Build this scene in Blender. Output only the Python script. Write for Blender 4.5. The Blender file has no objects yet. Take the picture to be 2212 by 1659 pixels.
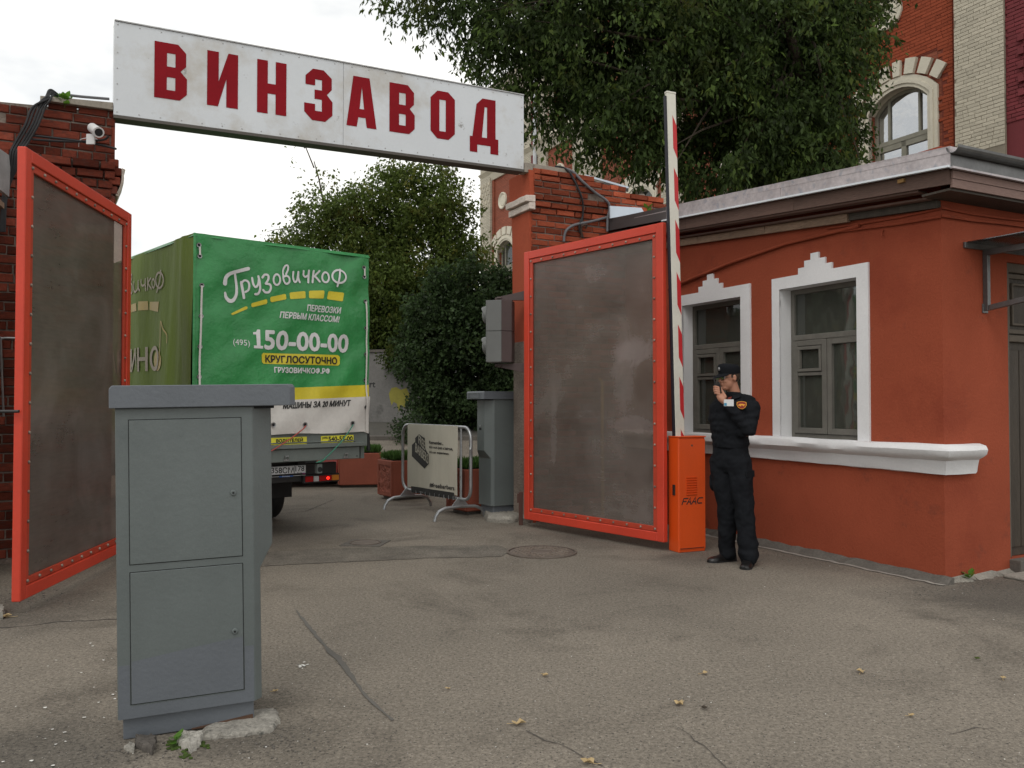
import bpy, bmesh, math, random
import numpy as np
from mathutils import Vector, Matrix, noise

random.seed(11)
SC = bpy.context.scene
R = math.radians

# ------------------------------------------------------------------ camera
FPX, CX, CY, HOR, EYE = 1800.0, 1106.0, 829.5, 870.0, 1.48     # all in a 2212 x 1659 picture
PITCH = math.atan((HOR - CY) / FPX)
cam_d = bpy.data.cameras.new('camera')
cam_d.sensor_width = 36.0
cam_d.lens = 36.0 * FPX / 2212.0
cam_d.clip_start = 0.05
cam_d.clip_end = 3000
cam = bpy.data.objects.new('camera', cam_d)
SC.collection.objects.link(cam)
cam.location = (0, 0, EYE)
cam.rotation_euler = (math.pi / 2 + PITCH, 0, 0)
SC.camera = cam

# ------------------------------------------------------------------ world: overcast sky with thin clouds
SUN_EL, SUN_AZ = 50.0, 200.0      # azimuth clockwise from +Y (north)
W = bpy.data.worlds.new('World')
SC.world = W
W.use_nodes = True
nt = W.node_tree
nt.nodes.clear()
wo = nt.nodes.new('ShaderNodeOutputWorld')
bg = nt.nodes.new('ShaderNodeBackground')
sky = nt.nodes.new('ShaderNodeTexSky')
sky.sky_type = 'NISHITA'
sky.sun_disc = False
sky.sun_elevation = R(SUN_EL)
sky.sun_rotation = R(SUN_AZ)
sky.air_density = 1.0
sky.dust_density = 2.0
tc = nt.nodes.new('ShaderNodeTexCoord')
mp = nt.nodes.new('ShaderNodeMapping')
mp.inputs['Scale'].default_value = (1.0, 1.0, 2.6)
nz = nt.nodes.new('ShaderNodeTexNoise')
nz.inputs['Scale'].default_value = 3.4
nz.inputs['Detail'].default_value = 5
nz.inputs['Roughness'].default_value = 0.52
rp = nt.nodes.new('ShaderNodeValToRGB')
rp.color_ramp.elements[0].position = 0.34
rp.color_ramp.elements[0].color = (0.58, 0.58, 0.58, 1)
rp.color_ramp.elements[1].position = 0.52
rp.color_ramp.elements[1].color = (1, 1, 1, 1)
mx = nt.nodes.new('ShaderNodeMix')
mx.data_type = 'RGBA'
mx.inputs['B'].default_value = (9.9, 9.85, 9.5, 1)
nt.links.new(tc.outputs['Generated'], mp.inputs['Vector'])
nt.links.new(mp.outputs['Vector'], nz.inputs['Vector'])
nt.links.new(nz.outputs['Fac'], rp.inputs['Fac'])
nt.links.new(rp.outputs['Color'], mx.inputs['Factor'])
nt.links.new(sky.outputs['Color'], mx.inputs['A'])
nt.links.new(mx.outputs['Result'], bg.inputs['Color'])
bg.inputs['Strength'].default_value = 0.115
nt.links.new(bg.outputs[0], wo.inputs[0])

sun_d = bpy.data.lights.new('sun', 'SUN')
sun_d.energy = 0.7
sun_d.angle = R(25)
sun_d.color = (1.0, 0.96, 0.9)
sun = bpy.data.objects.new('sun', sun_d)
SC.collection.objects.link(sun)
_sd = Vector((math.sin(R(SUN_AZ)) * math.cos(R(SUN_EL)), math.cos(R(SUN_AZ)) * math.cos(R(SUN_EL)), math.sin(R(SUN_EL))))
sun.rotation_euler = _sd.to_track_quat('Z', 'Y').to_euler()
sun.location = _sd * 30

SC.view_settings.view_transform = 'Standard'
SC.view_settings.look = 'None'
SC.view_settings.exposure = 0.06
SC.view_settings.gamma = 1.0
SC.view_settings.use_curve_mapping = False

# ------------------------------------------------------------------ survey helpers (picture point -> place in the world)
def ray(u, v):
    a = (u - CX) / FPX
    b = (CY - v) / FPX
    return Vector((a, math.cos(PITCH) - b * math.sin(PITCH), math.sin(PITCH) + b * math.cos(PITCH)))
def at(u, v, Y):
    d = ray(u, v)
    return Vector((0, 0, EYE)) + d * (Y / d.y)
def on_ground(u, v, z=0.0):
    d = ray(u, v)
    return Vector((0, 0, EYE)) + d * ((z - EYE) / d.z)
def on_plane(u, v, p0, n):
    d = ray(u, v)
    o = Vector((0, 0, EYE))
    return o + d * ((Vector(p0) - o).dot(n) / d.dot(n))
def proj(p):
    p = Vector(p) - Vector((0, 0, EYE))
    f = p.y * math.cos(PITCH) + p.z * math.sin(PITCH)
    b = -p.y * math.sin(PITCH) + p.z * math.cos(PITCH)
    if f < 0.1:
        return None
    return (CX + FPX * p.x / f, CY - FPX * b / f, f)

# ------------------------------------------------------------------ object helpers
def link(o):
    SC.collection.objects.link(o)
    return o
def tag(o, label, cat, group=None):
    o['label'] = label
    o['category'] = cat
    if group:
        o['group'] = group
    return o
def thing(name, label, cat, loc=(0, 0, 0), rz=0.0, group=None, rot=None):
    o = link(bpy.data.objects.new(name, None))
    o.empty_display_size = 0.2
    o.location = loc
    o.rotation_euler = rot if rot else (0, 0, rz)
    return tag(o, label, cat, group)

class MB:
    """collects shapes and links them as one mesh object"""
    def __init__(s):
        s.v, s.f, s.m, s.cur = [], [], [], 0
    def add(s, vs, fs, M=None):
        n = len(s.v)
        for p in vs:
            p = Vector(p)
            s.v.append(M @ p if M else p)
        for f in fs:
            s.f.append([i + n for i in f])
            s.m.append(s.cur)
        return s
    def box(s, x0, x1, y0, y1, z0, z1, M=None):
        vs = [(x0, y0, z0), (x1, y0, z0), (x1, y1, z0), (x0, y1, z0), (x0, y0, z1), (x1, y0, z1), (x1, y1, z1), (x0, y1, z1)]
        return s.add(vs, [(0, 3, 2, 1), (4, 5, 6, 7), (0, 1, 5, 4), (1, 2, 6, 5), (2, 3, 7, 6), (3, 0, 4, 7)], M)
    def hexa(s, b, t):
        return s.add(list(b) + list(t), [(0, 3, 2, 1), (4, 5, 6, 7), (0, 1, 5, 4), (1, 2, 6, 5), (2, 3, 7, 6), (3, 0, 4, 7)])
    def prism(s, pts, d, M=None):
        """pts: planar loop of 3D points, extruded by vector d"""
        n = len(pts)
        d = Vector(d)
        vs = [Vector(p) for p in pts] + [Vector(p) + d for p in pts]
        fs = [list(range(n))[::-1], list(range(n, 2 * n))]
        for i in range(n):
            j = (i + 1) % n
            fs.append((i, j, n + j, n + i))
        return s.add(vs, fs, M)
    def face(s, pts, M=None):
        return s.add(pts, [list(range(len(pts)))], M)
    def tube(s, path, r, n=8, caps=True, ry=None, closed=False):
        path = [Vector(p) for p in path]
        rs = r if isinstance(r, (list, tuple)) else [r] * len(path)
        prev = None
        rings = []
        N = len(path)
        for i, p in enumerate(path):
            if closed:
                t = path[(i + 1) % N] - path[i - 1]
            else:
                t = path[min(i + 1, N - 1)] - path[max(i - 1, 0)]
            if t.length < 1e-9:
                t = Vector((0, 0, 1))
            t.normalize()
            if prev is None:
                a = Vector((0, 0, 1)) if abs(t.z) < 0.9 else Vector((1, 0, 0))
                u = t.cross(a).normalized()
            else:
                u = (prev - t * prev.dot(t))
                u = u.normalized() if u.length > 1e-6 else t.orthogonal().normalized()
            prev = u
            w = t.cross(u)
            k = (ry or 1.0)
            rings.append([p + (u * math.cos(2 * math.pi * j / n) + w * math.sin(2 * math.pi * j / n) * k) * rs[i] for j in range(n)])
        vs = [q for rg in rings for q in rg]
        fs = []
        m = N if closed else N - 1
        for i in range(m):
            a0 = i * n
            b0 = ((i + 1) % N) * n
            for j in range(n):
                k = (j + 1) % n
                fs.append((a0 + j, a0 + k, b0 + k, b0 + j))
        if caps and not closed:
            fs.append(list(range(n))[::-1])
            fs.append([(N - 1) * n + j for j in range(n)])
        return s.add(vs, fs)
    def loft(s, rings, caps=True):
        n = len(rings[0])
        vs = [Vector(p) for rg in rings for p in rg]
        fs = []
        for i in range(len(rings) - 1):
            for j in range(n):
                k = (j + 1) % n
                fs.append((i * n + j, i * n + k, (i + 1) * n + k, (i + 1) * n + j))
        if caps:
            fs.append(list(range(n))[::-1])
            fs.append([(len(rings) - 1) * n + j for j in range(n)])
        return s.add(vs, fs)
    def lathe(s, prof, n=16, M=None):
        """prof: (r, z) pairs round the z axis"""
        vs, fs = [], []
        for r, z in prof:
            for j in range(n):
                a = 2 * math.pi * j / n
                vs.append((r * math.cos(a), r * math.sin(a), z))
        for i in range(len(prof) - 1):
            for j in range(n):
                k = (j + 1) % n
                fs.append((i * n + j, i * n + k, (i + 1) * n + k, (i + 1) * n + j))
        fs.append(list(range(n))[::-1])
        fs.append([(len(prof) - 1) * n + j for j in range(n)])
        return s.add(vs, fs, M)
    def ball(s, c, rx, ry=None, rz=None, n=12, m=8, M3=None):
        ry = ry or rx
        rz = rz or rx
        vs, fs = [], []
        for i in range(m + 1):
            th = math.pi * i / m
            for j in range(n):
                a = 2 * math.pi * j / n
                p = Vector((rx * math.sin(th) * math.cos(a), ry * math.sin(th) * math.sin(a), rz * math.cos(th)))
                if M3:
                    p = M3 @ p
                vs.append(Vector(c) + p)
        for i in range(m):
            for j in range(n):
                k = (j + 1) % n
                fs.append((i * n + j, (i + 1) * n + j, (i + 1) * n + k, i * n + k))
        return s.add(vs, fs)
    def build(s, name, mat, parent=None, smooth=False, bevel=0.0, segs=1, kind=None, clean=False, angle=30):
        me = bpy.data.meshes.new(name)
        me.from_pydata([tuple(p) for p in s.v], [], s.f)
        mats = mat if isinstance(mat, (list, tuple)) else [mat]
        for m in mats:
            me.materials.append(m)
        if len(mats) > 1:
            me.polygons.foreach_set('material_index', s.m)
        bm = bmesh.new()
        bm.from_mesh(me)
        if clean or bevel:
            bmesh.ops.remove_doubles(bm, verts=bm.verts, dist=1e-5)
        if bevel:
            es = [e for e in bm.edges if len(e.link_faces) == 2 and e.calc_face_angle(0) > R(angle)]
            bmesh.ops.bevel(bm, geom=es, offset=bevel, segments=segs, affect='EDGES', clamp_overlap=True)
        bmesh.ops.recalc_face_normals(bm, faces=bm.faces)
        bm.to_mesh(me)
        bm.free()
        if smooth:
            me.polygons.foreach_set('use_smooth', [True] * len(me.polygons))
            try:
                me.set_sharp_from_angle(angle=R(40))
            except Exception:
                pass
        me.update()
        o = link(bpy.data.objects.new(name, me))
        if parent:
            o.parent = parent
        if kind:
            o['kind'] = kind
        return o

def add_copy(src, parent, loc=None, rot=None, scale=None, label=None):
    c = link(src.copy())
    c.parent = parent
    if loc is not None:
        c.location = loc
    if rot is not None:
        c.rotation_euler = rot
    if scale is not None:
        c.scale = scale
    if label:
        c['label'] = label
    return c

# ------------------------------------------------------------------ materials
def _n(nt, t, **k):
    n = nt.nodes.new(t)
    for a, b in k.items():
        if a in n.inputs:
            n.inputs[a].default_value = b
        else:
            setattr(n, a, b)
    return n
def c4(c):
    return (c[0], c[1], c[2], 1)
def mul(c, k):
    return tuple(min(1, x * k) for x in c[:3])

def mat(name, col, rough=0.6, metal=0.0, var=0.12, vs=2.5, grain=0.0, gs=60, bump=0.0, bs=40, bdist=0.01, spots=None, rand=0.0, spec=0.4, coat=0.0, layers=(), trans=None, stretch=None):
    """procedural painted / mineral surface.
    var: large soft variation, grain: fine variation, spots: (colour, scale, threshold), layers: more of those; rand: per-piece variation"""
    m = bpy.data.materials.new(name)
    m.use_nodes = True
    nt = m.node_tree
    L = nt.links.new
    p = nt.nodes['Principled BSDF']
    p.inputs['Roughness'].default_value = rough
    p.inputs['Metallic'].default_value = metal
    p.inputs['Specular IOR Level'].default_value = spec
    p.inputs['Coat Weight'].default_value = coat
    tc = _n(nt, 'ShaderNodeTexCoord')
    vec = tc.outputs['Object']
    if stretch:
        mpn = _n(nt, 'ShaderNodeMapping')
        mpn.inputs['Scale'].default_value = stretch
        L(vec, mpn.inputs['Vector'])
        vec = mpn.outputs['Vector']
    n1 = _n(nt, 'ShaderNodeTexNoise', Scale=vs, Detail=6.0, Roughness=0.6)
    L(vec, n1.inputs['Vector'])
    mr = _n(nt, 'ShaderNodeMapRange')
    mr.inputs['From Min'].default_value = 0.3
    mr.inputs['From Max'].default_value = 0.7
    mr.inputs['To Min'].default_value = 1 - var
    mr.inputs['To Max'].default_value = 1 + var
    L(n1.outputs['Fac'], mr.inputs['Value'])
    val = mr.outputs['Result']
    if grain:
        n2 = _n(nt, 'ShaderNodeTexNoise', Scale=gs, Detail=3.0, Roughness=0.7)
        L(vec, n2.inputs['Vector'])
        m2 = _n(nt, 'ShaderNodeMapRange')
        m2.inputs['From Min'].default_value = 0.3
        m2.inputs['From Max'].default_value = 0.7
        m2.inputs['To Min'].default_value = 1 - grain
        m2.inputs['To Max'].default_value = 1 + grain
        L(n2.outputs['Fac'], m2.inputs['Value'])
        mm = _n(nt, 'ShaderNodeMath', operation='MULTIPLY')
        L(val, mm.inputs[0])
        L(m2.outputs['Result'], mm.inputs[1])
        val = mm.outputs[0]
    if rand:
        oi = _n(nt, 'ShaderNodeObjectInfo')
        ge = _n(nt, 'ShaderNodeNewGeometry')
        ad = _n(nt, 'ShaderNodeMath', operation='ADD')
        L(oi.outputs['Random'], ad.inputs[0])
        L(ge.outputs['Random Per Island'], ad.inputs[1])
        fr = _n(nt, 'ShaderNodeMath', operation='FRACT')
        L(ad.outputs[0], fr.inputs[0])
        m3 = _n(nt, 'ShaderNodeMapRange')
        m3.inputs['To Min'].default_value = 1 - rand
        m3.inputs['To Max'].default_value = 1 + rand
        L(fr.outputs[0], m3.inputs['Value'])
        mm = _n(nt, 'ShaderNodeMath', operation='MULTIPLY')
        L(val, mm.inputs[0])
        L(m3.outputs['Result'], mm.inputs[1])
        val = mm.outputs[0]
    vm = _n(nt, 'ShaderNodeVectorMath', operation='SCALE')
    vm.inputs[0].default_value = col[:3]
    L(val, vm.inputs['Scale'])
    cur = vm.outputs[0]
    ls = ([spots] if spots else []) + list(layers)
    for i, (sc_, ss, th) in enumerate([l[:3] for l in ls]):
        n3 = _n(nt, 'ShaderNodeTexNoise', Scale=ss, Detail=8.0, Roughness=0.68)
        off = _n(nt, 'ShaderNodeVectorMath', operation='ADD')
        off.inputs[1].default_value = (3.1 * i + 1.7, 5.3, 0.7 * i)
        L(vec, off.inputs[0])
        L(off.outputs[0], n3.inputs['Vector'])
        r3 = _n(nt, 'ShaderNodeMapRange')
        r3.inputs['From Min'].default_value = th
        r3.inputs['From Max'].default_value = th + (ls[i][3] if len(ls[i]) > 3 else 0.06)
        L(n3.outputs['Fac'], r3.inputs['Value'])
        mxn = _n(nt, 'ShaderNodeMix', data_type='RGBA')
        mxn.inputs['B'].default_value = c4(sc_)
        L(r3.outputs['Result'], mxn.inputs['Factor'])
        L(cur, mxn.inputs['A'])
        cur = mxn.outputs['Result']
    L(cur, p.inputs['Base Color'])
    if bump:
        n4 = _n(nt, 'ShaderNodeTexNoise', Scale=bs, Detail=5.0, Roughness=0.6)
        L(vec, n4.inputs['Vector'])
        b = _n(nt, 'ShaderNodeBump', Strength=bump, Distance=bdist)
        L(n4.outputs['Fac'], b.inputs['Height'])
        L(b.outputs[0], p.inputs['Normal'])
    if trans:      # leaves: light passes through
        tr = _n(nt, 'ShaderNodeBsdfTranslucent')
        vs2 = _n(nt, 'ShaderNodeVectorMath', operation='SCALE', Scale=trans)
        L(cur, vs2.inputs[0])
        L(vs2.outputs[0], tr.inputs['Color'])
        ms = _n(nt, 'ShaderNodeMixShader', Fac=0.35)
        out = nt.nodes['Material Output']
        L(p.outputs[0], ms.inputs[1])
        L(tr.outputs[0], ms.inputs[2])
        L(ms.outputs[0], out.inputs['Surface'])
    return m

M_ = {}
M_['gate_red'] = mat('gate_red_paint', (0.56, 0.052, 0.026), 0.45, var=0.10, vs=1.5, grain=0.04, gs=30, bump=0.05, bs=60, spots=((0.10, 0.03, 0.02), 5.5, 0.70), spec=0.4)
M_['gate_red2'] = mat('gate_strip_paint', (0.44, 0.05, 0.024), 0.5, var=0.12, vs=3, grain=0.06, gs=30, spots=((0.10, 0.03, 0.02), 7, 0.68))
M_['bolt'] = mat('weathered_bolt_steel', (0.30, 0.24, 0.20), 0.55, metal=0.6, rand=0.35)
M_['plaster'] = mat('orange_plaster', (0.295, 0.068, 0.035), 0.92, var=0.18, vs=0.55, grain=0.09, gs=90, bump=0.55, bs=38, bdist=0.009, spec=0.12,
                    layers=(((0.215, 0.044, 0.024), 0.8, 0.52, 0.22), ((0.17, 0.050, 0.032), 2.6, 0.60, 0.16), ((0.11, 0.040, 0.028), 9, 0.715, 0.04), ((0.36, 0.11, 0.065), 5, 0.70, 0.08)))
M_['plaster2'] = mat('pier_plaster', (0.33, 0.072, 0.036), 0.9, var=0.12, vs=0.8, grain=0.06, gs=60, bump=0.35, bs=30, spec=0.12, layers=(((0.2, 0.05, 0.03), 3, 0.62, 0.2),))
M_['white_plaster'] = mat('white_plaster', (0.70, 0.70, 0.71), 0.9, var=0.06, vs=1.5, grain=0.03, gs=50, bump=0.3, bs=25, bdist=0.01, spec=0.2,
                          layers=(((0.42, 0.40, 0.38), 6, 0.70, 0.1),))
M_['white_mould'] = mat('dirty_white_moulding', (0.62, 0.54, 0.48), 0.9, var=0.12, vs=5, grain=0.08, gs=40, bump=0.8, bs=22, bdist=0.02, spots=((0.30, 0.12, 0.08), 12, 0.66))
M_['brick'] = mat('old_red_brick', (0.29, 0.068, 0.034), 0.9, var=0.22, vs=4, grain=0.16, gs=45, bump=0.9, bs=26, bdist=0.012, rand=0.42, spec=0.15,
                  layers=(((0.10, 0.065, 0.05), 5.0, 0.60, 0.12), ((0.06, 0.035, 0.03), 1.3, 0.58, 0.2), ((0.26, 0.20, 0.16), 7, 0.655, 0.05)))
M_['brick_dark'] = mat('sooty_brick', (0.15, 0.036, 0.022), 0.92, var=0.25, vs=4, grain=0.16, gs=45, bump=0.9, bs=26, bdist=0.012, rand=0.5, spec=0.12,
                       layers=(((0.06, 0.045, 0.04), 3.0, 0.54, 0.15), ((0.20, 0.15, 0.12), 14, 0.70, 0.05)))
M_['mortar'] = mat('grey_mortar', (0.20, 0.165, 0.14), 0.95, var=0.25, vs=3, grain=0.2, gs=60, bump=1.0, bs=30, bdist=0.02, spec=0.1)
M_['painted_brick'] = mat('painted_orange_brick', (0.27, 0.062, 0.030), 0.85, var=0.12, vs=0.8, grain=0.08, gs=30, bump=0.4, bs=20, rand=0.14, spec=0.12)
M_['painted_joint'] = mat('painted_orange_joint', (0.155, 0.032, 0.018), 0.9, var=0.15, vs=1, grain=0.1, gs=30, bump=0.5, bs=20)
M_['white_brick'] = mat('whitewashed_brick', (0.50, 0.46, 0.37), 0.85, var=0.10, vs=1.2, grain=0.07, gs=30, bump=0.5, bs=18, rand=0.10, spec=0.2, spots=((0.26, 0.20, 0.15), 6, 0.70))
M_['white_joint'] = mat('whitewashed_joint', (0.25, 0.22, 0.17), 0.9, var=0.2, vs=2, grain=0.1, gs=30)
M_['white_stone'] = mat('cream_painted_moulding', (0.60, 0.56, 0.46), 0.8, var=0.08, vs=2, grain=0.06, gs=30, bump=0.3, bs=15, spots=((0.35, 0.30, 0.22), 7, 0.70))
M_['crimson'] = mat('crimson_painted_brick', (0.17, 0.028, 0.034), 0.8, var=0.12, vs=1.2, grain=0.07, gs=30, rand=0.14)
M_['grey_paint'] = mat('blue_grey_enamel', (0.110, 0.128, 0.127), 0.40, var=0.10, vs=2.2, grain=0.05, gs=120, bump=0.30, bs=34, bdist=0.005, spec=0.5, layers=(((0.082, 0.098, 0.100), 1.6, 0.58, 0.16), ((0.17, 0.19, 0.19), 34, 0.735, 0.03), ((0.075, 0.050, 0.036), 19, 0.765, 0.02)))
M_['grey_paint2'] = mat('blue_grey_patch_enamel', (0.112, 0.125, 0.142), 0.42, var=0.07, vs=3, grain=0.03, gs=120, bump=0.35, bs=45, bdist=0.006, spec=0.5)
M_['seam'] = mat('dark_gap', (0.012, 0.013, 0.014), 0.8)
M_['black_rubber'] = mat('black_rubber', (0.012, 0.012, 0.013), 0.6, var=0.2)
M_['black_metal'] = mat('black_metal', (0.02, 0.02, 0.02), 0.4, var=0.2)
M_['chrome'] = mat('galvanised_tube', (0.36, 0.37, 0.38), 0.38, metal=0.75, var=0.15, vs=8, grain=0.08, gs=60, spots=((0.16, 0.10, 0.06), 9, 0.66))
M_['zinc'] = mat('galvanised_sheet', (0.42, 0.38, 0.385), 0.42, metal=0.55, var=0.16, vs=7, grain=0.14, gs=26, bump=0.05, bs=30, spots=((0.30, 0.30, 0.33), 12, 0.55, 0.1))
M_['zinc_edge'] = mat('bright_drip_edge', (0.66, 0.70, 0.74), 0.4, metal=0.2, var=0.08, vs=5)
M_['gutter'] = mat('dark_gutter_sheet', (0.13, 0.13, 0.13), 0.38, metal=0.6, var=0.2, vs=6, grain=0.1, gs=30)
M_['dark_sheet'] = mat('brown_grey_sheet', (0.085, 0.075, 0.075), 0.45, metal=0.2, var=0.1, vs=4)
M_['blue_sheet'] = mat('pale_blue_sheet', (0.55, 0.62, 0.70), 0.45, var=0.07, vs=4)
M_['wood_brown'] = mat('brown_fascia_board', (0.105, 0.062, 0.048), 0.75, var=0.2, vs=3, grain=0.15, gs=40, bump=0.3, bs=30, rand=0.1, stretch=(3, 0.4, 3))
M_['wood_tan'] = mat('weathered_tan_board', (0.24, 0.165, 0.115), 0.85, var=0.22, vs=3, grain=0.2, gs=40, bump=0.5, bs=30, rand=0.15, spots=((0.08, 0.05, 0.035), 5, 0.6, 0.12), stretch=(3, 0.5, 3))
M_['wood_pink'] = mat('pinkish_board', (0.21, 0.135, 0.115), 0.8, var=0.15, vs=3, grain=0.14, gs=40, bump=0.3, bs=30, rand=0.1, spots=((0.07, 0.05, 0.04), 9, 0.68), stretch=(0.4, 3, 3))
M_['wood_dark'] = mat('dark_door_wood', (0.045, 0.034, 0.024), 0.6, var=0.25, vs=4, grain=0.2, gs=40, bump=0.4, bs=30, stretch=(4, 4, 0.5))
M_['frame_grey'] = mat('grey_window_paint', (0.135, 0.128, 0.112), 0.75, var=0.14, vs=6, grain=0.1, gs=70, bump=0.3, bs=50, spots=((0.30, 0.29, 0.27), 14, 0.72), spec=0.25)
M_['frame_door'] = mat('grey_brown_door_frame', (0.11, 0.09, 0.07), 0.75, var=0.15, vs=6, grain=0.1, gs=50)
M_['concrete'] = mat('light_concrete', (0.25, 0.235, 0.205), 0.95, var=0.2, vs=4, grain=0.2, gs=50, bump=0.9, bs=28, bdist=0.02, spots=((0.09, 0.09, 0.07), 5, 0.58, 0.12))
M_['strip_concrete'] = mat('pale_cement_strip', (0.30, 0.28, 0.25), 0.95, var=0.15, vs=4, grain=0.15, gs=60, bump=0.5, bs=40)
M_['dark_concrete'] = mat('dark_cement_base', (0.11, 0.10, 0.088), 0.95, var=0.2, vs=3, grain=0.2, gs=50, bump=0.6, bs=35)
M_['orange'] = mat('orange_barrier_paint', (0.68, 0.080, 0.008), 0.38, var=0.06, vs=2.5, grain=0.03, gs=80, spots=((0.16, 0.05, 0.03), 6, 0.73), spec=0.5)
M_['boom_white'] = mat('white_boom_paint', (0.62, 0.60, 0.53), 0.45, var=0.08, vs=3, grain=0.04, gs=40)
M_['boom_red'] = mat('red_reflective_stripe', (0.46, 0.014, 0.018), 0.4, var=0.08, vs=5)
M_['sign_red'] = mat('dark_red_letter_film', (0.225, 0.006, 0.012), 0.65, var=0.14, vs=1.3, grain=0.05, gs=30, spec=0.12)
M_['terracotta'] = mat('terracotta_paint', (0.27, 0.075, 0.045), 0.8, var=0.12, vs=3, grain=0.08, gs=50, bump=0.2, bs=40)
M_['terracotta_rough'] = mat('terracotta_relief', (0.33, 0.10, 0.065), 0.85, var=0.14, vs=5, grain=0.12, gs=40, bump=1.0, bs=26, bdist=0.05)
M_['grass'] = mat('grass_blades', (0.055, 0.12, 0.022), 0.7, var=0.25, vs=6, rand=0.4, trans=1.4)
M_['soil'] = mat('dark_soil', (0.03, 0.022, 0.016), 0.95, var=0.3, vs=10)
M_['banner'] = mat('cream_banner_vinyl', (0.50, 0.475, 0.40), 0.6, var=0.06, vs=2, grain=0.03, gs=30, bump=0.25, bs=4, bdist=0.03, stretch=(2, 2, 0.4))
M_['ink'] = mat('black_ink', (0.02, 0.02, 0.02), 0.6, var=0.1)
M_['tarp_green'] = mat('green_tarpaulin', (0.028, 0.225, 0.062), 0.38, var=0.18, vs=1.6, grain=0.05, gs=30, bump=0.6, bs=4.5, bdist=0.03, spec=0.5,
                       layers=(((0.10, 0.30, 0.15), 3.2, 0.62, 0.25), ((0.35, 0.42, 0.36), 16, 0.76, 0.03)))
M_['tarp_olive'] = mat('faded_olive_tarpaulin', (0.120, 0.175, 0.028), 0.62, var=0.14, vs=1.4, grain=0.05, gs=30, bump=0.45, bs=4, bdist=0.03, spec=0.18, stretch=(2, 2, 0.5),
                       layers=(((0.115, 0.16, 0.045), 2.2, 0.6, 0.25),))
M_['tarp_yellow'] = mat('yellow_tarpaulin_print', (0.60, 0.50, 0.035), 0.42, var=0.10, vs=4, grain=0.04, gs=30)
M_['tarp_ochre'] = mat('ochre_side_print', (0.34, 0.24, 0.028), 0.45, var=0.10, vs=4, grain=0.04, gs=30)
M_['tarp_white'] = mat('white_tarpaulin', (0.58, 0.56, 0.53), 0.5, var=0.08, vs=3, grain=0.04, gs=30, bump=0.35, bs=6, bdist=0.02, spots=((0.32, 0.29, 0.26), 3.2, 0.62, 0.15))
M_['print_white'] = mat('white_print', (0.62, 0.62, 0.62), 0.45, var=0.07, vs=6)
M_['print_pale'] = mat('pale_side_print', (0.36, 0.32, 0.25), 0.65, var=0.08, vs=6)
M_['truck_grey'] = mat('grey_tailgate_paint', (0.135, 0.155, 0.145), 0.45, var=0.12, vs=4, grain=0.07, gs=60, spots=((0.07, 0.065, 0.055), 5, 0.64, 0.1))
M_['sticker'] = mat('yellow_sticker', (0.66, 0.62, 0.05), 0.45, var=0.07, vs=5)
M_['plate'] = mat('white_number_plate', (0.62, 0.63, 0.64), 0.4, var=0.04)
M_['blue_print'] = mat('blue_print', (0.02, 0.10, 0.34), 0.4)
M_['rope_red'] = mat('red_rope', (0.36, 0.07, 0.06), 0.8)
M_['rope_green'] = mat('green_rope', (0.05, 0.22, 0.15), 0.8)
M_['car_red'] = mat('red_car_paint', (0.26, 0.028, 0.02), 0.3, var=0.05, coat=0.5)
M_['lamp_amber'] = mat('amber_lens', (0.45, 0.16, 0.02), 0.25)
M_['lamp_red'] = mat('red_lens', (0.30, 0.010, 0.010), 0.2)
M_['lamp_white'] = mat('clear_lens', (0.45, 0.46, 0.46), 0.15)
M_['steel_hub'] = mat('grey_hub_steel', (0.30, 0.30, 0.30), 0.4, metal=0.7)
M_['cam_white'] = mat('white_camera_shell', (0.62, 0.62, 0.62), 0.4, var=0.05)
M_['conduit'] = mat('grey_conduit', (0.13, 0.13, 0.14), 0.6, var=0.15, vs=6)
M_['cable'] = mat('black_cable', (0.018, 0.018, 0.020), 0.6, var=0.2)
M_['yellow_pipe'] = mat('yellow_gas_pipe', (0.42, 0.30, 0.04), 0.5, var=0.15)
M_['traffic_grey'] = mat('grey_signal_shell', (0.135, 0.14, 0.137), 0.5, var=0.08, vs=4)
M_['traffic_back'] = mat('brown_signal_back', (0.075, 0.052, 0.050), 0.55, var=0.1, vs=4)
M_['asph_patch'] = mat('dark_asphalt_patch', (0.118, 0.110, 0.100), 0.9, var=0.1, vs=4, grain=0.1, gs=90, spec=0.3)
M_['crack'] = mat('crack_fill', (0.085, 0.075, 0.066), 0.95, var=0.2, vs=9, grain=0.3, gs=60)
M_['iron'] = mat('cast_iron', (0.155, 0.128, 0.108), 0.6, metal=0.3, var=0.15, vs=8, grain=0.12, gs=70, spots=((0.05, 0.04, 0.035), 12, 0.6, 0.1))
M_['wall_grey'] = mat('grey_yard_wall', (0.16, 0.155, 0.148), 0.95, var=0.2, vs=1.2, grain=0.12, gs=20, bump=0.5, bs=12, spots=((0.06, 0.06, 0.055), 1.3, 0.58, 0.15))
M_['graffiti_yellow'] = mat('yellow_spray_paint', (0.26, 0.235, 0.045), 0.8, var=0.2, vs=4)
M_['bark'] = mat('brown_bark', (0.055, 0.042, 0.03), 0.95, var=0.3, vs=8, grain=0.3, gs=30, bump=1.0, bs=16, bdist=0.03)
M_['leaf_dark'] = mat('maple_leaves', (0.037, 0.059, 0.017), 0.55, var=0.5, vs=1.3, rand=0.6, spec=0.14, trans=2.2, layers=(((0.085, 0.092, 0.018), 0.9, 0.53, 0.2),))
M_['leaf_bright'] = mat('lit_maple_leaves', (0.060, 0.092, 0.022), 0.55, var=0.4, vs=1.3, rand=0.6, spec=0.14, trans=2.2, layers=(((0.11, 0.115, 0.022), 1.4, 0.55, 0.15),))
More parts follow.
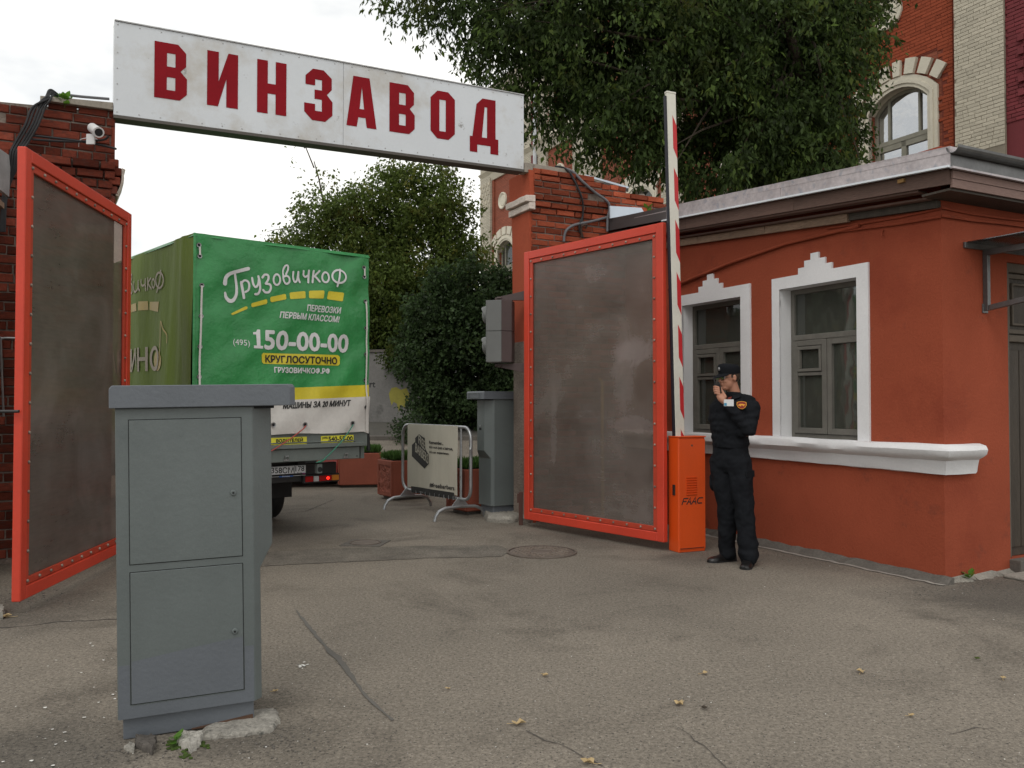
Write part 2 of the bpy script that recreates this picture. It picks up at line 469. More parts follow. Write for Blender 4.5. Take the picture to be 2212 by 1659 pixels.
M_['leaf_light'] = mat('yellowing_leaves', (0.070, 0.100, 0.022), 0.6, var=0.35, vs=0.8, rand=0.5, spec=0.15, trans=2.2, layers=(((0.15, 0.125, 0.022), 1.1, 0.54, 0.16),))
M_['leaf_bush'] = mat('glossy_bush_leaves', (0.033, 0.056, 0.021), 0.5, var=0.4, vs=1.2, rand=0.6, spec=0.20, trans=2.0, layers=(((0.065, 0.100, 0.028), 1.6, 0.58, 0.12),))
M_['leaf_fall'] = mat('dry_fallen_leaf', (0.42, 0.31, 0.16), 0.8, var=0.25, vs=30)
M_['weed'] = mat('bright_weed_leaf', (0.09, 0.20, 0.025), 0.6, var=0.2, vs=20, trans=1.5)
M_['petal'] = mat('white_litter', (0.72, 0.71, 0.67), 0.8)
M_['moss'] = mat('green_moss', (0.045, 0.075, 0.012), 0.95, var=0.3, vs=20, bump=1, bs=60)
M_['skin'] = mat('skin', (0.42, 0.20, 0.13), 0.55, var=0.06, vs=8, spec=0.4)
M_['cloth'] = mat('black_uniform_cloth', (0.0105, 0.0115, 0.014), 0.85, var=0.18, vs=6, grain=0.1, gs=200, bump=0.25, bs=60, bdist=0.004, spec=0.08)
M_['shoe'] = mat('black_shoe_leather', (0.010, 0.009, 0.009), 0.3, var=0.2)
M_['hair'] = mat('brown_hair', (0.045, 0.028, 0.018), 0.8, var=0.2, vs=30)
M_['patch_red'] = mat('maroon_patch', (0.20, 0.022, 0.018), 0.8)
M_['patch_gold'] = mat('orange_embroidery', (0.62, 0.28, 0.03), 0.8)
M_['tshirt'] = mat('red_undershirt', (0.20, 0.03, 0.02), 0.8)

def glass_mat(name, tint, refl_rough=0.03, fac=0.0, body=(0.03, 0.035, 0.033)):
    m = bpy.data.materials.new(name)
    m.use_nodes = True
    nt = m.node_tree
    L = nt.links.new
    nt.nodes.clear()
    out = _n(nt, 'ShaderNodeOutputMaterial')
    gl = _n(nt, 'ShaderNodeBsdfGlossy', Roughness=refl_rough)
    gl.inputs['Color'].default_value = (0.9, 0.92, 0.95, 1)
    tr = _n(nt, 'ShaderNodeBsdfTransparent')
    tr.inputs['Color'].default_value = c4(tint)
    df = _n(nt, 'ShaderNodeBsdfDiffuse')
    df.inputs['Color'].default_value = c4(body)
    m1 = _n(nt, 'ShaderNodeMixShader', Fac=0.45)
    L(tr.outputs[0], m1.inputs[1])
    L(df.outputs[0], m1.inputs[2])
    fr = _n(nt, 'ShaderNodeFresnel', IOR=1.5)
    ad = _n(nt, 'ShaderNodeMath', operation='ADD')
    ad.inputs[1].default_value = fac
    ad.use_clamp = True
    tc = _n(nt, 'ShaderNodeTexCoord')
    nz = _n(nt, 'ShaderNodeTexNoise', Scale=3.0, Detail=2.0)
    bp = _n(nt, 'ShaderNodeBump', Strength=0.08, Distance=0.05)
    L(tc.outputs['Object'], nz.inputs['Vector'])
    L(nz.outputs['Fac'], bp.inputs['Height'])
    L(bp.outputs[0], gl.inputs['Normal'])
    L(fr.outputs[0], ad.inputs[0])
    m2 = _n(nt, 'ShaderNodeMixShader')
    L(ad.outputs[0], m2.inputs[0])
    L(m1.outputs[0], m2.inputs[1])
    L(gl.outputs[0], m2.inputs[2])
    L(m2.outputs[0], out.inputs['Surface'])
    return m
M_['pane'] = glass_mat('old_window_glass', (0.7, 0.75, 0.72), fac=0.0, body=(0.105, 0.110, 0.092))
M_['pane_bright'] = glass_mat('reflecting_window_glass', (0.5, 0.52, 0.55), fac=0.42)
M_['spectacle'] = glass_mat('dark_lens', (0.3, 0.3, 0.3), fac=0.05)
M_['interior'] = mat('dim_room', (0.16, 0.165, 0.15), 0.9, var=0.2, vs=2)
M_['curtain'] = mat('pale_curtain', (0.22, 0.23, 0.22), 0.9, var=0.25, vs=3, stretch=(5, 5, 0.3))

def film_mat(smears=()):
    """scuffed smoky plastic sheet: partly see-through"""
    m = bpy.data.materials.new('smoky_plastic_sheet')
    m.use_nodes = True
    nt = m.node_tree
    L = nt.links.new
    nt.nodes.clear()
    out = _n(nt, 'ShaderNodeOutputMaterial')
    tc = _n(nt, 'ShaderNodeTexCoord')
    p = _n(nt, 'ShaderNodeBsdfPrincipled', Roughness=0.28)
    p.inputs['Specular IOR Level'].default_value = 0.4
    n1 = _n(nt, 'ShaderNodeTexNoise', Scale=1.3, Detail=6.0, Roughness=0.6)
    L(tc.outputs['Object'], n1.inputs['Vector'])
    cr = _n(nt, 'ShaderNodeValToRGB')
    cr.color_ramp.elements[0].position = 0.3
    cr.color_ramp.elements[0].color = (0.118, 0.102, 0.090, 1)
    cr.color_ramp.elements[1].position = 0.72
    cr.color_ramp.elements[1].color = (0.235, 0.208, 0.188, 1)
    L(n1.outputs['Fac'], cr.inputs['Fac'])
    # fine horizontal scuffs
    mp2 = _n(nt, 'ShaderNodeMapping')
    mp2.inputs['Scale'].default_value = (2.5, 2.5, 22)
    L(tc.outputs['Object'], mp2.inputs['Vector'])
    n2 = _n(nt, 'ShaderNodeTexNoise', Scale=2.0, Detail=4.0, Roughness=0.6)
    L(mp2.outputs[0], n2.inputs['Vector'])
    r2 = _n(nt, 'ShaderNodeMapRange')
    r2.inputs['From Min'].default_value = 0.3
    r2.inputs['From Max'].default_value = 0.7
    r2.inputs['To Min'].default_value = 0.88
    r2.inputs['To Max'].default_value = 1.15
    L(n2.outputs['Fac'], r2.inputs['Value'])
    sc = _n(nt, 'ShaderNodeVectorMath', operation='SCALE')
    L(cr.outputs['Color'], sc.inputs[0])
    L(r2.outputs[0], sc.inputs['Scale'])
    # chalky smudges
    n3 = _n(nt, 'ShaderNodeTexNoise', Scale=1.1, Detail=7.0, Roughness=0.62, Distortion=1.2)
    o3 = _n(nt, 'ShaderNodeVectorMath', operation='ADD')
    o3.inputs[1].default_value = (4.4, 1.2, 7.7)
    L(tc.outputs['Object'], o3.inputs[0])
    L(o3.outputs[0], n3.inputs['Vector'])
    r3 = _n(nt, 'ShaderNodeMapRange')
    r3.inputs['From Min'].default_value = 0.50
    r3.inputs['From Max'].default_value = 0.74
    r3.inputs['To Max'].default_value = 0.5
    L(n3.outputs['Fac'], r3.inputs['Value'])
    mx = _n(nt, 'ShaderNodeMix', data_type='RGBA')
    mx.inputs['B'].default_value = (0.34, 0.315, 0.30, 1)
    L(sc.outputs[0], mx.inputs['A'])
    L(r3.outputs[0], mx.inputs['Factor'])
    cur = mx.outputs['Result']
    # wiped chalky marks
    for (sx_, sz_, rx_, rz_, st_) in smears:
        mpn = _n(nt, 'ShaderNodeMapping')
        mpn.inputs['Location'].default_value = (-sx_ / rx_, 0, -sz_ / rz_)
        mpn.inputs['Scale'].default_value = (1 / rx_, 0.0, 1 / rz_)
        L(tc.outputs['Object'], mpn.inputs['Vector'])
        ln_ = _n(nt, 'ShaderNodeVectorMath', operation='LENGTH')
        L(mpn.outputs[0], ln_.inputs[0])
        nn_ = _n(nt, 'ShaderNodeTexNoise', Scale=4.0, Detail=6.0, Roughness=0.65, Distortion=1.5)
        L(tc.outputs['Object'], nn_.inputs['Vector'])
        ma_ = _n(nt, 'ShaderNodeMath', operation='MULTIPLY_ADD')
        L(nn_.outputs['Fac'], ma_.inputs[0])
        ma_.inputs[1].default_value = 1.6
        ma_.inputs[2].default_value = -0.8
        ad_ = _n(nt, 'ShaderNodeMath', operation='ADD')
        L(ln_.outputs['Value'], ad_.inputs[0])
        L(ma_.outputs[0], ad_.inputs[1])
        mr_ = _n(nt, 'ShaderNodeMapRange', interpolation_type='SMOOTHSTEP')
        mr_.inputs['From Min'].default_value = 0.55
        mr_.inputs['From Max'].default_value = 1.1
        mr_.inputs['To Min'].default_value = st_
        mr_.inputs['To Max'].default_value = 0.0
        L(ad_.outputs[0], mr_.inputs['Value'])
        m2_ = _n(nt, 'ShaderNodeMix', data_type='RGBA')
        m2_.inputs['B'].default_value = (0.40, 0.37, 0.37, 1)
        L(cur, m2_.inputs['A'])
        L(mr_.outputs[0], m2_.inputs['Factor'])
        cur = m2_.outputs['Result']
    L(cur, p.inputs['Base Color'])
    tr = _n(nt, 'ShaderNodeBsdfTransparent')
    tr.inputs['Color'].default_value = (0.80, 0.70, 0.64, 1)
    ms = _n(nt, 'ShaderNodeMixShader', Fac=0.50)
    L(tr.outputs[0], ms.inputs[1])
    L(p.outputs[0], ms.inputs[2])
    L(ms.outputs[0], out.inputs['Surface'])
    return m
M_['film'] = film_mat()
M_['film_smeared'] = film_mat(((1.72, 2.02, .30, .16, .55), (1.60, 1.78, .20, .45, .25), (1.80, 1.25, .45, .10, .30), (1.2, 2.9, .2, .12, .2), (.5, 1.2, .06, .5, .2)))

def asphalt_mat():
    m = bpy.data.materials.new('worn_asphalt')
    m.use_nodes = True
    nt = m.node_tree
    L = nt.links.new
    p = nt.nodes['Principled BSDF']
    p.inputs['Specular IOR Level'].default_value = 0.3
    tc = _n(nt, 'ShaderNodeTexCoord')
    v = tc.outputs['Object']
    def noise_(s, d, r, off=0, dist=0.0):
        n = _n(nt, 'ShaderNodeTexNoise', Scale=s, Detail=d, Roughness=r, Distortion=dist)
        if off:
            a = _n(nt, 'ShaderNodeVectorMath', operation='ADD')
            a.inputs[1].default_value = (off, off * 0.7, 0)
            L(v, a.inputs[0])
            L(a.outputs[0], n.inputs['Vector'])
        else:
            L(v, n.inputs['Vector'])
        return n.outputs['Fac']
    def ramp(f, a, b, ca, cb):
        r = _n(nt, 'ShaderNodeValToRGB')
        r.color_ramp.elements[0].position = a
        r.color_ramp.elements[1].position = b
        r.color_ramp.elements[0].color = c4(ca)
        r.color_ramp.elements[1].color = c4(cb)
        L(f, r.inputs['Fac'])
        return r.outputs['Color']
    def mixc(a, b, fac, mode='MIX'):
        x = _n(nt, 'ShaderNodeMix', data_type='RGBA', blend_type=mode)
        if isinstance(fac, float):
            x.inputs['Factor'].default_value = fac
        else:
            L(fac, x.inputs['Factor'])
        L(a, x.inputs['A'])
        if isinstance(b, tuple):
            x.inputs['B'].default_value = c4(b)
        else:
            L(b, x.inputs['B'])
        return x.outputs['Result']
    base = ramp(noise_(0.55, 7, 0.62), 0.32, 0.68, (0.170, 0.151, 0.127), (0.226, 0.200, 0.168))
    # worn dark zones
    dark = ramp(noise_(0.9, 8, 0.7, 13.0, 0.6), 0.52, 0.68, (0, 0, 0), (1, 1, 1))
    base = mixc(base, (0.125, 0.110, 0.092), dark)
    # damp, oily ground plus painted contact shade round particular spots, with ragged outlines
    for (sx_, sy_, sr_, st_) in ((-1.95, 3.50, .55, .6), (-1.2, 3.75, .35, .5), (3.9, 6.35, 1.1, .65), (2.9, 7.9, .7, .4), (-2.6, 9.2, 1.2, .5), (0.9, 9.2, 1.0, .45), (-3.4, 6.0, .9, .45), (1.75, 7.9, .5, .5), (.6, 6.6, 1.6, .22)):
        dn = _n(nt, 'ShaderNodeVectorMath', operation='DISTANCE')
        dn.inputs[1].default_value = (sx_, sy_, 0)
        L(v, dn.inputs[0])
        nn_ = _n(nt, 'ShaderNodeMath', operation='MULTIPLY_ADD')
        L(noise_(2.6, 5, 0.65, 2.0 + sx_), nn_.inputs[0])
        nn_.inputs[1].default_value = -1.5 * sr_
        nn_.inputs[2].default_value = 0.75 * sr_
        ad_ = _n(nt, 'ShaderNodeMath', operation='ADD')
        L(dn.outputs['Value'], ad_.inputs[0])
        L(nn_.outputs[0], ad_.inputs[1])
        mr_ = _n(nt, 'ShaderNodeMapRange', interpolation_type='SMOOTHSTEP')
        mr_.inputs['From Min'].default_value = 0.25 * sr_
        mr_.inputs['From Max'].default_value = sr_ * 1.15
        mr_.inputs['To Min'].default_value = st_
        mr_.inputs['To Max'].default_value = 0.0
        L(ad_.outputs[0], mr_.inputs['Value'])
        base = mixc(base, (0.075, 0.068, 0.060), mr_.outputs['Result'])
    # aggregate
    vo = _n(nt, 'ShaderNodeTexVoronoi', Scale=130.0)
    L(v, vo.inputs['Vector'])
    agg = ramp(vo.outputs['Color'], 0.0, 1.0, (0.55, 0.54, 0.52), (1.5, 1.47, 1.42))
    base = mixc(base, agg, 0.55, 'MULTIPLY')
    fine = ramp(noise_(46, 4, 0.75, 3.0), 0.3, 0.72, (0.42, 0.41, 0.40), (1.5, 1.5, 1.48))
    base = mixc(base, fine, 0.75, 'MULTIPLY')
    # pits and pale grit
    pits = ramp(noise_(70, 2, 0.5, 5.0), 0.31, 0.38, (1, 1, 1), (0, 0, 0))
    base = mixc(base, (0.035, 0.032, 0.030), pits)
    grit = ramp(noise_(85, 1, 0.4, 9.0), 0.735, 0.76, (0, 0, 0), (1, 1, 1))
    base = mixc(base, (0.42, 0.40, 0.37), grit)
    L(base, p.inputs['Base Color'])
    p.inputs['Roughness'].default_value = 0.88
    b = _n(nt, 'ShaderNodeBump', Strength=0.75, Distance=0.006)
    L(noise_(55, 4, 0.7, 3.0), b.inputs['Height'])
    b2 = _n(nt, 'ShaderNodeBump', Strength=0.5, Distance=0.03)
    L(noise_(2.2, 4, 0.6, 1.0), b2.inputs['Height'])
    L(b2.outputs[0], b.inputs['Normal'])
    L(b.outputs[0], p.inputs['Normal'])
    return m
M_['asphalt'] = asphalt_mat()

def sign_mat():
    """white enamel sheet with grime near the edges and scattered scuffs"""
    m = mat('white_sign_enamel', (0.60, 0.63, 0.66), 0.42, var=0.05, vs=1.2, grain=0.02, gs=30, spec=0.5,
            layers=(((0.43, 0.40, 0.35), 0.9, 0.52, 0.2), ((0.20, 0.19, 0.17), 3.6, 0.635, 0.07), ((0.16, 0.15, 0.13), 11, 0.70, 0.05)))
    return m
M_['sign'] = sign_mat()

# ------------------------------------------------------------------ lettering
def text_geo(s, bold=0.0, res=3):
    cu = bpy.data.curves.new('t', 'FONT')
    cu.body = s
    cu.offset = bold
    cu.resolution_u = res
    ob = bpy.data.objects.new('t', cu)
    me = bpy.data.meshes.new_from_object(ob)
    vs = [v.co.copy() for v in me.vertices]
    fs = [list(p.vertices) for p in me.polygons]
    bpy.data.objects.remove(ob)
    bpy.data.meshes.remove(me)
    bpy.data.curves.remove(cu)
    x0, x1 = min(v.x for v in vs), max(v.x for v in vs)
    y0, y1 = min(v.y for v in vs), max(v.y for v in vs)
    return [((v.x - x0) / (x1 - x0), (v.y - y0) / (y1 - y0)) for v in vs], fs
def poly_geo(loops):
    """filled planar shapes (2D loops, holes allowed)"""
    cu = bpy.data.curves.new('p', 'CURVE')
    cu.dimensions = '2D'
    cu.fill_mode = 'BOTH'
    for lp in loops:
        sp = cu.splines.new('POLY')
        sp.points.add(len(lp) - 1)
        for i, q in enumerate(lp):
            sp.points[i].co = (q[0], q[1], 0, 1)
        sp.use_cyclic_u = True
    ob = bpy.data.objects.new('p', cu)
    me = bpy.data.meshes.new_from_object(ob)
    vs = [(v.co.x, v.co.y) for v in me.vertices]
    fs = [list(p.vertices) for p in me.polygons]
    bpy.data.objects.remove(ob)
    bpy.data.meshes.remove(me)
    bpy.data.curves.remove(cu)
    return vs, fs
def ribbon(pts, w, n=6):
    """stroke outline of a 2D polyline (smoothed), as quads; w: width or list"""
    P = [Vector((p[0], p[1])) for p in pts]
    ws = w if isinstance(w, (list, tuple)) else [w] * len(P)
    if len(P) > 2:
        out, wo = [], []
        for i in range(len(P) - 1):
            p0, p1, p2, p3 = P[max(i - 1, 0)], P[i], P[i + 1], P[min(i + 2, len(P) - 1)]
            for k in range(n):
                t = k / n
                out.append(0.5 * ((2 * p1) + (p2 - p0) * t + (2 * p0 - 5 * p1 + 4 * p2 - p3) * t * t + (3 * p1 - p0 - 3 * p2 + p3) * t ** 3))
                wo.append(ws[i] * (1 - t) + ws[i + 1] * t)
        out.append(P[-1])
        wo.append(ws[-1])
        P, ws = out, wo
    L_, R_ = [], []
    for i in range(len(P)):
        t = P[min(i + 1, len(P) - 1)] - P[max(i - 1, 0)]
        t.normalize()
        nn = Vector((-t.y, t.x))
        L_.append(P[i] + nn * ws[i] / 2)
        R_.append(P[i] - nn * ws[i] / 2)
    def cap(c, t, r):
        b = math.atan2(t.y, t.x)
        return [c + Vector((math.cos(b + a), math.sin(b + a))) * r for a in (-1.05, -0.52, 0, 0.52, 1.05)]
    t0 = (P[0] - P[1]).normalized()
    t1 = (P[-1] - P[-2]).normalized()
    vs = L_ + R_
    N = len(P)
    fs = [(i, N + i, N + i + 1, i + 1) for i in range(N - 1)]
    a = len(vs)
    vs += cap(P[0], t0, ws[0] / 2)
    fs.append([N, 0] + [a + k for k in range(5)])
    b = len(vs)
    vs += cap(P[-1], t1, ws[-1] / 2)
    fs.append([N - 1, 2 * N - 1] + [b + k for k in range(5)])
    return [(v.x, v.y) for v in vs], fs
def lay(mb, geo, f3, cuts=None):
    """put 2D geometry on a surface: f3(x, y) -> 3D; cuts: grid step so that it follows a waved surface"""
    vs, fs = geo
    if cuts:
        bm = bmesh.new()
        bv = [bm.verts.new((x, y, 0)) for x, y in vs]
        for f in fs:
            try:
                bm.faces.new([bv[i] for i in f])
            except Exception:
                pass
        for ax in (0, 1):
            lo = min(v.co[ax] for v in bm.verts)
            hi = max(v.co[ax] for v in bm.verts)
            k = math.ceil(lo / cuts)
            while k * cuts < hi:
                co = [0, 0, 0]
                no = [0, 0, 0]
                co[ax] = k * cuts
                no[ax] = 1
                bmesh.ops.bisect_plane(bm, geom=bm.verts[:] + bm.edges[:] + bm.faces[:], plane_co=co, plane_no=no, dist=1e-6)
                k += 1
        bm.verts.index_update()
        vs = [(v.co.x, v.co.y) for v in bm.verts]
        fs = [[v.index for v in f.verts] for f in bm.faces]
        bm.free()
    mb.add([f3(x, y) for x, y in vs], fs)
def quad_map(bl, br, tl):
    """unit square -> parallelogram"""
    return lambda x, y: (bl[0] + (br[0] - bl[0]) * x + (tl[0] - bl[0]) * y, bl[1] + (br[1] - bl[1]) * x + (tl[1] - bl[1]) * y)
def fat(geo, w):
    """heavier lettering: the same shapes shifted a little each way"""
    if w <= 0:
        return [geo]
    return [([(x + dx * w, y + dy * w) for x, y in geo[0]], geo[1]) for dx, dy in ((0, 0), (1, .3), (-1, -.3), (.3, 1), (-.3, -1), (.7, -.7), (-.7, .7))]
def remap(geo, f):
    return [f(x, y) for x, y in geo[0]], geo[1]

# ------------------------------------------------------------------ bricks
def brick_meshes(material, n=7, name='brick', rough=0.5):
    out = []
    for k in range(n):
        rr = random.Random(50 + k)
        j = lambda a: rr.uniform(-a, a) * rough
        # unit brick: x 0..1, y -1..0 (outer face at y=-1), z 0..1
        b = [(0 + j(.02), 0, 0), (1 + j(.02), 0, 0), (1 + j(.02), 0, 1), (0 + j(.02), 0, 1)]
        e = [(j(.03), -.86, j(.05)), (1 + j(.03), -.86, j(.05)), (1 + j(.03), -.86, 1 + j(.05)), (j(.03), -.86, 1 + j(.05))]
        f = [(.018 + abs(j(.04)), -1 + j(.14), .05 + abs(j(.12))), (.982 - abs(j(.04)), -1 + j(.14), .05 + abs(j(.12))), (.982 - abs(j(.04)), -1 + j(.14), .95 - abs(j(.12))), (.018 + abs(j(.04)), -1 + j(.14), .95 - abs(j(.12)))]
        vs = b + e + f
        fs = [(8, 9, 10, 11)]
        for i in range(4):
            q = (i + 1) % 4
            fs.append((i, q, 4 + q, 4 + i))
            fs.append((4 + i, 4 + q, 8 + q, 8 + i))
        me = bpy.data.meshes.new(name)
        me.from_pydata(vs, [], fs)
        me.materials.append(material)
        bm = bmesh.new()
        bm.from_mesh(me)
        bmesh.ops.recalc_face_normals(bm, faces=bm.faces)
        # open back: make sure the outer face looks along -y
        bm.faces.ensure_lookup_table()
        if bm.faces[0].normal.y > 0:
            bmesh.ops.reverse_faces(bm, faces=bm.faces)
        bm.to_mesh(me)
        bm.free()
        out.append(me)
    return out
def lay_bricks(parent, meshes, side, s0, s1, z0, z1, pitch, length, joint, depth, keep=None, proud=None, limit=300, seed=1, jit=0.004, missing=0.0, name='brick', origin=(0, 0), rest_mat=None, clip=None, shade_name=None):
    """running bond on a wall plane of `parent`. side '-y': plane y=origin[1], s along +x.  side '-x': plane x=origin[0], s along +y.
    each brick is an object of its own up to `limit` (largest in the picture first); the rest is one joined part"""
    rr = random.Random(seed)
    Mw = Matrix.Translation(parent.location) @ parent.rotation_euler.to_matrix().to_4x4()
    items = []
    row = 0
    z = z0
    while z < z1 - 1e-6:
        h = min(pitch, z1 - z) - joint
        s = s0 - rr.uniform(0, length * 0.15) - (length / 2 if row % 2 else 0)
        head = rr.random() < 0.3
        while s < s1:
            l = length * rr.uniform(0.9, 1.08) * (0.5 if (head and rr.random() < 0.55) else 1)
            a, b = max(s, s0), min(s + l, s1)
            s += l
            if b - a < 0.05 or h < 0.015:
                continue
            a2, b2 = a + joint / 2, b - joint / 2
            cs, cz = (a2 + b2) / 2, z + pitch / 2
            if keep and not keep(cs, cz, a2, b2):
                continue
            if rr.random() < missing:
                continue
            pr = (proud(cs, cz) if proud else 0.0)
            items.append((a2, b2, z + joint / 2 + rr.uniform(-jit, jit), h, depth + pr + rr.uniform(-jit, jit * 1.4), rr.randrange(len(meshes)), rr.uniform(-0.006, 0.006)))
        z += pitch
        row += 1
    def place(it):
        a, b, zz, h, d, k, tw = it
        if side == '-y':
            loc = Vector((a, origin[1], zz))
            rot = 0.0
        else:
            loc = Vector((origin[0], b, zz))
            rot = -math.pi / 2
        return loc, rot, (b - a, d, h), tw
    scored = []
    for it in items:
        loc, rot, scl, tw = place(it)
        p = proj(Mw @ (loc + Vector((0, 0, it[3] / 2))))
        if p and -30 < p[0] < 2242 and -30 < p[1] < 1690 and (clip is None or clip(p[0], p[1])):
            scored.append((p[2], it))
        else:
            scored.append((1e6 + len(scored), it))
    scored.sort(key=lambda q: q[0])
    rest = []
    n = 0
    for sc_, it in scored:
        loc, rot, scl, tw = place(it)
        if n < limit and sc_ < 1e6:
            o = link(bpy.data.objects.new(name, meshes[it[5]]))
            o.parent = parent
            o.location = loc
            o.rotation_euler = (0, tw, rot)
            o.scale = scl
            n += 1
        else:
            rest.append((loc, rot, scl, it[5]))
    if rest:
        vs, fs = [], []
        for loc, rot, scl, k in rest:
            Mx = Matrix.Translation(loc) @ Matrix.Rotation(rot, 4, 'Z') @ Matrix.Diagonal((scl[0], scl[1], scl[2], 1))
            me = meshes[k]
            b0 = len(vs)
            vs += [Mx @ v.co for v in me.vertices]
            fs += [[b0 + i for i in p.vertices] for p in me.polygons]
        me = bpy.data.meshes.new('brickwork')
        me.from_pydata([tuple(v) for v in vs], [], fs)
        me.materials.append(meshes[0].materials[0])
        o = link(bpy.data.objects.new('brickwork', me))
        o.parent = parent
        o['kind'] = 'stuff'

def rect_wall(mb, side, origin, s0, s1, z0, z1, holes, reveal=0.16):
    """flat wall with rectangular openings and their reveals; holes: (a, b, c, d) = s0, s1, z0, z1"""
    def P(s, z, d=0.0):
        return (s, origin[1] + d, z) if side == '-y' else (origin[0] + d, s, z)
    xs = sorted(set([s0, s1] + [h[0] for h in holes] + [h[1] for h in holes]))
    zs = sorted(set([z0, z1] + [h[2] for h in holes] + [h[3] for h in holes]))
    for i in range(len(xs) - 1):
        for j in range(len(zs) - 1):
            cx, cz = (xs[i] + xs[i + 1]) / 2, (zs[j] + zs[j + 1]) / 2
            if any(h[0] < cx < h[1] and h[2] < cz < h[3] for h in holes):
                continue
            mb.face([P(xs[i], zs[j]), P(xs[i + 1], zs[j]), P(xs[i + 1], zs[j + 1]), P(xs[i], zs[j + 1])])
    for a, b, c, d in holes:
        for q in (((a, c), (a, d)), ((b, c), (b, d)), ((a, c), (b, c)), ((a, d), (b, d))):
            mb.face([P(*q[0]), P(*q[1]), P(q[1][0], q[1][1], reveal), P(q[0][0], q[0][1], reveal)])
# ================================================================== SETTING
GA = 27.1                                   # the street front runs 27 degrees off the picture plane
ANG = R(GA)
AX = Vector((math.cos(ANG), math.sin(ANG), 0))      # along the street front, to the right
BX = Vector((-math.sin(ANG), math.cos(ANG), 0))     # into the yard

def gz(x, y):
    """the yard climbs gently beyond the gate"""
    t = max(0.0, min(1.0, (y - 15.0) / 11.0))
    return 1.0 * t * t * (3 - 2 * t)

mb = MB()
xs = [-300, -120, -60, -40] + [-30 + 3 * i for i in range(21)] + [40, 60, 120, 300]
ys = [-60, -20, -5, 0, 5, 10, 14] + [15 + i * 0.75 for i in range(16)] + [28, 32, 40, 60, 120, 400]
for y in ys:
    for x in xs:
        mb.v.append(Vector((x, y, gz(x, y))))
for j in range(len(ys) - 1):
    for i in range(len(xs) - 1):
        a = j * len(xs) + i
        mb.f.append([a, a + 1, a + 1 + len(xs), a + len(xs)])
        mb.m.append(0)
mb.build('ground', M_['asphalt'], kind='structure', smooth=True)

def sheet(name, pts, m, z=0.004, kind='structure', ragged=0.0, seed=1):
    rr = random.Random(seed)
    P = []
    n = len(pts)
    for i in range(n):
        a, b = Vector(pts[i]), Vector(pts[(i + 1) % n])
        k = max(1, int((b - a).length / 0.06)) if ragged else 1
        for q in range(k):
            c = a.lerp(b, q / k)
            if ragged:
                c = c + Vector((rr.uniform(-ragged, ragged), rr.uniform(-ragged, ragged), 0))
            P.append((c.x, c.y, gz(c.x, c.y) + z))
    mb = MB()
    g = poly_geo([[(p[0], p[1]) for p in P]])
    mb.add([(x, y, gz(x, y) + z) for x, y in g[0]], g[1])
    o = mb.build(name, m)
    if kind:
        o['kind'] = kind
    return o
# coarse dark trench patch across the gate
def gp(*q):
    return [tuple(on_ground(u, v).xy) + (0,) for u, v in q]
sheet('asphalt_patch', gp((560, 1195), (700, 1186), (900, 1180), (1075, 1178), (1100, 1190), (1080, 1203), (900, 1207), (720, 1216), (560, 1224)), mat('coarse_dark_asphalt', (0.135, 0.120, 0.100), 0.92, var=0.3, vs=3, grain=0.5, gs=65, bump=0.9, bs=60, bdist=0.01), ragged=0.02)
sheet('tar_seam', gp((634, 1312), (664, 1345), (714, 1404), (736, 1420), (790, 1500), (850, 1556), (846, 1558), (800, 1520), (778, 1495), (728, 1428), (710, 1412), (660, 1350)), M_['asph_patch'], ragged=0.006)
def crack(pts, w, seed):
    rr = random.Random(seed)
    P = []
    for i in range(len(pts) - 1):
        a, b = Vector(pts[i]), Vector(pts[i + 1])
        k = max(2, int((b - a).length / 0.05))
        P += [a.lerp(b, q / k) + Vector((rr.uniform(-.008, .008), rr.uniform(-.012, .012), 0)) for q in range(k)]
    P.append(Vector(pts[-1]))
    g = ribbon([(p.x, p.y) for p in P], [w * rr.uniform(0.3, 1.3) for _ in P], n=1)
    mb = MB()
    mb.add([(x, y, gz(x, y) + 0.003) for x, y in g[0]], g[1])
    o = mb.build('ground_crack', M_['crack'])
    o['kind'] = 'structure'
crack(gp((-60, 1362), (60, 1352), (130, 1343), (260, 1338)), 0.016, 3)
crack(gp((1140, 1578), (1180, 1600), (1230, 1618), (1300, 1655)), 0.007, 4)
crack(gp((1455, 1569), (1490, 1590), (1530, 1622), (1570, 1660)), 0.006, 5)
crack(gp((600, 1110), (660, 1105), (720, 1080)), 0.03, 6)
crack(gp((2050, 1585), (2110, 1572), (2150, 1576)), 0.007, 7)

# yard: raised walk in front of the bushes, with its kerb
mb = MB()
K = 24
for k in range(K):
    x0, x1 = -12 + k * 0.75, -12 + (k + 1) * 0.75
    y = 20.8
    for (a, b) in ((y, y + 0.15),):
        mb.hexa([(x0, a, gz(x0, a) - .1), (x1, a, gz(x1, a) - .1), (x1, b, gz(x1, b) - .1), (x0, b, gz(x0, b) - .1)],
                [(x0, a, gz(x0, a) + .10), (x1, a, gz(x1, a) + .10), (x1, b, gz(x1, b) + .10), (x0, b, gz(x0, b) + .10)])
mb.build('kerb', M_['dark_concrete'], kind='structure')
mb = MB()
for k in range(10):
    y0_, y1_ = 20.95 + k * .6, 20.95 + (k + 1) * .6
    mb.face([(-12, y0_, gz(0, y0_) + .09), (6, y0_, gz(0, y0_) + .09), (6, y1_, gz(0, y1_) + .09), (-12, y1_, gz(0, y1_) + .09)])
mb.build('pavement', mat('shaded_pavement', (0.085, 0.08, 0.07), 0.95, var=0.2, vs=1, grain=0.2, gs=30), kind='structure')

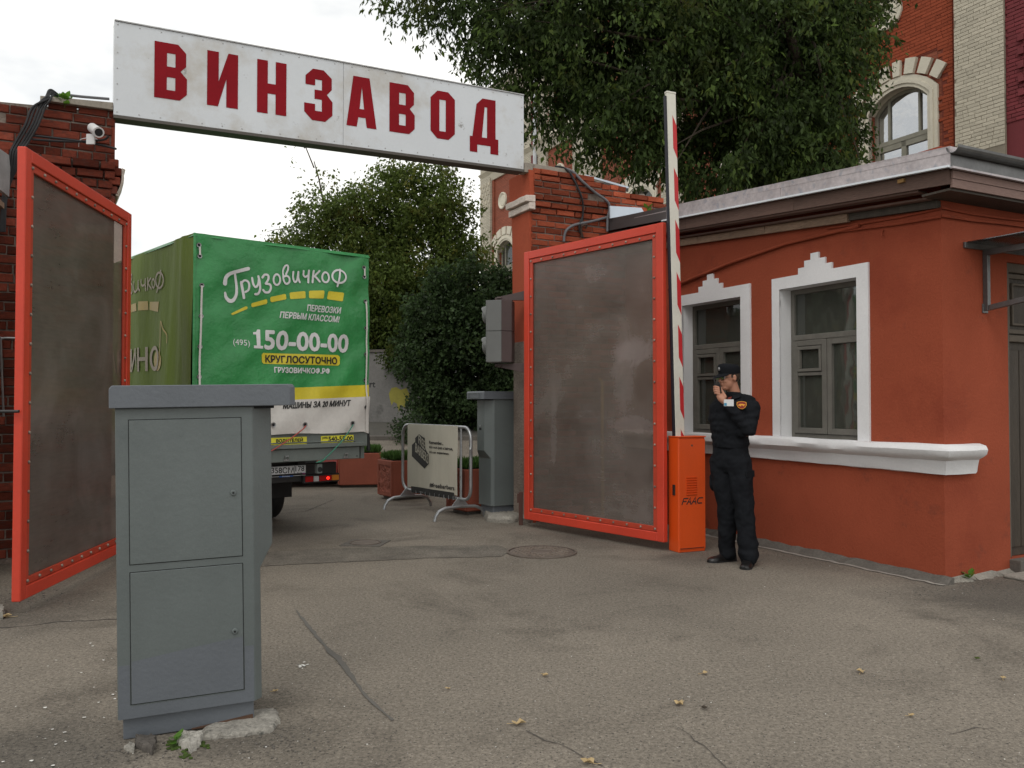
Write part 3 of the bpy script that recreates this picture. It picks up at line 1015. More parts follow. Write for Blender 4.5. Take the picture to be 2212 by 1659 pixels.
# manholes
def manhole(u, v, r, label, m, pattern, square):
    c = on_ground(u, v)
    t = thing('manhole_cover', label, 'manhole cover', (c.x, c.y, 0.0), R(-8))
    mb = MB()
    if square:
        mb.box(-r * 1.45, r * 1.45, -r * 1.35, r * 1.35, 0.001, 0.006)
        mb.build('collar', M_['dark_concrete'], t)
    mb = MB()
    n = 48
    ring = lambda rad, z: [(rad * math.cos(2 * math.pi * i / n), rad * math.sin(2 * math.pi * i / n), z) for i in range(n)]
    mb.loft([ring(r * 1.07, 0.002), ring(r * 1.07, 0.014), ring(r * 1.01, 0.014), ring(r * 1.01, 0.006)], caps=False)
    mb.build('rim', m, t)
    mb = MB()
    mb.loft([ring(r * 0.975, 0.001), ring(r * 0.975, 0.010)])
    mb.build('lid', m, t, bevel=0.001)
    if pattern:
        for i in range(-5, 6):
            for j in range(-5, 6):
                x, y = j * r * 0.19 + (i % 2) * r * 0.09, i * r * 0.17
                q = math.hypot(x, y)
                if r * 0.36 < q < r * 0.86:
                    s = r * 0.075
                    a = 0.5 if (i + j) % 2 else -0.35
                    M = Matrix.Translation((x, y, 0)) @ Matrix.Rotation(a, 4, 'Z')
                    mm = MB()
                    mm.box(-s * 1.1, s * 1.1, -s * 0.5, s * 0.5, 0.010, 0.0165, M)
                    mb2.append(mm)
        mm = MB()
        mm.loft([ring(r * 0.34, 0.010), ring(r * 0.32, 0.017), ring(r * 0.29, 0.013)])
        mm.build('boss', m, t)
        al = MB()
        for q in mb2:
            al.add(q.v, q.f)
        al.build('tread', mat('worn_tread_iron', (0.22, 0.185, 0.155), 0.5, metal=0.3, var=0.15, vs=8), t)
    return t
mb2 = []
manhole(1170, 1193.5, 0.325, 'large round cast-iron manhole cover with wavy tread in front of the right gate', M_['iron'], True, False)
manhole(789, 1173.5, 0.15, 'small plain manhole cover in a square collar before the truck', M_['iron'], False, True)

# ------------------------------------------------------------------ gatehouse
C0 = Vector((3.57, 6.90, 0))
gh = thing('gatehouse', 'single-storey orange plastered gatehouse with two white-framed windows and tin eaves', 'building', C0, ANG)
WH = 3.62
WIN = [(0.845, 1.80, 1.115, 2.635), (2.37, 3.36, 1.115, 2.63)]
# reveals are white, so the wall holes reach the outer edge of the white surround
mb = MB()
rect_wall(mb, '-x', (0, 0), 0, 5.2, -0.02, WH, WIN, 0.0)
mb2_ = MB()
rect_wall(mb2_, '-y', (0, 0), 0, 3.4, -0.02, WH, [(0.875, 1.83, 0.12, 2.72)], 0.16)
mb.add(mb2_.v, mb2_.f)
mb.face([(0, 5.2, 0), (3.4, 5.2, 0), (3.4, 5.2, WH), (0, 5.2, WH)])
mb.face([(3.4, 0, 0), (3.4, 5.2, 0), (3.4, 5.2, WH), (3.4, 0, WH)])
mb.build('wall', M_['plaster'], gh, clean=True)
# white surrounds with stepped crest
def surround(y0, y1, oz, a, b, c, d, cy, w0, steps, seed):
    """a..b opening, y0..y1 outer edges, oz outer top, cy: crest centre"""
    mb = MB()
    X = -0.022
    crest = []
    hh = 0.062
    for i, sw in enumerate(steps):
        crest.append((sw / 2, oz + i * hh, oz + (i + 1) * hh))
    out = [(y0, c - .01), (y0, oz)]
    L_ = []
    for sw, za, zb in crest:
        L_ += [(cy - sw, za), (cy - sw, zb)]
    Rr = [(2 * cy - q[0], q[1]) for q in L_][::-1]
    top = L_ + Rr
    out += top + [(y1, oz), (y1, c - .01), (b, c - .01), (b, d), (a, d), (a, c - .01)]
    g = poly_geo([out])
    n0 = [(X, p[0], p[1]) for p in g[0]]
    mb.add(n0, g[1])
    # rim back to the wall
    n = len(out)
    for i in range(n):
        p, q = out[i], out[(i + 1) % n]
        mb.face([(X, p[0], p[1]), (X, q[0], q[1]), (0.001, q[0], q[1]), (0.001, p[0], p[1])])
    mb.build('window_surround', M_['white_plaster'], gh)
    mb = MB()
    dd = 0.17
    for (p, q) in (((a, c), (a, d)), ((b, c), (b, d)), ((a, d), (b, d)), ((a, c), (b, c))):
        mb.face([(-.0215, p[0], p[1]), (-.0215, q[0], q[1]), (dd, q[0], q[1]), (dd, p[0], p[1])])
    mb.build('reveal', M_['white_plaster'], gh)
surround(0.715, 1.905, 2.755, 0.845, 1.80, 1.115, 2.635, 1.335, 0, (0.42, 0.26, 0.10), 1)
surround(2.225, 3.49, 2.755, 2.37, 3.36, 1.115, 2.63, 2.86, 0, (0.40, 0.25, 0.10), 2)
def gh_window(a, b, c, d):
    X = 0.165
    w = b - a
    f = MB()
    fw = 0.05
    f.box(X - .03, X + .03, a, a + fw, c, d)
    f.box(X - .03, X + .03, b - fw, b, c, d)
    f.box(X - .03, X + .03, a + fw, b - fw, d - fw, d)
    f.box(X - .03, X + .03, a + fw, b - fw, c, c + fw * 1.1)
    zt = c + (d - c) * 0.655
    f.box(X - .045, X + .03, a + fw, b - fw, zt, zt + 0.055)
    fr = f.build('window', M_['frame_grey'], gh, bevel=0.004)
    cy = (a + b) / 2
    def leaf(y0, y1, vent):
        m = MB()
        t = 0.055
        z0, z1 = c + fw * 1.1 + .004, zt - .004
        m.box(X - .048, X + .005, y0, y0 + t, z0, z1)
        m.box(X - .048, X + .005, y1 - t, y1, z0, z1)
        m.box(X - .048, X + .005, y0 + t, y1 - t, z0, z0 + t)
        m.box(X - .048, X + .005, y0 + t, y1 - t, z1 - t, z1)
        if vent:
            zv = z1 - 0.32
            m.box(X - .048, X + .005, y0 + t, y1 - t, zv - .035, zv)
            m.box(X - .060, X - .02, y0 + t + .004, y1 - t - .004, zv + .006, zv + .036)
            m.box(X - .060, X - .02, y0 + t + .004, y1 - t - .004, z1 - t - .036, z1 - t - .006)
            m.box(X - .060, X - .02, y0 + t + .004, y0 + t + .032, zv + .036, z1 - t - .036)
            m.box(X - .060, X - .02, y1 - t - .032, y1 - t - .004, zv + .036, z1 - t - .036)
        m.build('casement', M_['frame_grey'], fr, bevel=0.004)
        g = MB()
        g.box(X - .012, X - .008, y0 + t - .004, y1 - t + .004, z0 + t - .004, z1 - t + .004)
        g.build('pane', M_['pane'], fr)
    leaf(cy + .004, b - fw - .002, True)
    leaf(a + fw + .002, cy - .004, False)
    g = MB()
    g.box(X - .006, X - .002, a + fw - .004, b - fw + .004, zt + .051, d - fw + .004)
    g.build('pane', M_['pane'], fr)
    m = MB()
    m.box(X + .45, X + .47, a - .4, b + .4, c - .4, d + .4)
    m.box(X + .04, X + .47, b + .4, b + .42, c - .4, d + .4)
    m.build('room_wall', M_['interior'], fr)
    m = MB()
    pts = []
    for i in range(41):
        y = a + 0.02 + (w - 0.04) * i / 40
        if 0.30 < i / 40 < 0.56:
            continue
        pts.append((y, X + .12 + .018 * math.sin(i * 1.9)))
    for i in range(len(pts) - 1):
        if pts[i + 1][0] - pts[i][0] < 0.05:
            m.face([(pts[i][1], pts[i][0], c - .1), (pts[i + 1][1], pts[i + 1][0], c - .1), (pts[i + 1][1], pts[i + 1][0], zt), (pts[i][1], pts[i][0], zt)])
    m.build('curtain', M_['curtain'], fr, smooth=True)
    return fr
for w in WIN:
    gh_window(*w)
# heavy white sill band, hand-plastered, wrapping the corner
prof = [(0.0, 1.125), (0.075, 1.140), (0.120, 1.124), (0.138, 1.090), (0.130, 1.052), (0.100, 1.026), (0.062, 1.004), (0.050, 0.960), (0.036, 0.905), (0.0, 0.900)]
path = [(0, 4.6)] + [(0, 4.6 - 0.1 * i) for i in range(1, 46)] + [(0, 0.03)] + [(0, 0)] + [(0.05 * i, 0) for i in range(1, 7)] + [(0.345, 0)]
rings = []
for i, (x, y) in enumerate(path):
    if x == 0 and y > 0.0001:
        dx, dy = -1, 0
    elif x == 0:
        dx, dy = -1, -1
    else:
        dx, dy = 0, -1
    rg = []
    for j, (o, z) in enumerate(prof):
        nn = noise.noise(Vector((x * 3, y * 3, z * 5 + j))) * 0.010
        amp = 1.0 if 0.005 < o else 0.0
        # swelling towards the corner, as the photograph shows
        swell = 1.0 + 0.12 * max(0.0, 1 - y / 1.6) * (1 if x == 0 else 1)
        oo = o * swell + nn * amp
        zz = z + noise.noise(Vector((x * 4 + 9, y * 4, j * 0.7))) * 0.007 + (0.016 * max(0.0, 1 - y / 2.5) if j > 6 else 0) * -1
        rg.append((x + dx * oo, y + dy * oo, zz))
    rings.append(rg)
# rounded end
last = rings[-1]
rings.append([(0.372, p[1] * 0.86, p[2] * 0.9 + 1.02 * 0.1) for j, p in enumerate(last)])
rings.append([(0.388, p[1] * 0.5, p[2] * 0.65 + 1.02 * 0.35) for j, p in enumerate(last)])
mb = MB()
mb.loft(rings)
mb.build('sill_band', M_['white_plaster'], gh, smooth=True)
# base: cement skirting along the foot
mb = MB()
pp = []
rr = random.Random(4)
for i in range(36):
    y = 3.0 - i * 0.088
    pp.append((y, 0.10 + rr.uniform(-.02, .02), 0.055 + rr.uniform(-.012, .012) * (1 if i % 2 else 0.3)))
for i in range(len(pp) - 1):
    (y, w_, h_), (y2, w2, h2) = pp[i], pp[i + 1]
    mb.hexa([(0, y, 0), (-w_, y, 0), (-w2, y2, 0), (0, y2, 0)], [(0.002, y, h_), (-.018, y, h_), (-.018, y2, h2), (0.002, y2, h2)])
mb.build('foot_mortar', M_['dark_concrete'], gh)
mb = MB()
for i in range(len(pp) - 1):
    (y, w_, h_), (y2, w2, h2) = pp[i], pp[i + 1]
    g0, g1 = 0.018 * (y / 3) , 0
    mb.face([(-w_ - .012, y, .006), (-w_ - .055 - g0, y, .006), (-w2 - .055 - g0, y2 - .001, .006), (-w2 - .012, y2 - .001, .006)])
mb.build('cement_strip', M_['strip_concrete'], gh)
mb = MB()
for i in range(12):
    x = i * 0.085
    mb.hexa([(x, 0, 0), (x + .085, 0, 0), (x + .085, -.045 - .02 * (i % 3), 0), (x, -.05 - .02 * ((i + 1) % 2), 0)],
            [(x, .002, .03 + .006 * (i % 4)), (x + .085, .002, .03 + .006 * ((i + 1) % 4)), (x + .085, -.012, .026), (x, -.012, .026)])
mb.build('foot_mortar', M_['concrete'], gh)

# eaves: everything climbs 7.7 cm per metre away from the corner
E = 0.30
SL = 0.077
def ez(y):
    return (y + E) * SL
def eave_board(name, m, x_out, x_in, z0, z1, y0, y1, pieces, tilt=0.0, jit=0.0):
    step = (y1 - y0) / pieces
    for k in range(pieces):
        a, b = y0 + k * step + 0.0015, y0 + (k + 1) * step - 0.0015
        q = MB()
        jj = jit * ((k % 2) * 2 - 1)
        q.hexa([(x_out + tilt, a, z0 + ez(a)), (x_in, a, z0 + ez(a)), (x_in, b, z0 + ez(b)), (x_out + tilt, b, z0 + ez(b))],
               [(x_out + jj, a, z1 + ez(a)), (x_in, a, z1 + ez(a)), (x_in, b, z1 + ez(b)), (x_out + jj, b, z1 + ez(b))])
        q.build(name, m, gh)
eave_board('fascia_sheet', M_['zinc'], -E, -E + .004, 3.345, 3.495, -E, 3.30, 2, 0.012, 0.001)
eave_board('fascia_sheet', M_['dark_sheet'], -E, -E + .004, 3.345, 3.495, 3.30, 5.0, 1, 0.012)
eave_board('drip_edge', M_['zinc_edge'], -E - .028, -E + .012, 3.326, 3.343, -E, 3.35, 1)
eave_board('fascia_board', M_['wood_brown'], -E + .035, -E + .058, 3.205, 3.325, -E + .04, 4.6, 3)
eave_board('soffit_board', M_['wood_brown'], -E + .058, -0.13, 3.187, 3.203, 0.03, 4.6, 4)
eave_board('soffit_board', M_['wood_brown'], -.13, 0.01, 3.140, 3.158, 0.03, 4.6, 4)
eave_board('cornice_board', M_['wood_tan'], -.066, -.026, 3.06, 3.137, 0.9, 4.6, 7, 0.0, 0.004)
eave_board('wall_plate', M_['wood_dark'], -.05, 0.0, 3.075, 3.137, 0.0, 0.9, 1)
# the short street side
def side_board(name, m, y_out, y_in, z0, z1, x0, x1, pieces, slope=0.0):
    step = (x1 - x0) / pieces
    for k in range(pieces):
        a, b = x0 + k * step + .0015, x0 + (k + 1) * step - .0015
        q = MB()
        q.box(a, b, y_out, y_in, z0, z1)
        q.build(name, m, gh)
def gutter(z, r, y):
    q = MB()
    n = 9
    for i in range(n):
        a0, a1 = math.pi + math.pi * i / n, math.pi + math.pi * (i + 1) / n
        p0 = (y + r * math.cos(a0), z + r * math.sin(a0))
        p1 = (y + r * math.cos(a1), z + r * math.sin(a1))
        q0 = (y + (r - .004) * math.cos(a0), z + (r - .004) * math.sin(a0))
        q1 = (y + (r - .004) * math.cos(a1), z + (r - .004) * math.sin(a1))
        for x0, x1 in ((-E - .02, 3.6),):
            q.hexa([(x0, p0[0], p0[1]), (x1, p0[0], p0[1]), (x1, p1[0], p1[1]), (x0, p1[0], p1[1])],
                   [(x0, q0[0], q0[1]), (x1, q0[0], q0[1]), (x1, q1[0], q1[1]), (x0, q1[0], q1[1])])
    q.build('gutter', M_['gutter'], gh, smooth=True)
gutter(3.485, 0.055, -E - .03)
side_board('fascia_sheet', M_['gutter'], -E - .004, -E, 3.335, 3.43, -E, 3.6, 2)
side_board('drip_edge', M_['zinc'], -E - .022, -E + .008, 3.318, 3.334, -E, 3.6, 1)
side_board('fascia_board', M_['wood_pink'], -E + .02, -E + .042, 3.255, 3.317, -E + .06, 3.6, 2)
side_board('fascia_board', M_['wood_pink'], -E + .026, -E + .046, 3.185, 3.252, -E + .06, 3.6, 2)
side_board('soffit_board', M_['wood_dark'], -E + .05, 0.0, 3.165, 3.183, -E + .06, 3.6, 2)
mb = MB()
for k, (o, z) in enumerate(((0.022, 3.10), (0.034, 3.04))):
    mb.tube([(-.01 + .4 * i, -o * 0.7, z - .012 * math.sin(i * 1.3 + k)) for i in range(10)], 0.012, 6)
    mb.tube([(-o * 0.6, -.01 + .4 * i, z - 0.02 + ez(.4 * i) * 0.6 - .014 * math.sin(i * 1.1 + k)) for i in range(4)], 0.010, 6)
mb.build('painted_cable', M_['plaster'], gh, smooth=True)
# roof
mb = MB()
mb.hexa([(-E, -E, 3.44), (3.6, -E, 3.44), (3.6, 5.0, 3.44 + ez(5.0)), (-E + .005, 5.0, 3.44 + ez(5.0))],
        [(-E, -E, 3.494), (3.6, -E, 3.494), (3.6, 5.0, 3.494 + ez(5.0)), (-E + .005, 5.0, 3.494 + ez(5.0))])
mb.build('roof', M_['zinc'], gh)
# painted pipe that runs up under the eaves
mb = MB()
mb.tube([(-.028, 3.62, 2.86), (-.028, 3.4, 2.90), (-.028, 2.5, 3.02), (-.028, 1.7, 3.09), (-.028, 0.8, 3.10)], 0.017, 8)
mb.build('painted_pipe', M_['plaster'], gh, smooth=True)
# junk box on fascia, small hook
mb = MB()
mb.box(-E + .012, -E + .034, 0.13, 0.19, 3.285 + ez(.1), 3.315 + ez(.1))
mb.build('timber_stub', mat('ochre_wood_stub', (0.30, 0.17, 0.06), 0.8), gh)
mb = MB()
mb.tube([(0, 1.18 - .62, 3.02), (-.02, .56, 3.0), (-.03, .56, 2.965), (-.015, .545, 2.95)], 0.006, 6)
mb.build('wall_hook', M_['plaster'], gh)
# door on the street side
mb = MB()
mb.box(0.875, 0.945, 0.03, 0.14, 0.12, 2.72)
mb.box(0.945, 1.83, 0.03, 0.14, 2.64, 2.72)
mb.box(0.945, 1.83, 0.03, 0.14, 2.02, 2.08)
mb.build('door_frame', M_['frame_door'], gh, bevel=0.006)
mb = MB()
mb.box(0.948, 1.83, 0.07, 0.12, 0.125, 2.018)
dr = mb.build('door', M_['wood_dark'], gh)
for k in range(5):
    q = MB()
    q.box(0.955 + k * .17, 0.955 + k * .17 + .16, 0.055, 0.069, 0.2, 1.95)
    q.build('board', M_['wood_dark'], dr, bevel=0.004)
mb = MB()
mb.box(0.95, 1.83, 0.075, 0.09, 2.08, 2.64)
tr_ = mb.build('transom_panel', M_['wood_dark'], gh)
mb = MB()
for (a, b, c, d) in ((0.955, 1.80, 2.095, 2.13), (0.955, 1.80, 2.59, 2.63), (0.955, 0.99, 2.13, 2.59), (1.03, 1.80, 2.17, 2.19), (1.03, 1.80, 2.53, 2.55), (1.03, 1.05, 2.19, 2.53)):
    mb.box(a, b, 0.05, 0.074, c, d)
mb.build('panel_moulding', M_['frame_door'], tr_, bevel=0.004)
mb = MB()
mb.box(0.86, 3.0, -.10, 0.16, 0.0, 0.118)
mb.build('door_step', M_['dark_concrete'], gh, bevel=0.006)
mb = MB()
mb.box(0.60, 3.2, -.40, -.10, 0.0, 0.03)
mb.build('door_step', M_['concrete'], gh, bevel=0.01)

# door canopy: smoky sheet on angle brackets
cn = thing('door_canopy', 'small glass door canopy on dark angle brackets beside the gatehouse door', 'canopy', C0 + AX * 0.0, ANG)
mb = MB()
mb.box(0.30, 2.2, -.62, -.02, 2.835, 2.842, Matrix.Translation((0, 0, 0)))
mb.build('glass_sheet', glass_mat('canopy_glass', (0.5, 0.5, 0.5), fac=0.15, refl_rough=0.15), cn)
mb = MB()
mb.box(0.28, 2.22, -.645, -.60, 2.80, 2.85)
mb.box(0.28, 2.22, -.02, 0.0, 2.79, 2.84)
mb.build('edge_rail', M_['gutter'], cn, bevel=0.003)
for x in (0.555, 1.9):
    mb = MB()
    mb.box(x - .02, x + .02, -.60, -.002, 2.745, 2.795)
    mb.box(x - .02, x + .02, -.045, -.002, 2.27, 2.745)
    mb.box(x - .035, x + .035, -.012, -.001, 2.25, 2.33)
    q = [(x - .018, -.60, 2.745), (x + .018, -.60, 2.745), (x + .018, -.55, 2.745), (x - .018, -.55, 2.745)]
    mb.hexa([(x - .018, -.60, 2.345), (x + .018, -.60, 2.345), (x + .018, -.05, 2.27), (x - .018, -.05, 2.27)], [(x - .018, -.60, 2.39), (x + .018, -.60, 2.39), (x + .018, -.05, 2.315), (x - .018, -.05, 2.315)])
    mb.box(x - .018, x + .018, -.60, -.56, 2.39, 2.745)
    mb.build('bracket', M_['gutter'], cn, bevel=0.002)

# ------------------------------------------------------------------ gate piers of old brick
BR = brick_meshes(M_['brick'], 7)
BRD = brick_meshes(M_['brick_dark'], 7)
pr_o = Vector((0.22, 10.30, 0))
rp_ = thing('brick_pier', 'right gate pier, bare crumbling brick front with a painted orange jamb', 'gate pier', pr_o, ANG)
def pier_top(s):
    return 4.37 if s < 0.75 else (4.37 - (s - 0.75) * 0.10 if s < 1.3 else 4.30 - (s - 1.3) * 0.16)
mb = MB()
mb.box(0.012, 2.2, 0.002, 0.46, 0, 4.0)
mb.box(0.012, 1.4, 0.002, 0.46, 4.0, 4.26)
mb.box(0.014, 1.40, -.068, 0.002, 4.04, 4.26)
mb.box(1.40, 2.15, -.068, 0.002, 4.04, 4.12)
mb.box(0.014, 2.15, -.036, 0.002, 3.95, 4.038)
mb.build('core', M_['mortar'], rp_)
def keepr(s, z, a, b):
    return z < pier_top(s) - .01
def proudr(s, z):
    if z > 4.02:
        return 0.075
    if z > 3.94:
        return 0.045
    if z > 3.86:
        return 0.02
    return 0.0
lay_bricks(rp_, BR, '-y', 0.01, 2.2, 0.10, 4.40, 0.0795, 0.262, 0.013, 0.06, keep=keepr, proud=proudr, seed=5, missing=0.012, origin=(0, 0.05), clip=lambda u, v: v < 1160)
# painted jamb (leans a little, ragged outer edge)
mb = MB()
zz = [0, 0.5, 1.0, 1.5, 2.0, 2.5, 3.0, 3.5, 3.86]
rings = []
for i, z in enumerate(zz):
    w = noise.noise(Vector((0, 0, z * 1.3))) * .014
    x = 0.055 * (1 - z / 3.9) + w
    rings.append([(x - .012, -.005 + w * .3, z), (x + .03, -.005 + w * .3, z), (0.05, 0.47, z), (x - .012, 0.47, z)])
mb.loft(rings)
mb.build('painted_jamb', M_['plaster2'], rp_)
mb = MB()
rings = []
for i in range(6):
    z = 4.03 + i * 0.065
    w = noise.noise(Vector((5, 0, z * 4))) * .015
    rings.append([(-.045 + w, -.075, z), (0.03, -.072, z), (0.04, 0.47, z), (-.045 + w, 0.47, z)])
mb.loft(rings)
mb.build('painted_head', M_['plaster2'], rp_)
mb = MB()
for (a, b, o) in ((3.865, 3.955, 0.055), (3.957, 4.045, 0.10)):
    rings = []
    for i in range(10):
        y = -.09 + i * .063
        w = noise.noise(Vector((o * 50, y * 6, 0))) * .014
        rings.append([(-o + w, y, a + w), (0.035, y, a), (0.035, y, b), (-o + w * .6, y, b - .012 + w)])
    mb.loft(rings)
mb.build('white_moulding', M_['white_mould'], rp_, bevel=0.006)
# weathered mortar lumps on top
mb = MB()
rr = random.Random(8)
for i in range(34):
    s = rr.uniform(0.2, 2.0)
    mb.ball((s, rr.uniform(-.01, .2), pier_top(s) + rr.uniform(-.03, .012)), rr.uniform(.04, .11), rr.uniform(.05, .1), rr.uniform(.015, .04), 8, 5)
mb.build('mortar_lumps', M_['mortar'], rp_, smooth=True, kind='stuff')
# roof flashing behind the pier
mb = MB()
a, b = at(1265, 381, 10.9), at(1358, 407, 11.35)
mb.prism([rp_.matrix_basis.inverted() @ q for q in (a, b, b + Vector((0.05, 0.4, 0.05)), a + Vector((0.05, 0.4, 0.05)))], (0, 0, 0.025))
mb.build('capping_sheet', M_['blue_sheet'], rp_)
mb = MB()
mb.box(0.80, 1.45, -.03, 0.02, 4.06, 4.08)
# steel beam under the sign, resting on both piers
M_['beam'] = mat('dirty_cream_beam', (0.26, 0.23, 0.19), 0.6, var=0.15, vs=5, grain=0.1, gs=40, spots=((0.09, 0.06, 0.05), 6, 0.6, 0.1))

lp_o = Vector((-3.87, 8.08, 0))
lp_ = thing('brick_pier', 'left gate pier of dark sooty brick with corbelled head', 'gate pier', lp_o, ANG)
mb = MB()
mb.hexa([(-3.2, 0.008, 0), (-.02, 0.008, 0), (-.02, .5, 0), (-3.2, .5, 0)], [(-3.2, 0.008, 4.15), (-.02, 0.008, 4.312), (-.02, .5, 4.312), (-3.2, .5, 4.15)])
mb.build('core', M_['mortar'], lp_)
def keepl(s, z, a, b):
    if z > 4.325 + s * 0.05:
        return False
    if s > -.02 and z < 3.4:
        return False
    return True
def proudl(s, z):
    if 3.50 < z < 3.60:
        return 0.02
    if 3.60 < z < 3.70:
        return 0.04
    if 3.70 < z < 3.80:
        return 0.075
    return 0.0
lay_bricks(lp_, BRD, '-y', -3.2, 0.0, 0.05, 4.36, 0.0875, 0.262, 0.012, 0.06, keep=keepl, proud=proudl, seed=6, missing=0.012, origin=(0, 0.05), clip=lambda u, v: u < 262)
# corbelled flank with flaking white paint
mb = MB()
rr = random.Random(12)
for k, (z, o) in enumerate(((3.42, .005), (3.51, .022), (3.60, .045), (3.69, .055), (3.775, .03))):
    mb.box(-.06, o, 0.0 - o * .6, 0.5, z, z + .078)
mb.build('corbel', M_['brick_dark'], lp_, bevel=0.008)
mb = MB()
mb.box(-.04, -.005, 0.0, 0.5, 0, 3.42)
mb.box(-.04, -.005, 0.0, 0.5, 3.86, 4.29)
mb.build('flank', M_['brick_dark'], lp_)
mb = MB()
rings = []
for i in range(7):
    z = 3.50 + i * .045
    w = abs(noise.noise(Vector((9, 1, z * 7)))) * .03
    o = .0 + .052 * math.sin(min(1, i / 4) * math.pi / 2)
    rings.append([(o + .004, -.01 - w, z), (o + .022 + w, 0.02, z), (o + .015 + w, 0.45, z), (o, 0.45, z)])
mb.loft(rings)
mb.build('flaking_plaster', M_['white_mould'], lp_)
mb = MB()
rr = random.Random(3)
for i in range(0):
    s = rr.uniform(-2.6, -.1)
    mb.ball((s, rr.uniform(-.02, .2), 4.30 + s * .05 + rr.uniform(-.03, .01)), rr.uniform(.06, .16), rr.uniform(.05, .1), rr.uniform(.02, .045), 8, 5)

# ------------------------------------------------------------------ sign over the gate
SA = math.atan2(0.481, 0.877)
H_S, L_S = 0.918, 4.575
sl = at(245.2, 247.3, 8.02)
sg = thing('gate_sign', 'long white sign board with dark red capital letters across the gate', 'sign', (sl.x, sl.y, sl.z), SA)
srt = at(1130.7, 366, 8.02 + L_S * math.sin(SA))
drop = srt.z - sl.z
def sp(s, z, d=0.0):
    return (s, -d, z + drop * s / L_S)
for k in range(2):
    a, b = (0, 2.285) if k == 0 else (2.288, L_S)
    q = MB()
    q.hexa([sp(a, 0), sp(b, 0), (b, 0.16, sp(b, 0)[2]), (a, 0.16, sp(a, 0)[2])], [sp(a, H_S), sp(b, H_S), (b, 0.16, sp(b, H_S)[2]), (a, 0.16, sp(a, H_S)[2])])
    q.build('panel', M_['sign'], sg, bevel=0.003)
M_['lip'] = mat('grey_sheet_edge', (0.40, 0.40, 0.40), 0.5, metal=0.3, var=0.2, vs=8)
q = MB()
q.hexa([sp(0, H_S + .001, .012), sp(L_S, H_S + .001, .012), (L_S, 0.18, sp(L_S, H_S)[2]), (0, 0.18, sp(0, H_S)[2])], [sp(0, H_S + .012, .012), sp(L_S, H_S + .012, .012), (L_S, 0.18, sp(L_S, H_S)[2] + .012), (0, 0.18, sp(0, H_S)[2] + .012)])
q.build('top_edge', M_['lip'], sg)
q = MB()
q.hexa([sp(0.0, -.03, .004), sp(L_S, -.03, .004), (L_S, 0.17, sp(L_S, -.03)[2]), (0.0, 0.17, sp(0, -.03)[2])], [sp(0.0, -.001, .004), sp(L_S, -.001, .004), (L_S, 0.17, sp(L_S, -.001)[2]), (0.0, 0.17, sp(0, -.001)[2])])
q.build('bottom_edge', mat('dark_underside', (0.09, 0.08, 0.07), 0.7), sg)
# rivets round the edge
rv = MB()
rv.ball((0, 0, 0), .007, .003, .007, 8, 5)
r0 = rv.build('rivet', M_['lip'], sg, smooth=True)
r0.location = sp(0.03, 0.03, .002)
for k in range(1, 24):
    add_copy(r0, sg, sp(0.03 + k * .196, 0.03, .002))
for k in range(24):
    add_copy(r0, sg, sp(0.03 + k * .196, H_S - .03, .002))
for s in (0.03, L_S - .03):
    for k in range(1, 6):
        add_copy(r0, sg, sp(s, k * H_S / 6, .002))
# letters, cut with clipped corners
def s_of(u):
    k = (u - CX) / FPX
    return (k * sl.y - sl.x) / (math.cos(SA) - math.sin(SA) * k)
def oct_letters():
    c = 0.20
    V = {}
    V['В'] = [[(0, 0), (.78, 0), (1, .12), (1, .40), (.80, .52), (.97, .62), (.97, .86), (.72, 1), (0, 1)],
              [(.38, .16), (.38, .39), (.64, .39), (.64, .16)], [(.38, .58), (.38, .82), (.64, .82), (.64, .58)]]
    V['И'] = [[(0, 0), (.35, 0), (.62, .52), (.62, 0), (1, 0), (1, 1), (.68, 1), (.37, .46), (.37, 1), (0, 1)]]
    V['Н'] = [[(0, 0), (.36, 0), (.36, .38), (.63, .38), (.63, 0), (1, 0), (1, 1), (.63, 1), (.63, .57), (.36, .57), (.36, 1), (0, 1)]]
    V['З'] = [[(.28, 0), (.74, 0), (1, .14), (1, .40), (.80, .53), (.97, .64), (.97, .86), (.68, 1), (.30, 1), (.04, .85), (.04, .68), (.38, .68), (.38, .80), (.62, .80), (.62, .60), (.36, .60), (.36, .42), (.62, .42), (.62, .19), (.38, .19), (.38, .32), (0, .32), (0, .15)]]
    V['А'] = [[(0, 0), (.34, 0), (.39, .19), (.63, .19), (.67, 0), (1, 0), (.76, 1), (.22, 1)], [(.43, .36), (.505, .80), (.58, .36)]]
    V['О'] = [[(.27, 0), (.74, 0), (1, .14), (1, .86), (.72, 1), (.28, 1), (0, .84), (0, .15)], [(.36, .16), (.36, .82), (.62, .82), (.62, .16)]]
    V['Д'] = [[(0, -.165), (.26, -.165), (.26, 0), (.72, 0), (.72, -.165), (1, -.165), (1, .165), (.90, .165), (.90, 1), (.44, 1), (.23, .86), (.09, .165), (0, .165)],
              [(.42, .165), (.515, .82), (.60, .82), (.60, .165)]]
    return V
LT = oct_letters()
spans = [('В', 326.5, 397.8), ('И', 441.7, 509), ('Н', 550.6, 614.5), ('З', 653.5, 715), ('А', 745.6, 811), ('В', 839, 894), ('О', 928.5, 981.5), ('Д', 1014, 1076)]
zb, zt_ = 0.262 * H_S, 0.862 * H_S
for ch, u0, u1 in spans:
    s0, s1 = s_of(u0), s_of(u1)
    g = poly_geo(LT[ch])
    m = MB()
    zl, zh = (zb - .03, zt_) if ch == 'Д' else (zb - .012, zt_)
    if ch == 'Д':
        zl = 0.245 * H_S
    m.add([sp(s0 + (s1 - s0) * x, zl + (zh - zl) * y, .0035) for x, y in g[0]], g[1])
    m.build('letter', M_['sign_red'], sg)
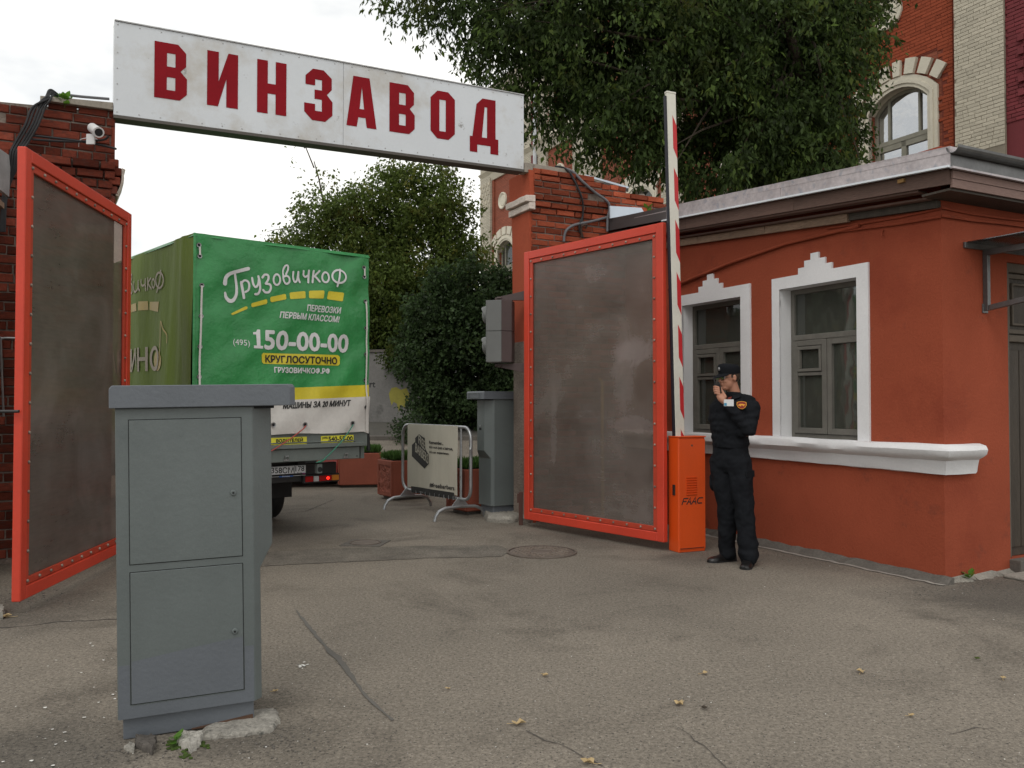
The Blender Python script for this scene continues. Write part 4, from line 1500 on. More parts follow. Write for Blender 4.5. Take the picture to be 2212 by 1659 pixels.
# end beam on the right pier
eb = MB()
eb.box(L_S + .004, L_S + .62, -.02, 0.12, drop - .035, drop + .085)
eb.build('end_beam', M_['beam'], sg, bevel=0.004)
eb = MB()
eb.hexa([(-.62, 0, .035), (-.004, 0, 0.045), (-.004, .12, .045), (-.62, .12, .035)], [(-.62, 0, .075), (-.004, 0, 0.118), (-.004, .12, .118), (-.62, .12, .075)])
eb.build('end_beam', M_['beam'], sg, bevel=0.004)

# ------------------------------------------------------------------ gate leaves
def gate(label, p_near, p_far, side_sign, film='film'):
    """p_near / p_far: foot points; the leaf faces the gate opening"""
    p_near, p_far = Vector(p_near), Vector(p_far)
    d = p_far - p_near
    L_ = d.length
    t = thing('gate_leaf', label, 'gate', p_near, math.atan2(d.y, d.x), 'pair of open gate leaves')
    z0, H = 0.09, 3.29
    sgn = side_sign          # +1: visible face looks along local -y
    yo = -0.03 * sgn
    fw = 0.092
    TH = 0.055
    m = MB()
    def bb(mbx, x0, x1, z0_, z1_, ya, yb):
        mbx.box(x0, x1, min(ya, yb), max(ya, yb), z0_, z1_)
    for (x0, x1, a, b) in ((0, fw, z0, H), (L_ - fw, L_, z0, H), (fw, L_ - fw, H - fw, H), (fw, L_ - fw, z0, z0 + fw)):
        q = MB()
        bb(q, x0, x1, a, b, yo, -yo)
        q.build('frame_rail', M_['gate_red'], t, bevel=0.006)
    # inner clamping strips, set back
    g0, sw = 0.012, 0.055
    ys_ = -0.012 * sgn
    ye_ = -0.006 * sgn
    i0, i1, k0, k1 = fw + g0 * 0, L_ - fw, z0 + fw, H - fw
    for (x0, x1, a, b) in ((i0 + .004, i0 + sw, k0 + .004, k1 - .004), (i1 - sw, i1 - .004, k0 + .004, k1 - .004), (i0 + sw + .001, i1 - sw - .001, k1 - sw, k1 - .004), (i0 + sw + .001, i1 - sw - .001, k0 + .004, k0 + sw)):
        q = MB()
        bb(q, x0, x1, a, b, ys_ * 1.6, 0.0)
        q.build('clamping_strip', M_['gate_red2'], t, bevel=0.003)
    q = MB()
    bb(q, i0 + .001, i1 - .001, k0 + .001, k1 - .001, 0.006 * sgn, 0.010 * sgn)
    q.build('plastic_panel', M_[film], t)
    bt = MB()
    bt.lathe([(.0, 0), (.013, 0), (.013, .006), (.008, .012), (.0, .013)], 8, Matrix.Rotation(math.pi / 2 * sgn, 4, 'X'))
    b0 = bt.build('bolt', M_['bolt'], t, smooth=True)
    spots = []
    nh = 10
    nv = 14
    for i in range(nh + 1):
        x = i0 + .03 + (i1 - i0 - .06) * i / nh
        spots += [(x, k1 - .03), (x, k0 + .03)]
    for i in range(1, nv):
        z = k0 + .03 + (k1 - k0 - .06) * i / nv
        spots += [(i0 + .03, z), (i1 - .03, z)]
    for n_, (x, z) in enumerate(spots):
        loc = (x, ys_ * 1.6, z)
        if n_ == 0:
            b0.location = loc
        else:
            add_copy(b0, t, loc)
    return t
GN = Vector((0, 0, 0))
gl_near, gl_far = (-3.46, 5.84, 0), (-3.68, 7.96, 0)
gate('left red-framed gate leaf swung open before the sooty brick pier', gl_near, gl_far, 1)
gr_far, gr_near = (0.165, 10.02, 0), (1.532, 8.33, 0)
gate('right red-framed gate leaf standing open beside the orange barrier', gr_far, gr_near, 1, 'film_smeared')
# closing bolt on left gate
q = MB()
q.tube([(-3.58, 5.80, 1.42), (-3.43, 5.80, 1.42)], 0.012, 6)
o = q.build('gate_latch', M_['black_metal'])
tag(o, 'short black latch bar crossing the near edge of the left gate leaf', 'latch')
# ================================================================== BRICK FACTORY BUILDING BEHIND
FO = Vector((9.6, 17.0, 0))
fb = thing('brick_building', 'tall old orange brick building with arched cream windows and whitewashed pilasters behind the trees', 'building', FO, ANG)
TOP = 15.5
FAR = 23.9
WC = [1.92, 6.87, 11.82, 16.77, 21.72]
WZ0, WZS, WZC = 5.9, 8.20, 8.58          # sill, springing, crown
holes = [(c - .775, c + .775, WZ0, WZC) for c in WC] + [(c - .70, c + .70, 12.2, 14.2) for c in WC]
mb = MB()
rect_wall(mb, '-x', (0, 0), -3.5, FAR, -.2, TOP, holes, 0.32)
mb.face([(0, FAR, -.2), (8, FAR, -.2), (8, FAR, TOP), (0, FAR, TOP)])
mb.face([(0, -3.5, -.2), (8, -3.5, -.2), (8, -3.5, TOP), (0, -3.5, TOP)])
mb.face([(0, -3.5, TOP), (8, -3.5, TOP), (8, FAR, TOP), (0, FAR, TOP)])
def brick_tex(name, col, joint, w=0.26, h=0.075, r=0.85):
    m = mat(name, col, r, var=0.15, vs=0.6, grain=0.1, gs=20)
    nt = m.node_tree
    L = nt.links.new
    p = nt.nodes['Principled BSDF']
    src = p.inputs['Base Color'].links[0].from_socket
    tc = _n(nt, 'ShaderNodeTexCoord')
    sx = _n(nt, 'ShaderNodeSeparateXYZ')
    cx_ = _n(nt, 'ShaderNodeCombineXYZ')
    L(tc.outputs['Object'], sx.inputs[0])
    ad = _n(nt, 'ShaderNodeMath', operation='ADD')
    L(sx.outputs['X'], ad.inputs[0])
    L(sx.outputs['Y'], ad.inputs[1])
    L(ad.outputs[0], cx_.inputs['X'])
    L(sx.outputs['Z'], cx_.inputs['Y'])
    b = _n(nt, 'ShaderNodeTexBrick')
    b.inputs['Scale'].default_value = 1.0
    b.inputs['Brick Width'].default_value = w
    b.inputs['Row Height'].default_value = h
    b.inputs['Mortar Size'].default_value = 0.006
    b.inputs['Mortar Smooth'].default_value = 0.3
    b.inputs['Color1'].default_value = (1, 1, 1, 1)
    b.inputs['Color2'].default_value = (.82, .82, .82, 1)
    b.inputs['Mortar'].default_value = c4(joint)
    L(cx_.outputs[0], b.inputs['Vector'])
    mx = _n(nt, 'ShaderNodeMix', data_type='RGBA', blend_type='MULTIPLY')
    mx.inputs['Factor'].default_value = 1
    L(src, mx.inputs['A'])
    L(b.outputs['Color'], mx.inputs['B'])
    L(mx.outputs['Result'], p.inputs['Base Color'])
    bp = _n(nt, 'ShaderNodeBump', Strength=0.7, Distance=0.01)
    bp.invert = True
    L(b.outputs['Fac'], bp.inputs['Height'])
    L(bp.outputs[0], p.inputs['Normal'])
    return m
M_['far_brick'] = brick_tex('far_orange_brick', (0.27, 0.075, 0.040), (.5, .5, .5))
M_['far_white'] = brick_tex('far_whitewashed_brick', (0.50, 0.46, 0.37), (.45, .42, .38))
mb.build('wall', M_['far_brick'], fb, clean=True)
# laid bricks where the photograph lets one tell them apart
BP = brick_meshes(M_['painted_brick'], 5, rough=0.3)
BW = brick_meshes(M_['white_brick'], 5, rough=0.35)
BC = brick_meshes(M_['crimson'], 4, rough=0.6)
def near_win(s, z, a, b):
    c = WC[0]
    if c - 1.12 < s < c + 1.12 and z < 9.12:
        return False
    if (s - 2.12) ** 2 + (z - 10.38) ** 2 < 0.40 ** 2:
        return False
    return True
jm = MB()
jm.box(-.030, -.026, 0.55, 4.43, 6.6, 12.0)
# mortar bed behind laid bricks: cut round the window by building it as strips
jm = MB()
for (a, b, c, d) in ((0.55, 0.82, 5.0, 12.0), (3.02, 4.43, 5.0, 12.0), (0.82, 3.02, 9.10, 12.0)):
    jm.box(-.012, -.002, a, b, c, d)
jm.build('mortar_bed', M_['painted_joint'], fb)
lay_bricks(fb, BP, '-x', 0.55, 4.43, 6.5, 12.0, 0.0775, 0.262, 0.008, 0.022, keep=near_win, seed=21, jit=0.001, origin=(0.0, 0), clip=lambda u, v: u > 1880 and v < 350)
# white pilasters
for k, c in enumerate((-.11, 4.95, 9.9, 14.85, 19.6, 23.45)):
    w_ = 0.52 if k else 0.53
    z0 = 0
    q = MB()
    q.box(-.16, 0.0, c - w_, c + w_, -.2, TOP)
    q.build('pilaster', M_['white_joint'] if k == 0 else M_['far_white'], fb)
lay_bricks(fb, BW, '-x', -.64, 0.42, 6.6, 12.2, 0.0775, 0.262, 0.009, 0.012, seed=22, jit=0.0012, origin=(-.158, 0), name='brick')
# white flank of the near pilaster is hidden; crimson strip beyond it with stepped checker work
q = MB()
q.box(-.11, 0.0, -1.6, -.641, -.2, TOP)
q.build('crimson_strip', M_['crimson'], fb)
lay_bricks(fb, BC, '-x', -1.6, -.645, 7.0, 12.2, 0.0775, 0.262, 0.010, 0.020, seed=23, jit=0.0025, origin=(-.108, 0), limit=120)
ck = MB()
for r in range(9):
    for c in range(5):
        if (r + c) % 2 == 0:
            ck.box(-.185, -.13, -1.55 + c * .13, -1.55 + c * .13 + .115, 7.45 + r * .135, 7.45 + r * .135 + .12)
ck.build('checker_brickwork', M_['crimson'], fb, bevel=0.004)
q = MB()
for c in (-.6, 0.62):
    pass
# dark flank joints beside pilasters
for c in (4.95, 9.9, 14.85, 19.6, 23.45):
    q = MB()
    q.box(-.06, 0.0, c - .72, c - .525, -.2, TOP)
    q.box(-.06, 0.0, c + .525, c + .72, -.2, TOP)
    q.build('brick_strip', M_['far_brick'], fb)
# broad cream centre bay
q = MB()
q.box(-.10, 0.0, 14.0, 15.9, 8.9, TOP)
q.box(-.10, 0.0, 17.9, 18.6, 5.0, TOP)
q.build('cream_bay', M_['far_white'], fb)
# string courses
def course(z0, z1, o):
    q = MB()
    ys = [-3.5, FAR + .05]
    q.hexa([(-o * .4, ys[0], z0), (0, ys[0], z0), (0, ys[1], z0), (-o * .4, ys[1], z0)], [(-o, ys[0], z1), (0, ys[0], z1), (0, ys[1], z1), (-o, ys[1], z1)])
    q.build('string_course', M_['white_stone'], fb)
course(11.75, 11.92, 0.30)
course(11.50, 11.745, 0.2)
course(15.1, 15.5, 0.5)
q = MB()
for k in range(7):
    for r in range(6):
        if (k + r) % 2:
            q.box(-.20, -.158, 22.98 + k * .14, 22.98 + k * .14 + .11, 10.9 + r * .2 - .6, 11.04 + r * .2 - .6)
q.build('dentil_work', M_['white_brick'], fb)
# arched window dressings
def arch_pts(c, hw, zs, zc, n=14):
    """segmental arch from left to right"""
    rise = zc - zs
    Rr = (hw * hw + rise * rise) / (2 * rise)
    cz = zc - Rr
    a = math.asin(min(1, hw / Rr))
    return [(c + Rr * math.sin(-a + 2 * a * i / n), cz + Rr * math.cos(-a + 2 * a * i / n)) for i in range(n + 1)]
def band(mbx, inner, outer, x0, x1):
    for i in range(len(inner) - 1):
        a, b, c, d = inner[i], inner[i + 1], outer[i + 1], outer[i]
        mbx.hexa([(x1, a[0], a[1]), (x1, b[0], b[1]), (x1, c[0], c[1]), (x1, d[0], d[1])],
                 [(x0, a[0], a[1]), (x0, b[0], b[1]), (x0, c[0], c[1]), (x0, d[0], d[1])])
def arched_window(c, near):
    hw = 0.775
    wd = MB()
    path = lambda k: [(c - hw - k, WZ0)] + [(c - hw - k, WZS)] + arch_pts(c, hw + k, WZS + k * .55, WZC + k, 12)[0:] + [(c + hw + k, WZS), (c + hw + k, WZ0)]
    p = [path(0), path(.075), path(.15), path(.25)]
    band(wd, p[0], p[1], -.045, 0.10)
    band(wd, p[1], p[2], -.075, 0.0)
    band(wd, p[2], p[3], -.055, 0.0)
    # fill between the arch and the square hole
    inn = arch_pts(c, hw, WZS, WZC, 12)
    for i in range(12):
        a, b = inn[i], inn[i + 1]
        wd.hexa([(0.002, a[0], a[1]), (0.002, b[0], b[1]), (0.002, b[0], WZC + .002), (0.002, a[0], WZC + .002)],
                [(0.30, a[0], a[1]), (0.30, b[0], b[1]), (0.30, b[0], WZC + .002), (0.30, a[0], WZC + .002)])
    fr = wd.build('window', M_['white_stone'], fb)
    # fan of voussoir blocks
    ai = arch_pts(c, hw + .26, WZS + .25, WZC + .26, 40)
    ao = arch_pts(c, hw + .48, WZS + .50, WZC + .60, 40)
    for k in range(7 if near else 5):
        n = 7 if near else 5
        i0 = int(k * 40 / n) + (1 if k else 0)
        i1 = int((k + 1) * 40 / n) - (1 if k < n - 1 else 0)
        v = MB()
        band(v, ai[i0:i1 + 1], ao[i0:i1 + 1], -.085, 0.0)
        v.build('voussoir', M_['white_stone'], fr)
    # frame and glass
    f = MB()
    X = 0.24
    ins = arch_pts(c, hw - .001, WZS, WZC - .002, 12)
    ins2 = arch_pts(c, hw - .07, WZS - .05, WZC - .075, 12)
    band(f, ins2, ins, X - .04, X + .03)
    f.box(X - .04, X + .03, c - hw, c - hw + .07, WZ0, WZS)
    f.box(X - .04, X + .03, c + hw - .07, c + hw, WZ0, WZS)
    f.box(X - .06, X + .03, c - hw, c + hw, 7.43, 7.53)
    f.box(X - .05, X + .02, c - .43, c - .38, 7.53, 8.50)
    f.box(X - .05, X + .02, c + .36, c + .41, 7.53, 8.50)
    f.box(X - .05, X + .02, c - .06, c + .06, WZ0, 7.43)
    f.box(X - .05, X + .02, c - hw + .07, c - hw + .13, WZ0, 7.43)
    f.box(X - .05, X + .02, c + hw - .13, c + hw - .07, WZ0, 7.43)
    f.box(X - .05, X + .02, c - hw + .13, c + hw - .13, 7.30, 7.43)
    f.build('sash', M_['frame_cream'], fr)
    g = MB()
    g.box(X - .005, X, c - hw + .01, c + hw - .01, WZ0, WZC - .03)
    g.build('pane', M_['pane_bright'] if near else M_['pane'], fr)
    r_ = MB()
    r_.box(X + .5, X + .52, c - 1.2, c + 1.2, WZ0 - .3, WZC + .3)
    r_.build('room_wall', M_['interior'], fr)
    s = MB()
    s.box(-.12, 0.02, c - hw - .3, c + hw + .3, WZ0 - .14, WZ0)
    s.build('sill', M_['white_stone'], fr)
M_['frame_cream'] = mat('drab_cream_frame', (0.24, 0.23, 0.185), 0.7, var=0.12, vs=5)
for i, c in enumerate(WC):
    arched_window(c, i == 0)
for c in WC:
    q = MB()
    for (a, b, d, e) in ((c - .95, c - .70, 12.05, 14.45), (c + .70, c + .95, 12.05, 14.45), (c - .70, c + .70, 14.2, 14.45), (c - .70, c + .70, 12.05, 12.2)):
        q.box(-.08, 0.02, a, b, d, e)
    w = q.build('window', M_['white_stone'], fb)
    q = MB()
    q.box(0.2, 0.21, c - .7, c + .7, 12.2, 14.2)
    q.build('pane', M_['pane'], w)
    q = MB()
    q.box(0.15, 0.2, c - .03, c + .03, 12.2, 14.2)
    q.box(0.15, 0.2, c - .7, c - .03, 13.3, 13.36)
    q.box(0.15, 0.2, c + .03, c + .7, 13.3, 13.36)
    q.build('sash', M_['frame_cream'], w)
    q = MB()
    q.box(0.6, 0.62, c - 1, c + 1, 12, 14.5)
    q.build('room_wall', M_['interior'], w)
# medallions
for i, c in enumerate(WC):
    q = MB()
    n = 24
    cc = c + 0.2
    def rg(r, x):
        return [(x, cc + r * math.cos(2 * math.pi * k / n), 10.38 + r * math.sin(2 * math.pi * k / n)) for k in range(n)]
    q.loft([rg(.37, 0), rg(.37, -.07), rg(.33, -.085), rg(.27, -.05), rg(.24, -.03), rg(.22, -.05)])
    q.build('medallion', M_['white_stone'], fb, smooth=True)
# down-pipe
dp = MB()
dp.tube([(-.14, 18.75, TOP - .3), (-.14, 18.75, 3)], 0.09, 8)
dp.build('downpipe', mat('white_downpipe', (0.50, 0.52, 0.54), 0.5), fb)
dp = MB()
dp.box(-.13, 0.0, 18.98, 19.08, 3, 15)
dp.build('brick_strip', M_['crimson'], fb)

# ------------------------------------------------------------------ grey yard wall with faded spray paint
a, b = Vector((-12, 24.9, 0)), Vector((-2.5, 23.1, 0))
yw = thing('yard_wall', 'grey rendered yard wall with yellow spray paint behind the bushes', 'wall', a, math.atan2((b - a).y, (b - a).x))
Lw = (b - a).length
q = MB()
q.box(0, Lw, 0, 0.3, 0.5, 2.9)
q.build('wall', M_['wall_grey'], yw)
q = MB()
q.box(-.02, Lw + .02, -.04, 0.34, 2.9, 2.97)
q.build('coping', M_['dark_concrete'], yw)
def wall_xy(u, v):
    d = (b - a).normalized()
    nrm = Vector((d.y, -d.x, 0))
    p = on_plane(u, v, a, nrm)
    return (p - a).dot(d), p.z
blob = [(846, 838), (856, 836), (866, 842), (878, 838), (884, 850), (882, 868), (874, 880), (866, 874), (862, 890), (857, 872), (850, 868), (846, 876), (842, 862), (840, 850)]
q = MB()
g = poly_geo([[wall_xy(*p) for p in blob]])
q.add([(x, -.004, z) for x, z in g[0]], g[1])
q.build('spray_paint', M_['graffiti_yellow'], yw)
x0, z0 = wall_xy(790, 837)
x1, z1 = wall_xy(811, 837)
x2, z2 = wall_xy(790, 825)
g = remap(text_geo('rt', 0.02), quad_map((x0 + (x1 - x0) * .4, z0), (x1, z0), (x0 + (x1 - x0) * .4, z2)))
q = MB()
q.add([(x, -.005, z) for x, z in g[0]], g[1])
q.build('wall_lettering', M_['ink'], yw)

# ================================================================== TREES
def leaves(name, m, parent, centers, outs, L0, seed, per=9, spread=0.22, droop=0.75, wr=0.32, kind='stuff'):
    """many leaf-sized folded blades in hanging sprays"""
    rg = np.random.default_rng(seed)
    n = len(centers)
    C = np.repeat(centers, per, axis=0)
    O = np.repeat(outs, per, axis=0)
    N = n * per
    t = rg.random((N, 1))
    tw = O * 0.55 + rg.normal(0, .35, (n, 3)).repeat(per, axis=0)
    tw[:, 2] -= droop * 0.5
    tw /= np.linalg.norm(tw, axis=1, keepdims=True) + 1e-9
    P = C + tw * t * spread * 1.7 + rg.normal(0, spread * 0.28, (N, 3))
    D = tw * 0.4 + rg.normal(0, .6, (N, 3))
    D[:, 2] -= droop
    D /= np.linalg.norm(D, axis=1, keepdims=True) + 1e-9
    S = np.cross(D, rg.normal(0, 1, (N, 3)))
    S /= np.linalg.norm(S, axis=1, keepdims=True) + 1e-9
    Nn = np.cross(D, S)
    L = L0 * rg.uniform(0.6, 1.3, (N, 1))
    Wd = L * wr * rg.uniform(.75, 1.2, (N, 1))
    V = np.empty((N, 4, 3))
    V[:, 0] = P
    V[:, 1] = P + D * L * .42 + S * Wd + Nn * L * .07
    V[:, 2] = P + D * L - Nn * L * .06
    V[:, 3] = P + D * L * .42 - S * Wd + Nn * L * .07
    me = bpy.data.meshes.new(name)
    me.vertices.add(N * 4)
    me.vertices.foreach_set('co', V.reshape(-1))
    me.loops.add(N * 4)
    me.loops.foreach_set('vertex_index', np.arange(N * 4, dtype=np.int32))
    me.polygons.add(N)
    me.polygons.foreach_set('loop_start', np.arange(0, N * 4, 4, dtype=np.int32))
    me.polygons.foreach_set('loop_total', np.full(N, 4, dtype=np.int32))
    me.materials.append(m)
    me.update(calc_edges=True)
    me.validate()
    o = link(bpy.data.objects.new(name, me))
    o.parent = parent
    if kind:
        o['kind'] = kind
    return o
def crown_points(blobs, n, seed, shell=0.45, trim=None, gap=-0.42):
    """blobs: (cx, cy, cz, rx, ry, rz, weight); clustered so that gaps stay between the sprays"""
    rg = np.random.default_rng(seed)
    B = np.array([b[:6] for b in blobs], float)
    w = np.array([(b[6] if len(b) > 6 else 1) * b[3] * b[4] * b[5] for b in blobs], float) ** 0.8
    w /= w.sum()
    idx = rg.choice(len(blobs), n, p=w)
    d = rg.normal(0, 1, (n, 3))
    d /= np.linalg.norm(d, axis=1, keepdims=True)
    r = rg.random((n, 1)) ** shell
    # lumpy surface
    lump = 1 + 0.22 * np.sin(d[:, :1] * 5 + idx[:, None] * 1.7) * np.cos(d[:, 2:] * 6 + idx[:, None]) + rg.normal(0, .06, (n, 1))
    P = B[idx, :3] + d * B[idx, 3:6] * r * lump
    O = d * B[idx, 3:6]
    O /= np.linalg.norm(O, axis=1, keepdims=True)
    # open gaps by a 3D pattern
    g = np.sin(P[:, 0] * 2.3 + 1.1) * np.sin(P[:, 1] * 2.1 + .4) * np.sin(P[:, 2] * 2.7 + 2.0) + 0.35 * np.sin(P[:, 0] * 6.1) * np.sin(P[:, 2] * 5.3 + P[:, 1] * 4)
    k = g > gap + rg.normal(0, .12, n)
    P, O = P[k], O[k]
    if trim:
        kk = np.array([trim(p) for p in P], bool)
        P, O = P[kk], O[kk]
    return P, O
def limbs(parent, base, forks, name='trunk', r0=0.2):
    q = MB()
    for path, r in forks:
        pts = [Vector(p) for p in path]
        n = len(pts)
        # smooth subdivision with a slight wander
        out, rad = [], []
        for i in range(n - 1):
            for k in range(4):
                t = k / 4
                p = pts[i].lerp(pts[i + 1], t)
                w = noise.noise(p * 0.9) * 0.12
                out.append(p + Vector((w, w * .5, 0)) * (1 if i or k else 0))
                rad.append(r * (1 - (i + t) / (n - 1) * 0.82))
        out.append(pts[-1])
        rad.append(r * 0.15)
        q.tube(out, rad, 8)
    return q.build(name, M_['bark'], parent, smooth=True)

# big maple hanging over the gate and gatehouse
T1 = Vector((5.1, 14.6, 0))
t1 = thing('maple_tree', 'huge dark-leaved maple spreading above the gatehouse roof and the right end of the sign', 'tree', T1)
loc = lambda p: Vector(p) - T1
fk = [([(0, 0, -.1), (0, 0.05, 2), (.05, 0, 4.2), (.2, .1, 6.5), (.1, 0, 9), (.4, .3, 12)], 0.30),
      ([(0.02, 0, 4.0), (-1.0, -.4, 5.6), (-2.6, -1.0, 7.2), (-4.2, -1.4, 8.4), (-5.4, -1.6, 8.9)], 0.15),
      ([(.1, 0, 5.2), (-1.4, .6, 7.2), (-3.4, 1.0, 9.2), (-5.0, 1.2, 11)], 0.15),
      ([(.1, 0, 5.0), (.4, -.4, 6.6), (.5, -.6, 8.2), (.6, -.4, 10)], 0.13),
      ([(.1, 0, 4.8), (-.3, -1.0, 6.4), (-1.2, -2.2, 8.0), (-2.4, -3.2, 9.0)], 0.13),
      ([(-1.6, -.6, 6.2), (-2.4, -1.4, 6.4), (-3.4, -1.9, 6.1)], 0.06),
      ([(-3.4, -1.2, 7.8), (-4.4, -1.6, 7.8), (-5.4, -1.7, 7.5)], 0.05)]
limbs(t1, T1, fk)
bl = [(4.6, 14.4, 9.6, 1.9, 2.2, 2.6, 1.0), (2.4, 13.8, 9.4, 2.4, 2.4, 2.6, 1.0), (0.5, 13.6, 9.4, 1.7, 1.8, 1.8, .9),
      (4.1, 13.4, 7.0, 1.6, 1.6, 1.7, 2.6), (2.3, 13.2, 6.9, 1.7, 1.5, 1.5, 2.4), (0.9, 13.1, 7.5, 1.4, 1.3, 1.1, 2.0), (5.3, 13.9, 7.4, .75, 1.1, 1.3, 2.0),
      (3.4, 13.0, 5.6, 1.2, 1.0, 0.95, 2.4), (4.7, 13.3, 5.5, .95, 1.0, 1.1, 2.4), (1.7, 12.9, 5.8, 0.8, .8, .65, 1.3), (-.7, 13.2, 7.9, .85, .9, .75, 1.6), (0.0, 13.1, 7.0, .75, .7, .6, 1.2),
      (-1.55, 13.2, 8.2, .65, .6, .6, 1.4), (3.0, 14.5, 12.0, 2.4, 2.4, 1.6, .3), (2.2, 12.8, 5.2, .45, .5, .4, 1.2), (5.5, 13.3, 5.2, .4, .4, .4, 1.4), (5.9, 13.8, 8.4, .45, .5, .5, 1.2), (2.9, 12.8, 4.95, .5, .4, .3, 0.6), (0.5, 13.0, 6.2, .65, .6, .6, 1.8), (1.0, 12.9, 5.7, .5, .5, .4, .7), (4.3, 12.9, 4.8, .8, .5, .4, 1.4)]
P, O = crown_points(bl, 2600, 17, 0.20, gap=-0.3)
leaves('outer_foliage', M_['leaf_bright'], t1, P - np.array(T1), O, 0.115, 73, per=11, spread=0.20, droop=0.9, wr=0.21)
rr = random.Random(41)
q = MB()
for b in bl[:15]:
    for k in range(3):
        s0 = Vector((4.9 + rr.uniform(-.3, .1), 14.2, rr.uniform(5, 8)))
        e0 = Vector((b[0] + rr.uniform(-.7, .7) * b[3], b[1] - abs(rr.uniform(.2, .8)) * b[4], b[2] + rr.uniform(-.6, .5) * b[5]))
        m0 = s0.lerp(e0, .55) + Vector((0, -.3, .5))
        q.tube([s0 - T1, s0.lerp(m0, .6) + Vector((0, 0, .15)) - T1, m0 - T1, m0.lerp(e0, .6) + Vector((0, 0, .05)) - T1, e0 - T1], [.05, .038, .028, .016, .006], 5)
q.build('branches', M_['bark'], t1, smooth=True, kind='stuff')
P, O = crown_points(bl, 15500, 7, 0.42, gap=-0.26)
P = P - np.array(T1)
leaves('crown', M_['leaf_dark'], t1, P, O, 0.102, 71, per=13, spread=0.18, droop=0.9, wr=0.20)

# paler, yellowing tree in the yard
T2 = Vector((-3.4, 25.5, gz(-3.4, 25.5)))
t2 = thing('ash_tree', 'lighter yellow-green tree in the yard below the sign', 'tree', T2)
fk = [([(0, 0, -.1), (0, 0, 2), (.1, 0, 4), (-.1, 0, 6), (-.3, 0, 7.6)], 0.2),
      ([(0, 0, 2.4), (-1.0, -.3, 4), (-2.0, -.4, 5.6), (-2.6, -.4, 7.8)], 0.09),
      ([(0, 0, 2.6), (.8, -.3, 4.2), (1.3, -.3, 5.4), (1.4, -.2, 6.4)], 0.08),
      ([(-2.0, -.4, 5.4), (-3.0, -.6, 5.8), (-4.0, -.6, 5.6)], 0.03)]
limbs(t2, T2, fk)
bl = [(-3.2, 25.3, 4.9, 2.5, 1.9, 2.5, 1.0), (-5.0, 25.2, 5.7, 1.8, 1.4, 1.7, 1.1), (-6.5, 25.0, 5.8, .8, .8, .8, 1.3), (-5.9, 25.0, 7.0, .75, .7, .7, 1.2), (-3.1, 25.2, 7.4, 1.6, 1.2, 1.1, 1.2), (-4.7, 25.0, 7.3, 1.0, 1.0, .8, 1.2),
      (-1.9, 24.8, 6.9, .8, .8, 1.1, 1.2), (-1.7, 24.8, 4.9, .85, .8, 1.7, 1.2), (-3.4, 25.1, 8.4, .8, .7, .5, 1.0), (-2.3, 25.1, 8.3, .7, .7, .5, 1.0), (-6.9, 24.9, 6.2, .45, .5, .35, .8), (-5.4, 24.8, 7.9, .4, .4, .45, .8),
      (-1.2, 24.8, 7.6, .3, .4, .3, .4), (-1.15, 24.6, 6.0, .35, .4, .5, .4), (-3.6, 23.9, 4.4, 1.6, .9, 1.2, 1.2), (-2.2, 23.9, 4.2, 1.2, .8, 1.3, 1.2)]
P, O = crown_points(bl, 11500, 9, 0.42, gap=-0.34)
P = P - np.array(T2)
leaves('crown', M_['leaf_light'], t2, P, O, 0.12, 72, per=9, spread=0.22, droop=0.6, wr=0.27)
# bare upright twig at the left of that tree
tw = MB()
for path in (([(-2.6, -.4, 7.6), (-2.95, -.5, 8.5), (-3.3, -.5, 9.3)]), ([(-2.9, -.4, 8.2), (-2.6, -.5, 8.6)]), ([(-3.1, -.4, 8.6), (-3.6, -.5, 8.75)])):
    tw.tube(path, [0.022, .014, .006][:len(path)], 5)
tw.build('bare_twig', M_['bark'], t2)
P = np.array([(-2.5 - .11 * k + .12 * math.sin(k * 2), 24.9 - 25.5, 6.6 + k * .22) for k in range(9)] )
leaves('sparse_leaves', M_['leaf_light'], t2, P, np.tile(np.array([[0.3, 0, .2]]), (len(P), 1)), 0.11, 5, per=3, spread=0.12, droop=0.3, wr=0.25)

# dark glossy bushes
def bush(label, base, blobs, n, seed, m='leaf_bush', L0=0.085, per=9):
    base = Vector(base)
    t = thing('bush', label, 'bush', base)
    q = MB()
    rr = random.Random(seed)
    for b in blobs:
        c = Vector(b[:3]) - base
        q.tube([(rr.uniform(-.2, .2), rr.uniform(-.1, .1), -.1), (c.x * .5, c.y * .5, c.z * .5), (c.x, c.y, c.z + b[5] * .5)], [.04, .03, .01], 6)
    q.build('stem', M_['bark'], t)
    P, O = crown_points(blobs, n, seed, 0.40)
    leaves('foliage', M_[m], t, P - np.array(base), O, L0, seed + 1, per=per, spread=0.16, droop=0.35, wr=0.36)
y0 = 22.0
g_ = gz(0, 20)
bush('large dark glossy bush behind the cream banner barrier', (-1.6, 22.2, gz(-1.6, 22.2)), [(-1.4, 22.3, 2.6, 1.5, 1.1, 1.8, 1), (-1.6, 22.2, 3.7, 1.1, .9, 1.0, 1), (-2.3, 22.3, 3.0, .75, .6, .9, 1), (-.4, 22.2, 2.8, 1.2, 1.0, 1.9, 1), (-.8, 22.0, 4.3, .7, .6, .5, 1), (-1.8, 22.0, 1.6, .9, .7, .8, 1.2), (-.4, 22.0, 1.5, 1.2, .8, .7, 1.2), (-2.5, 22.0, 4.0, .3, .3, .3, 1.5), (-.3, 22.0, 4.8, .35, .3, .3, 1.5), (-1.1, 22.0, 5.0, .25, .3, .35, 1.5), (-1.9, 22.0, 4.7, .35, .3, .35, 1.5)], 7600, 31, L0=0.10)
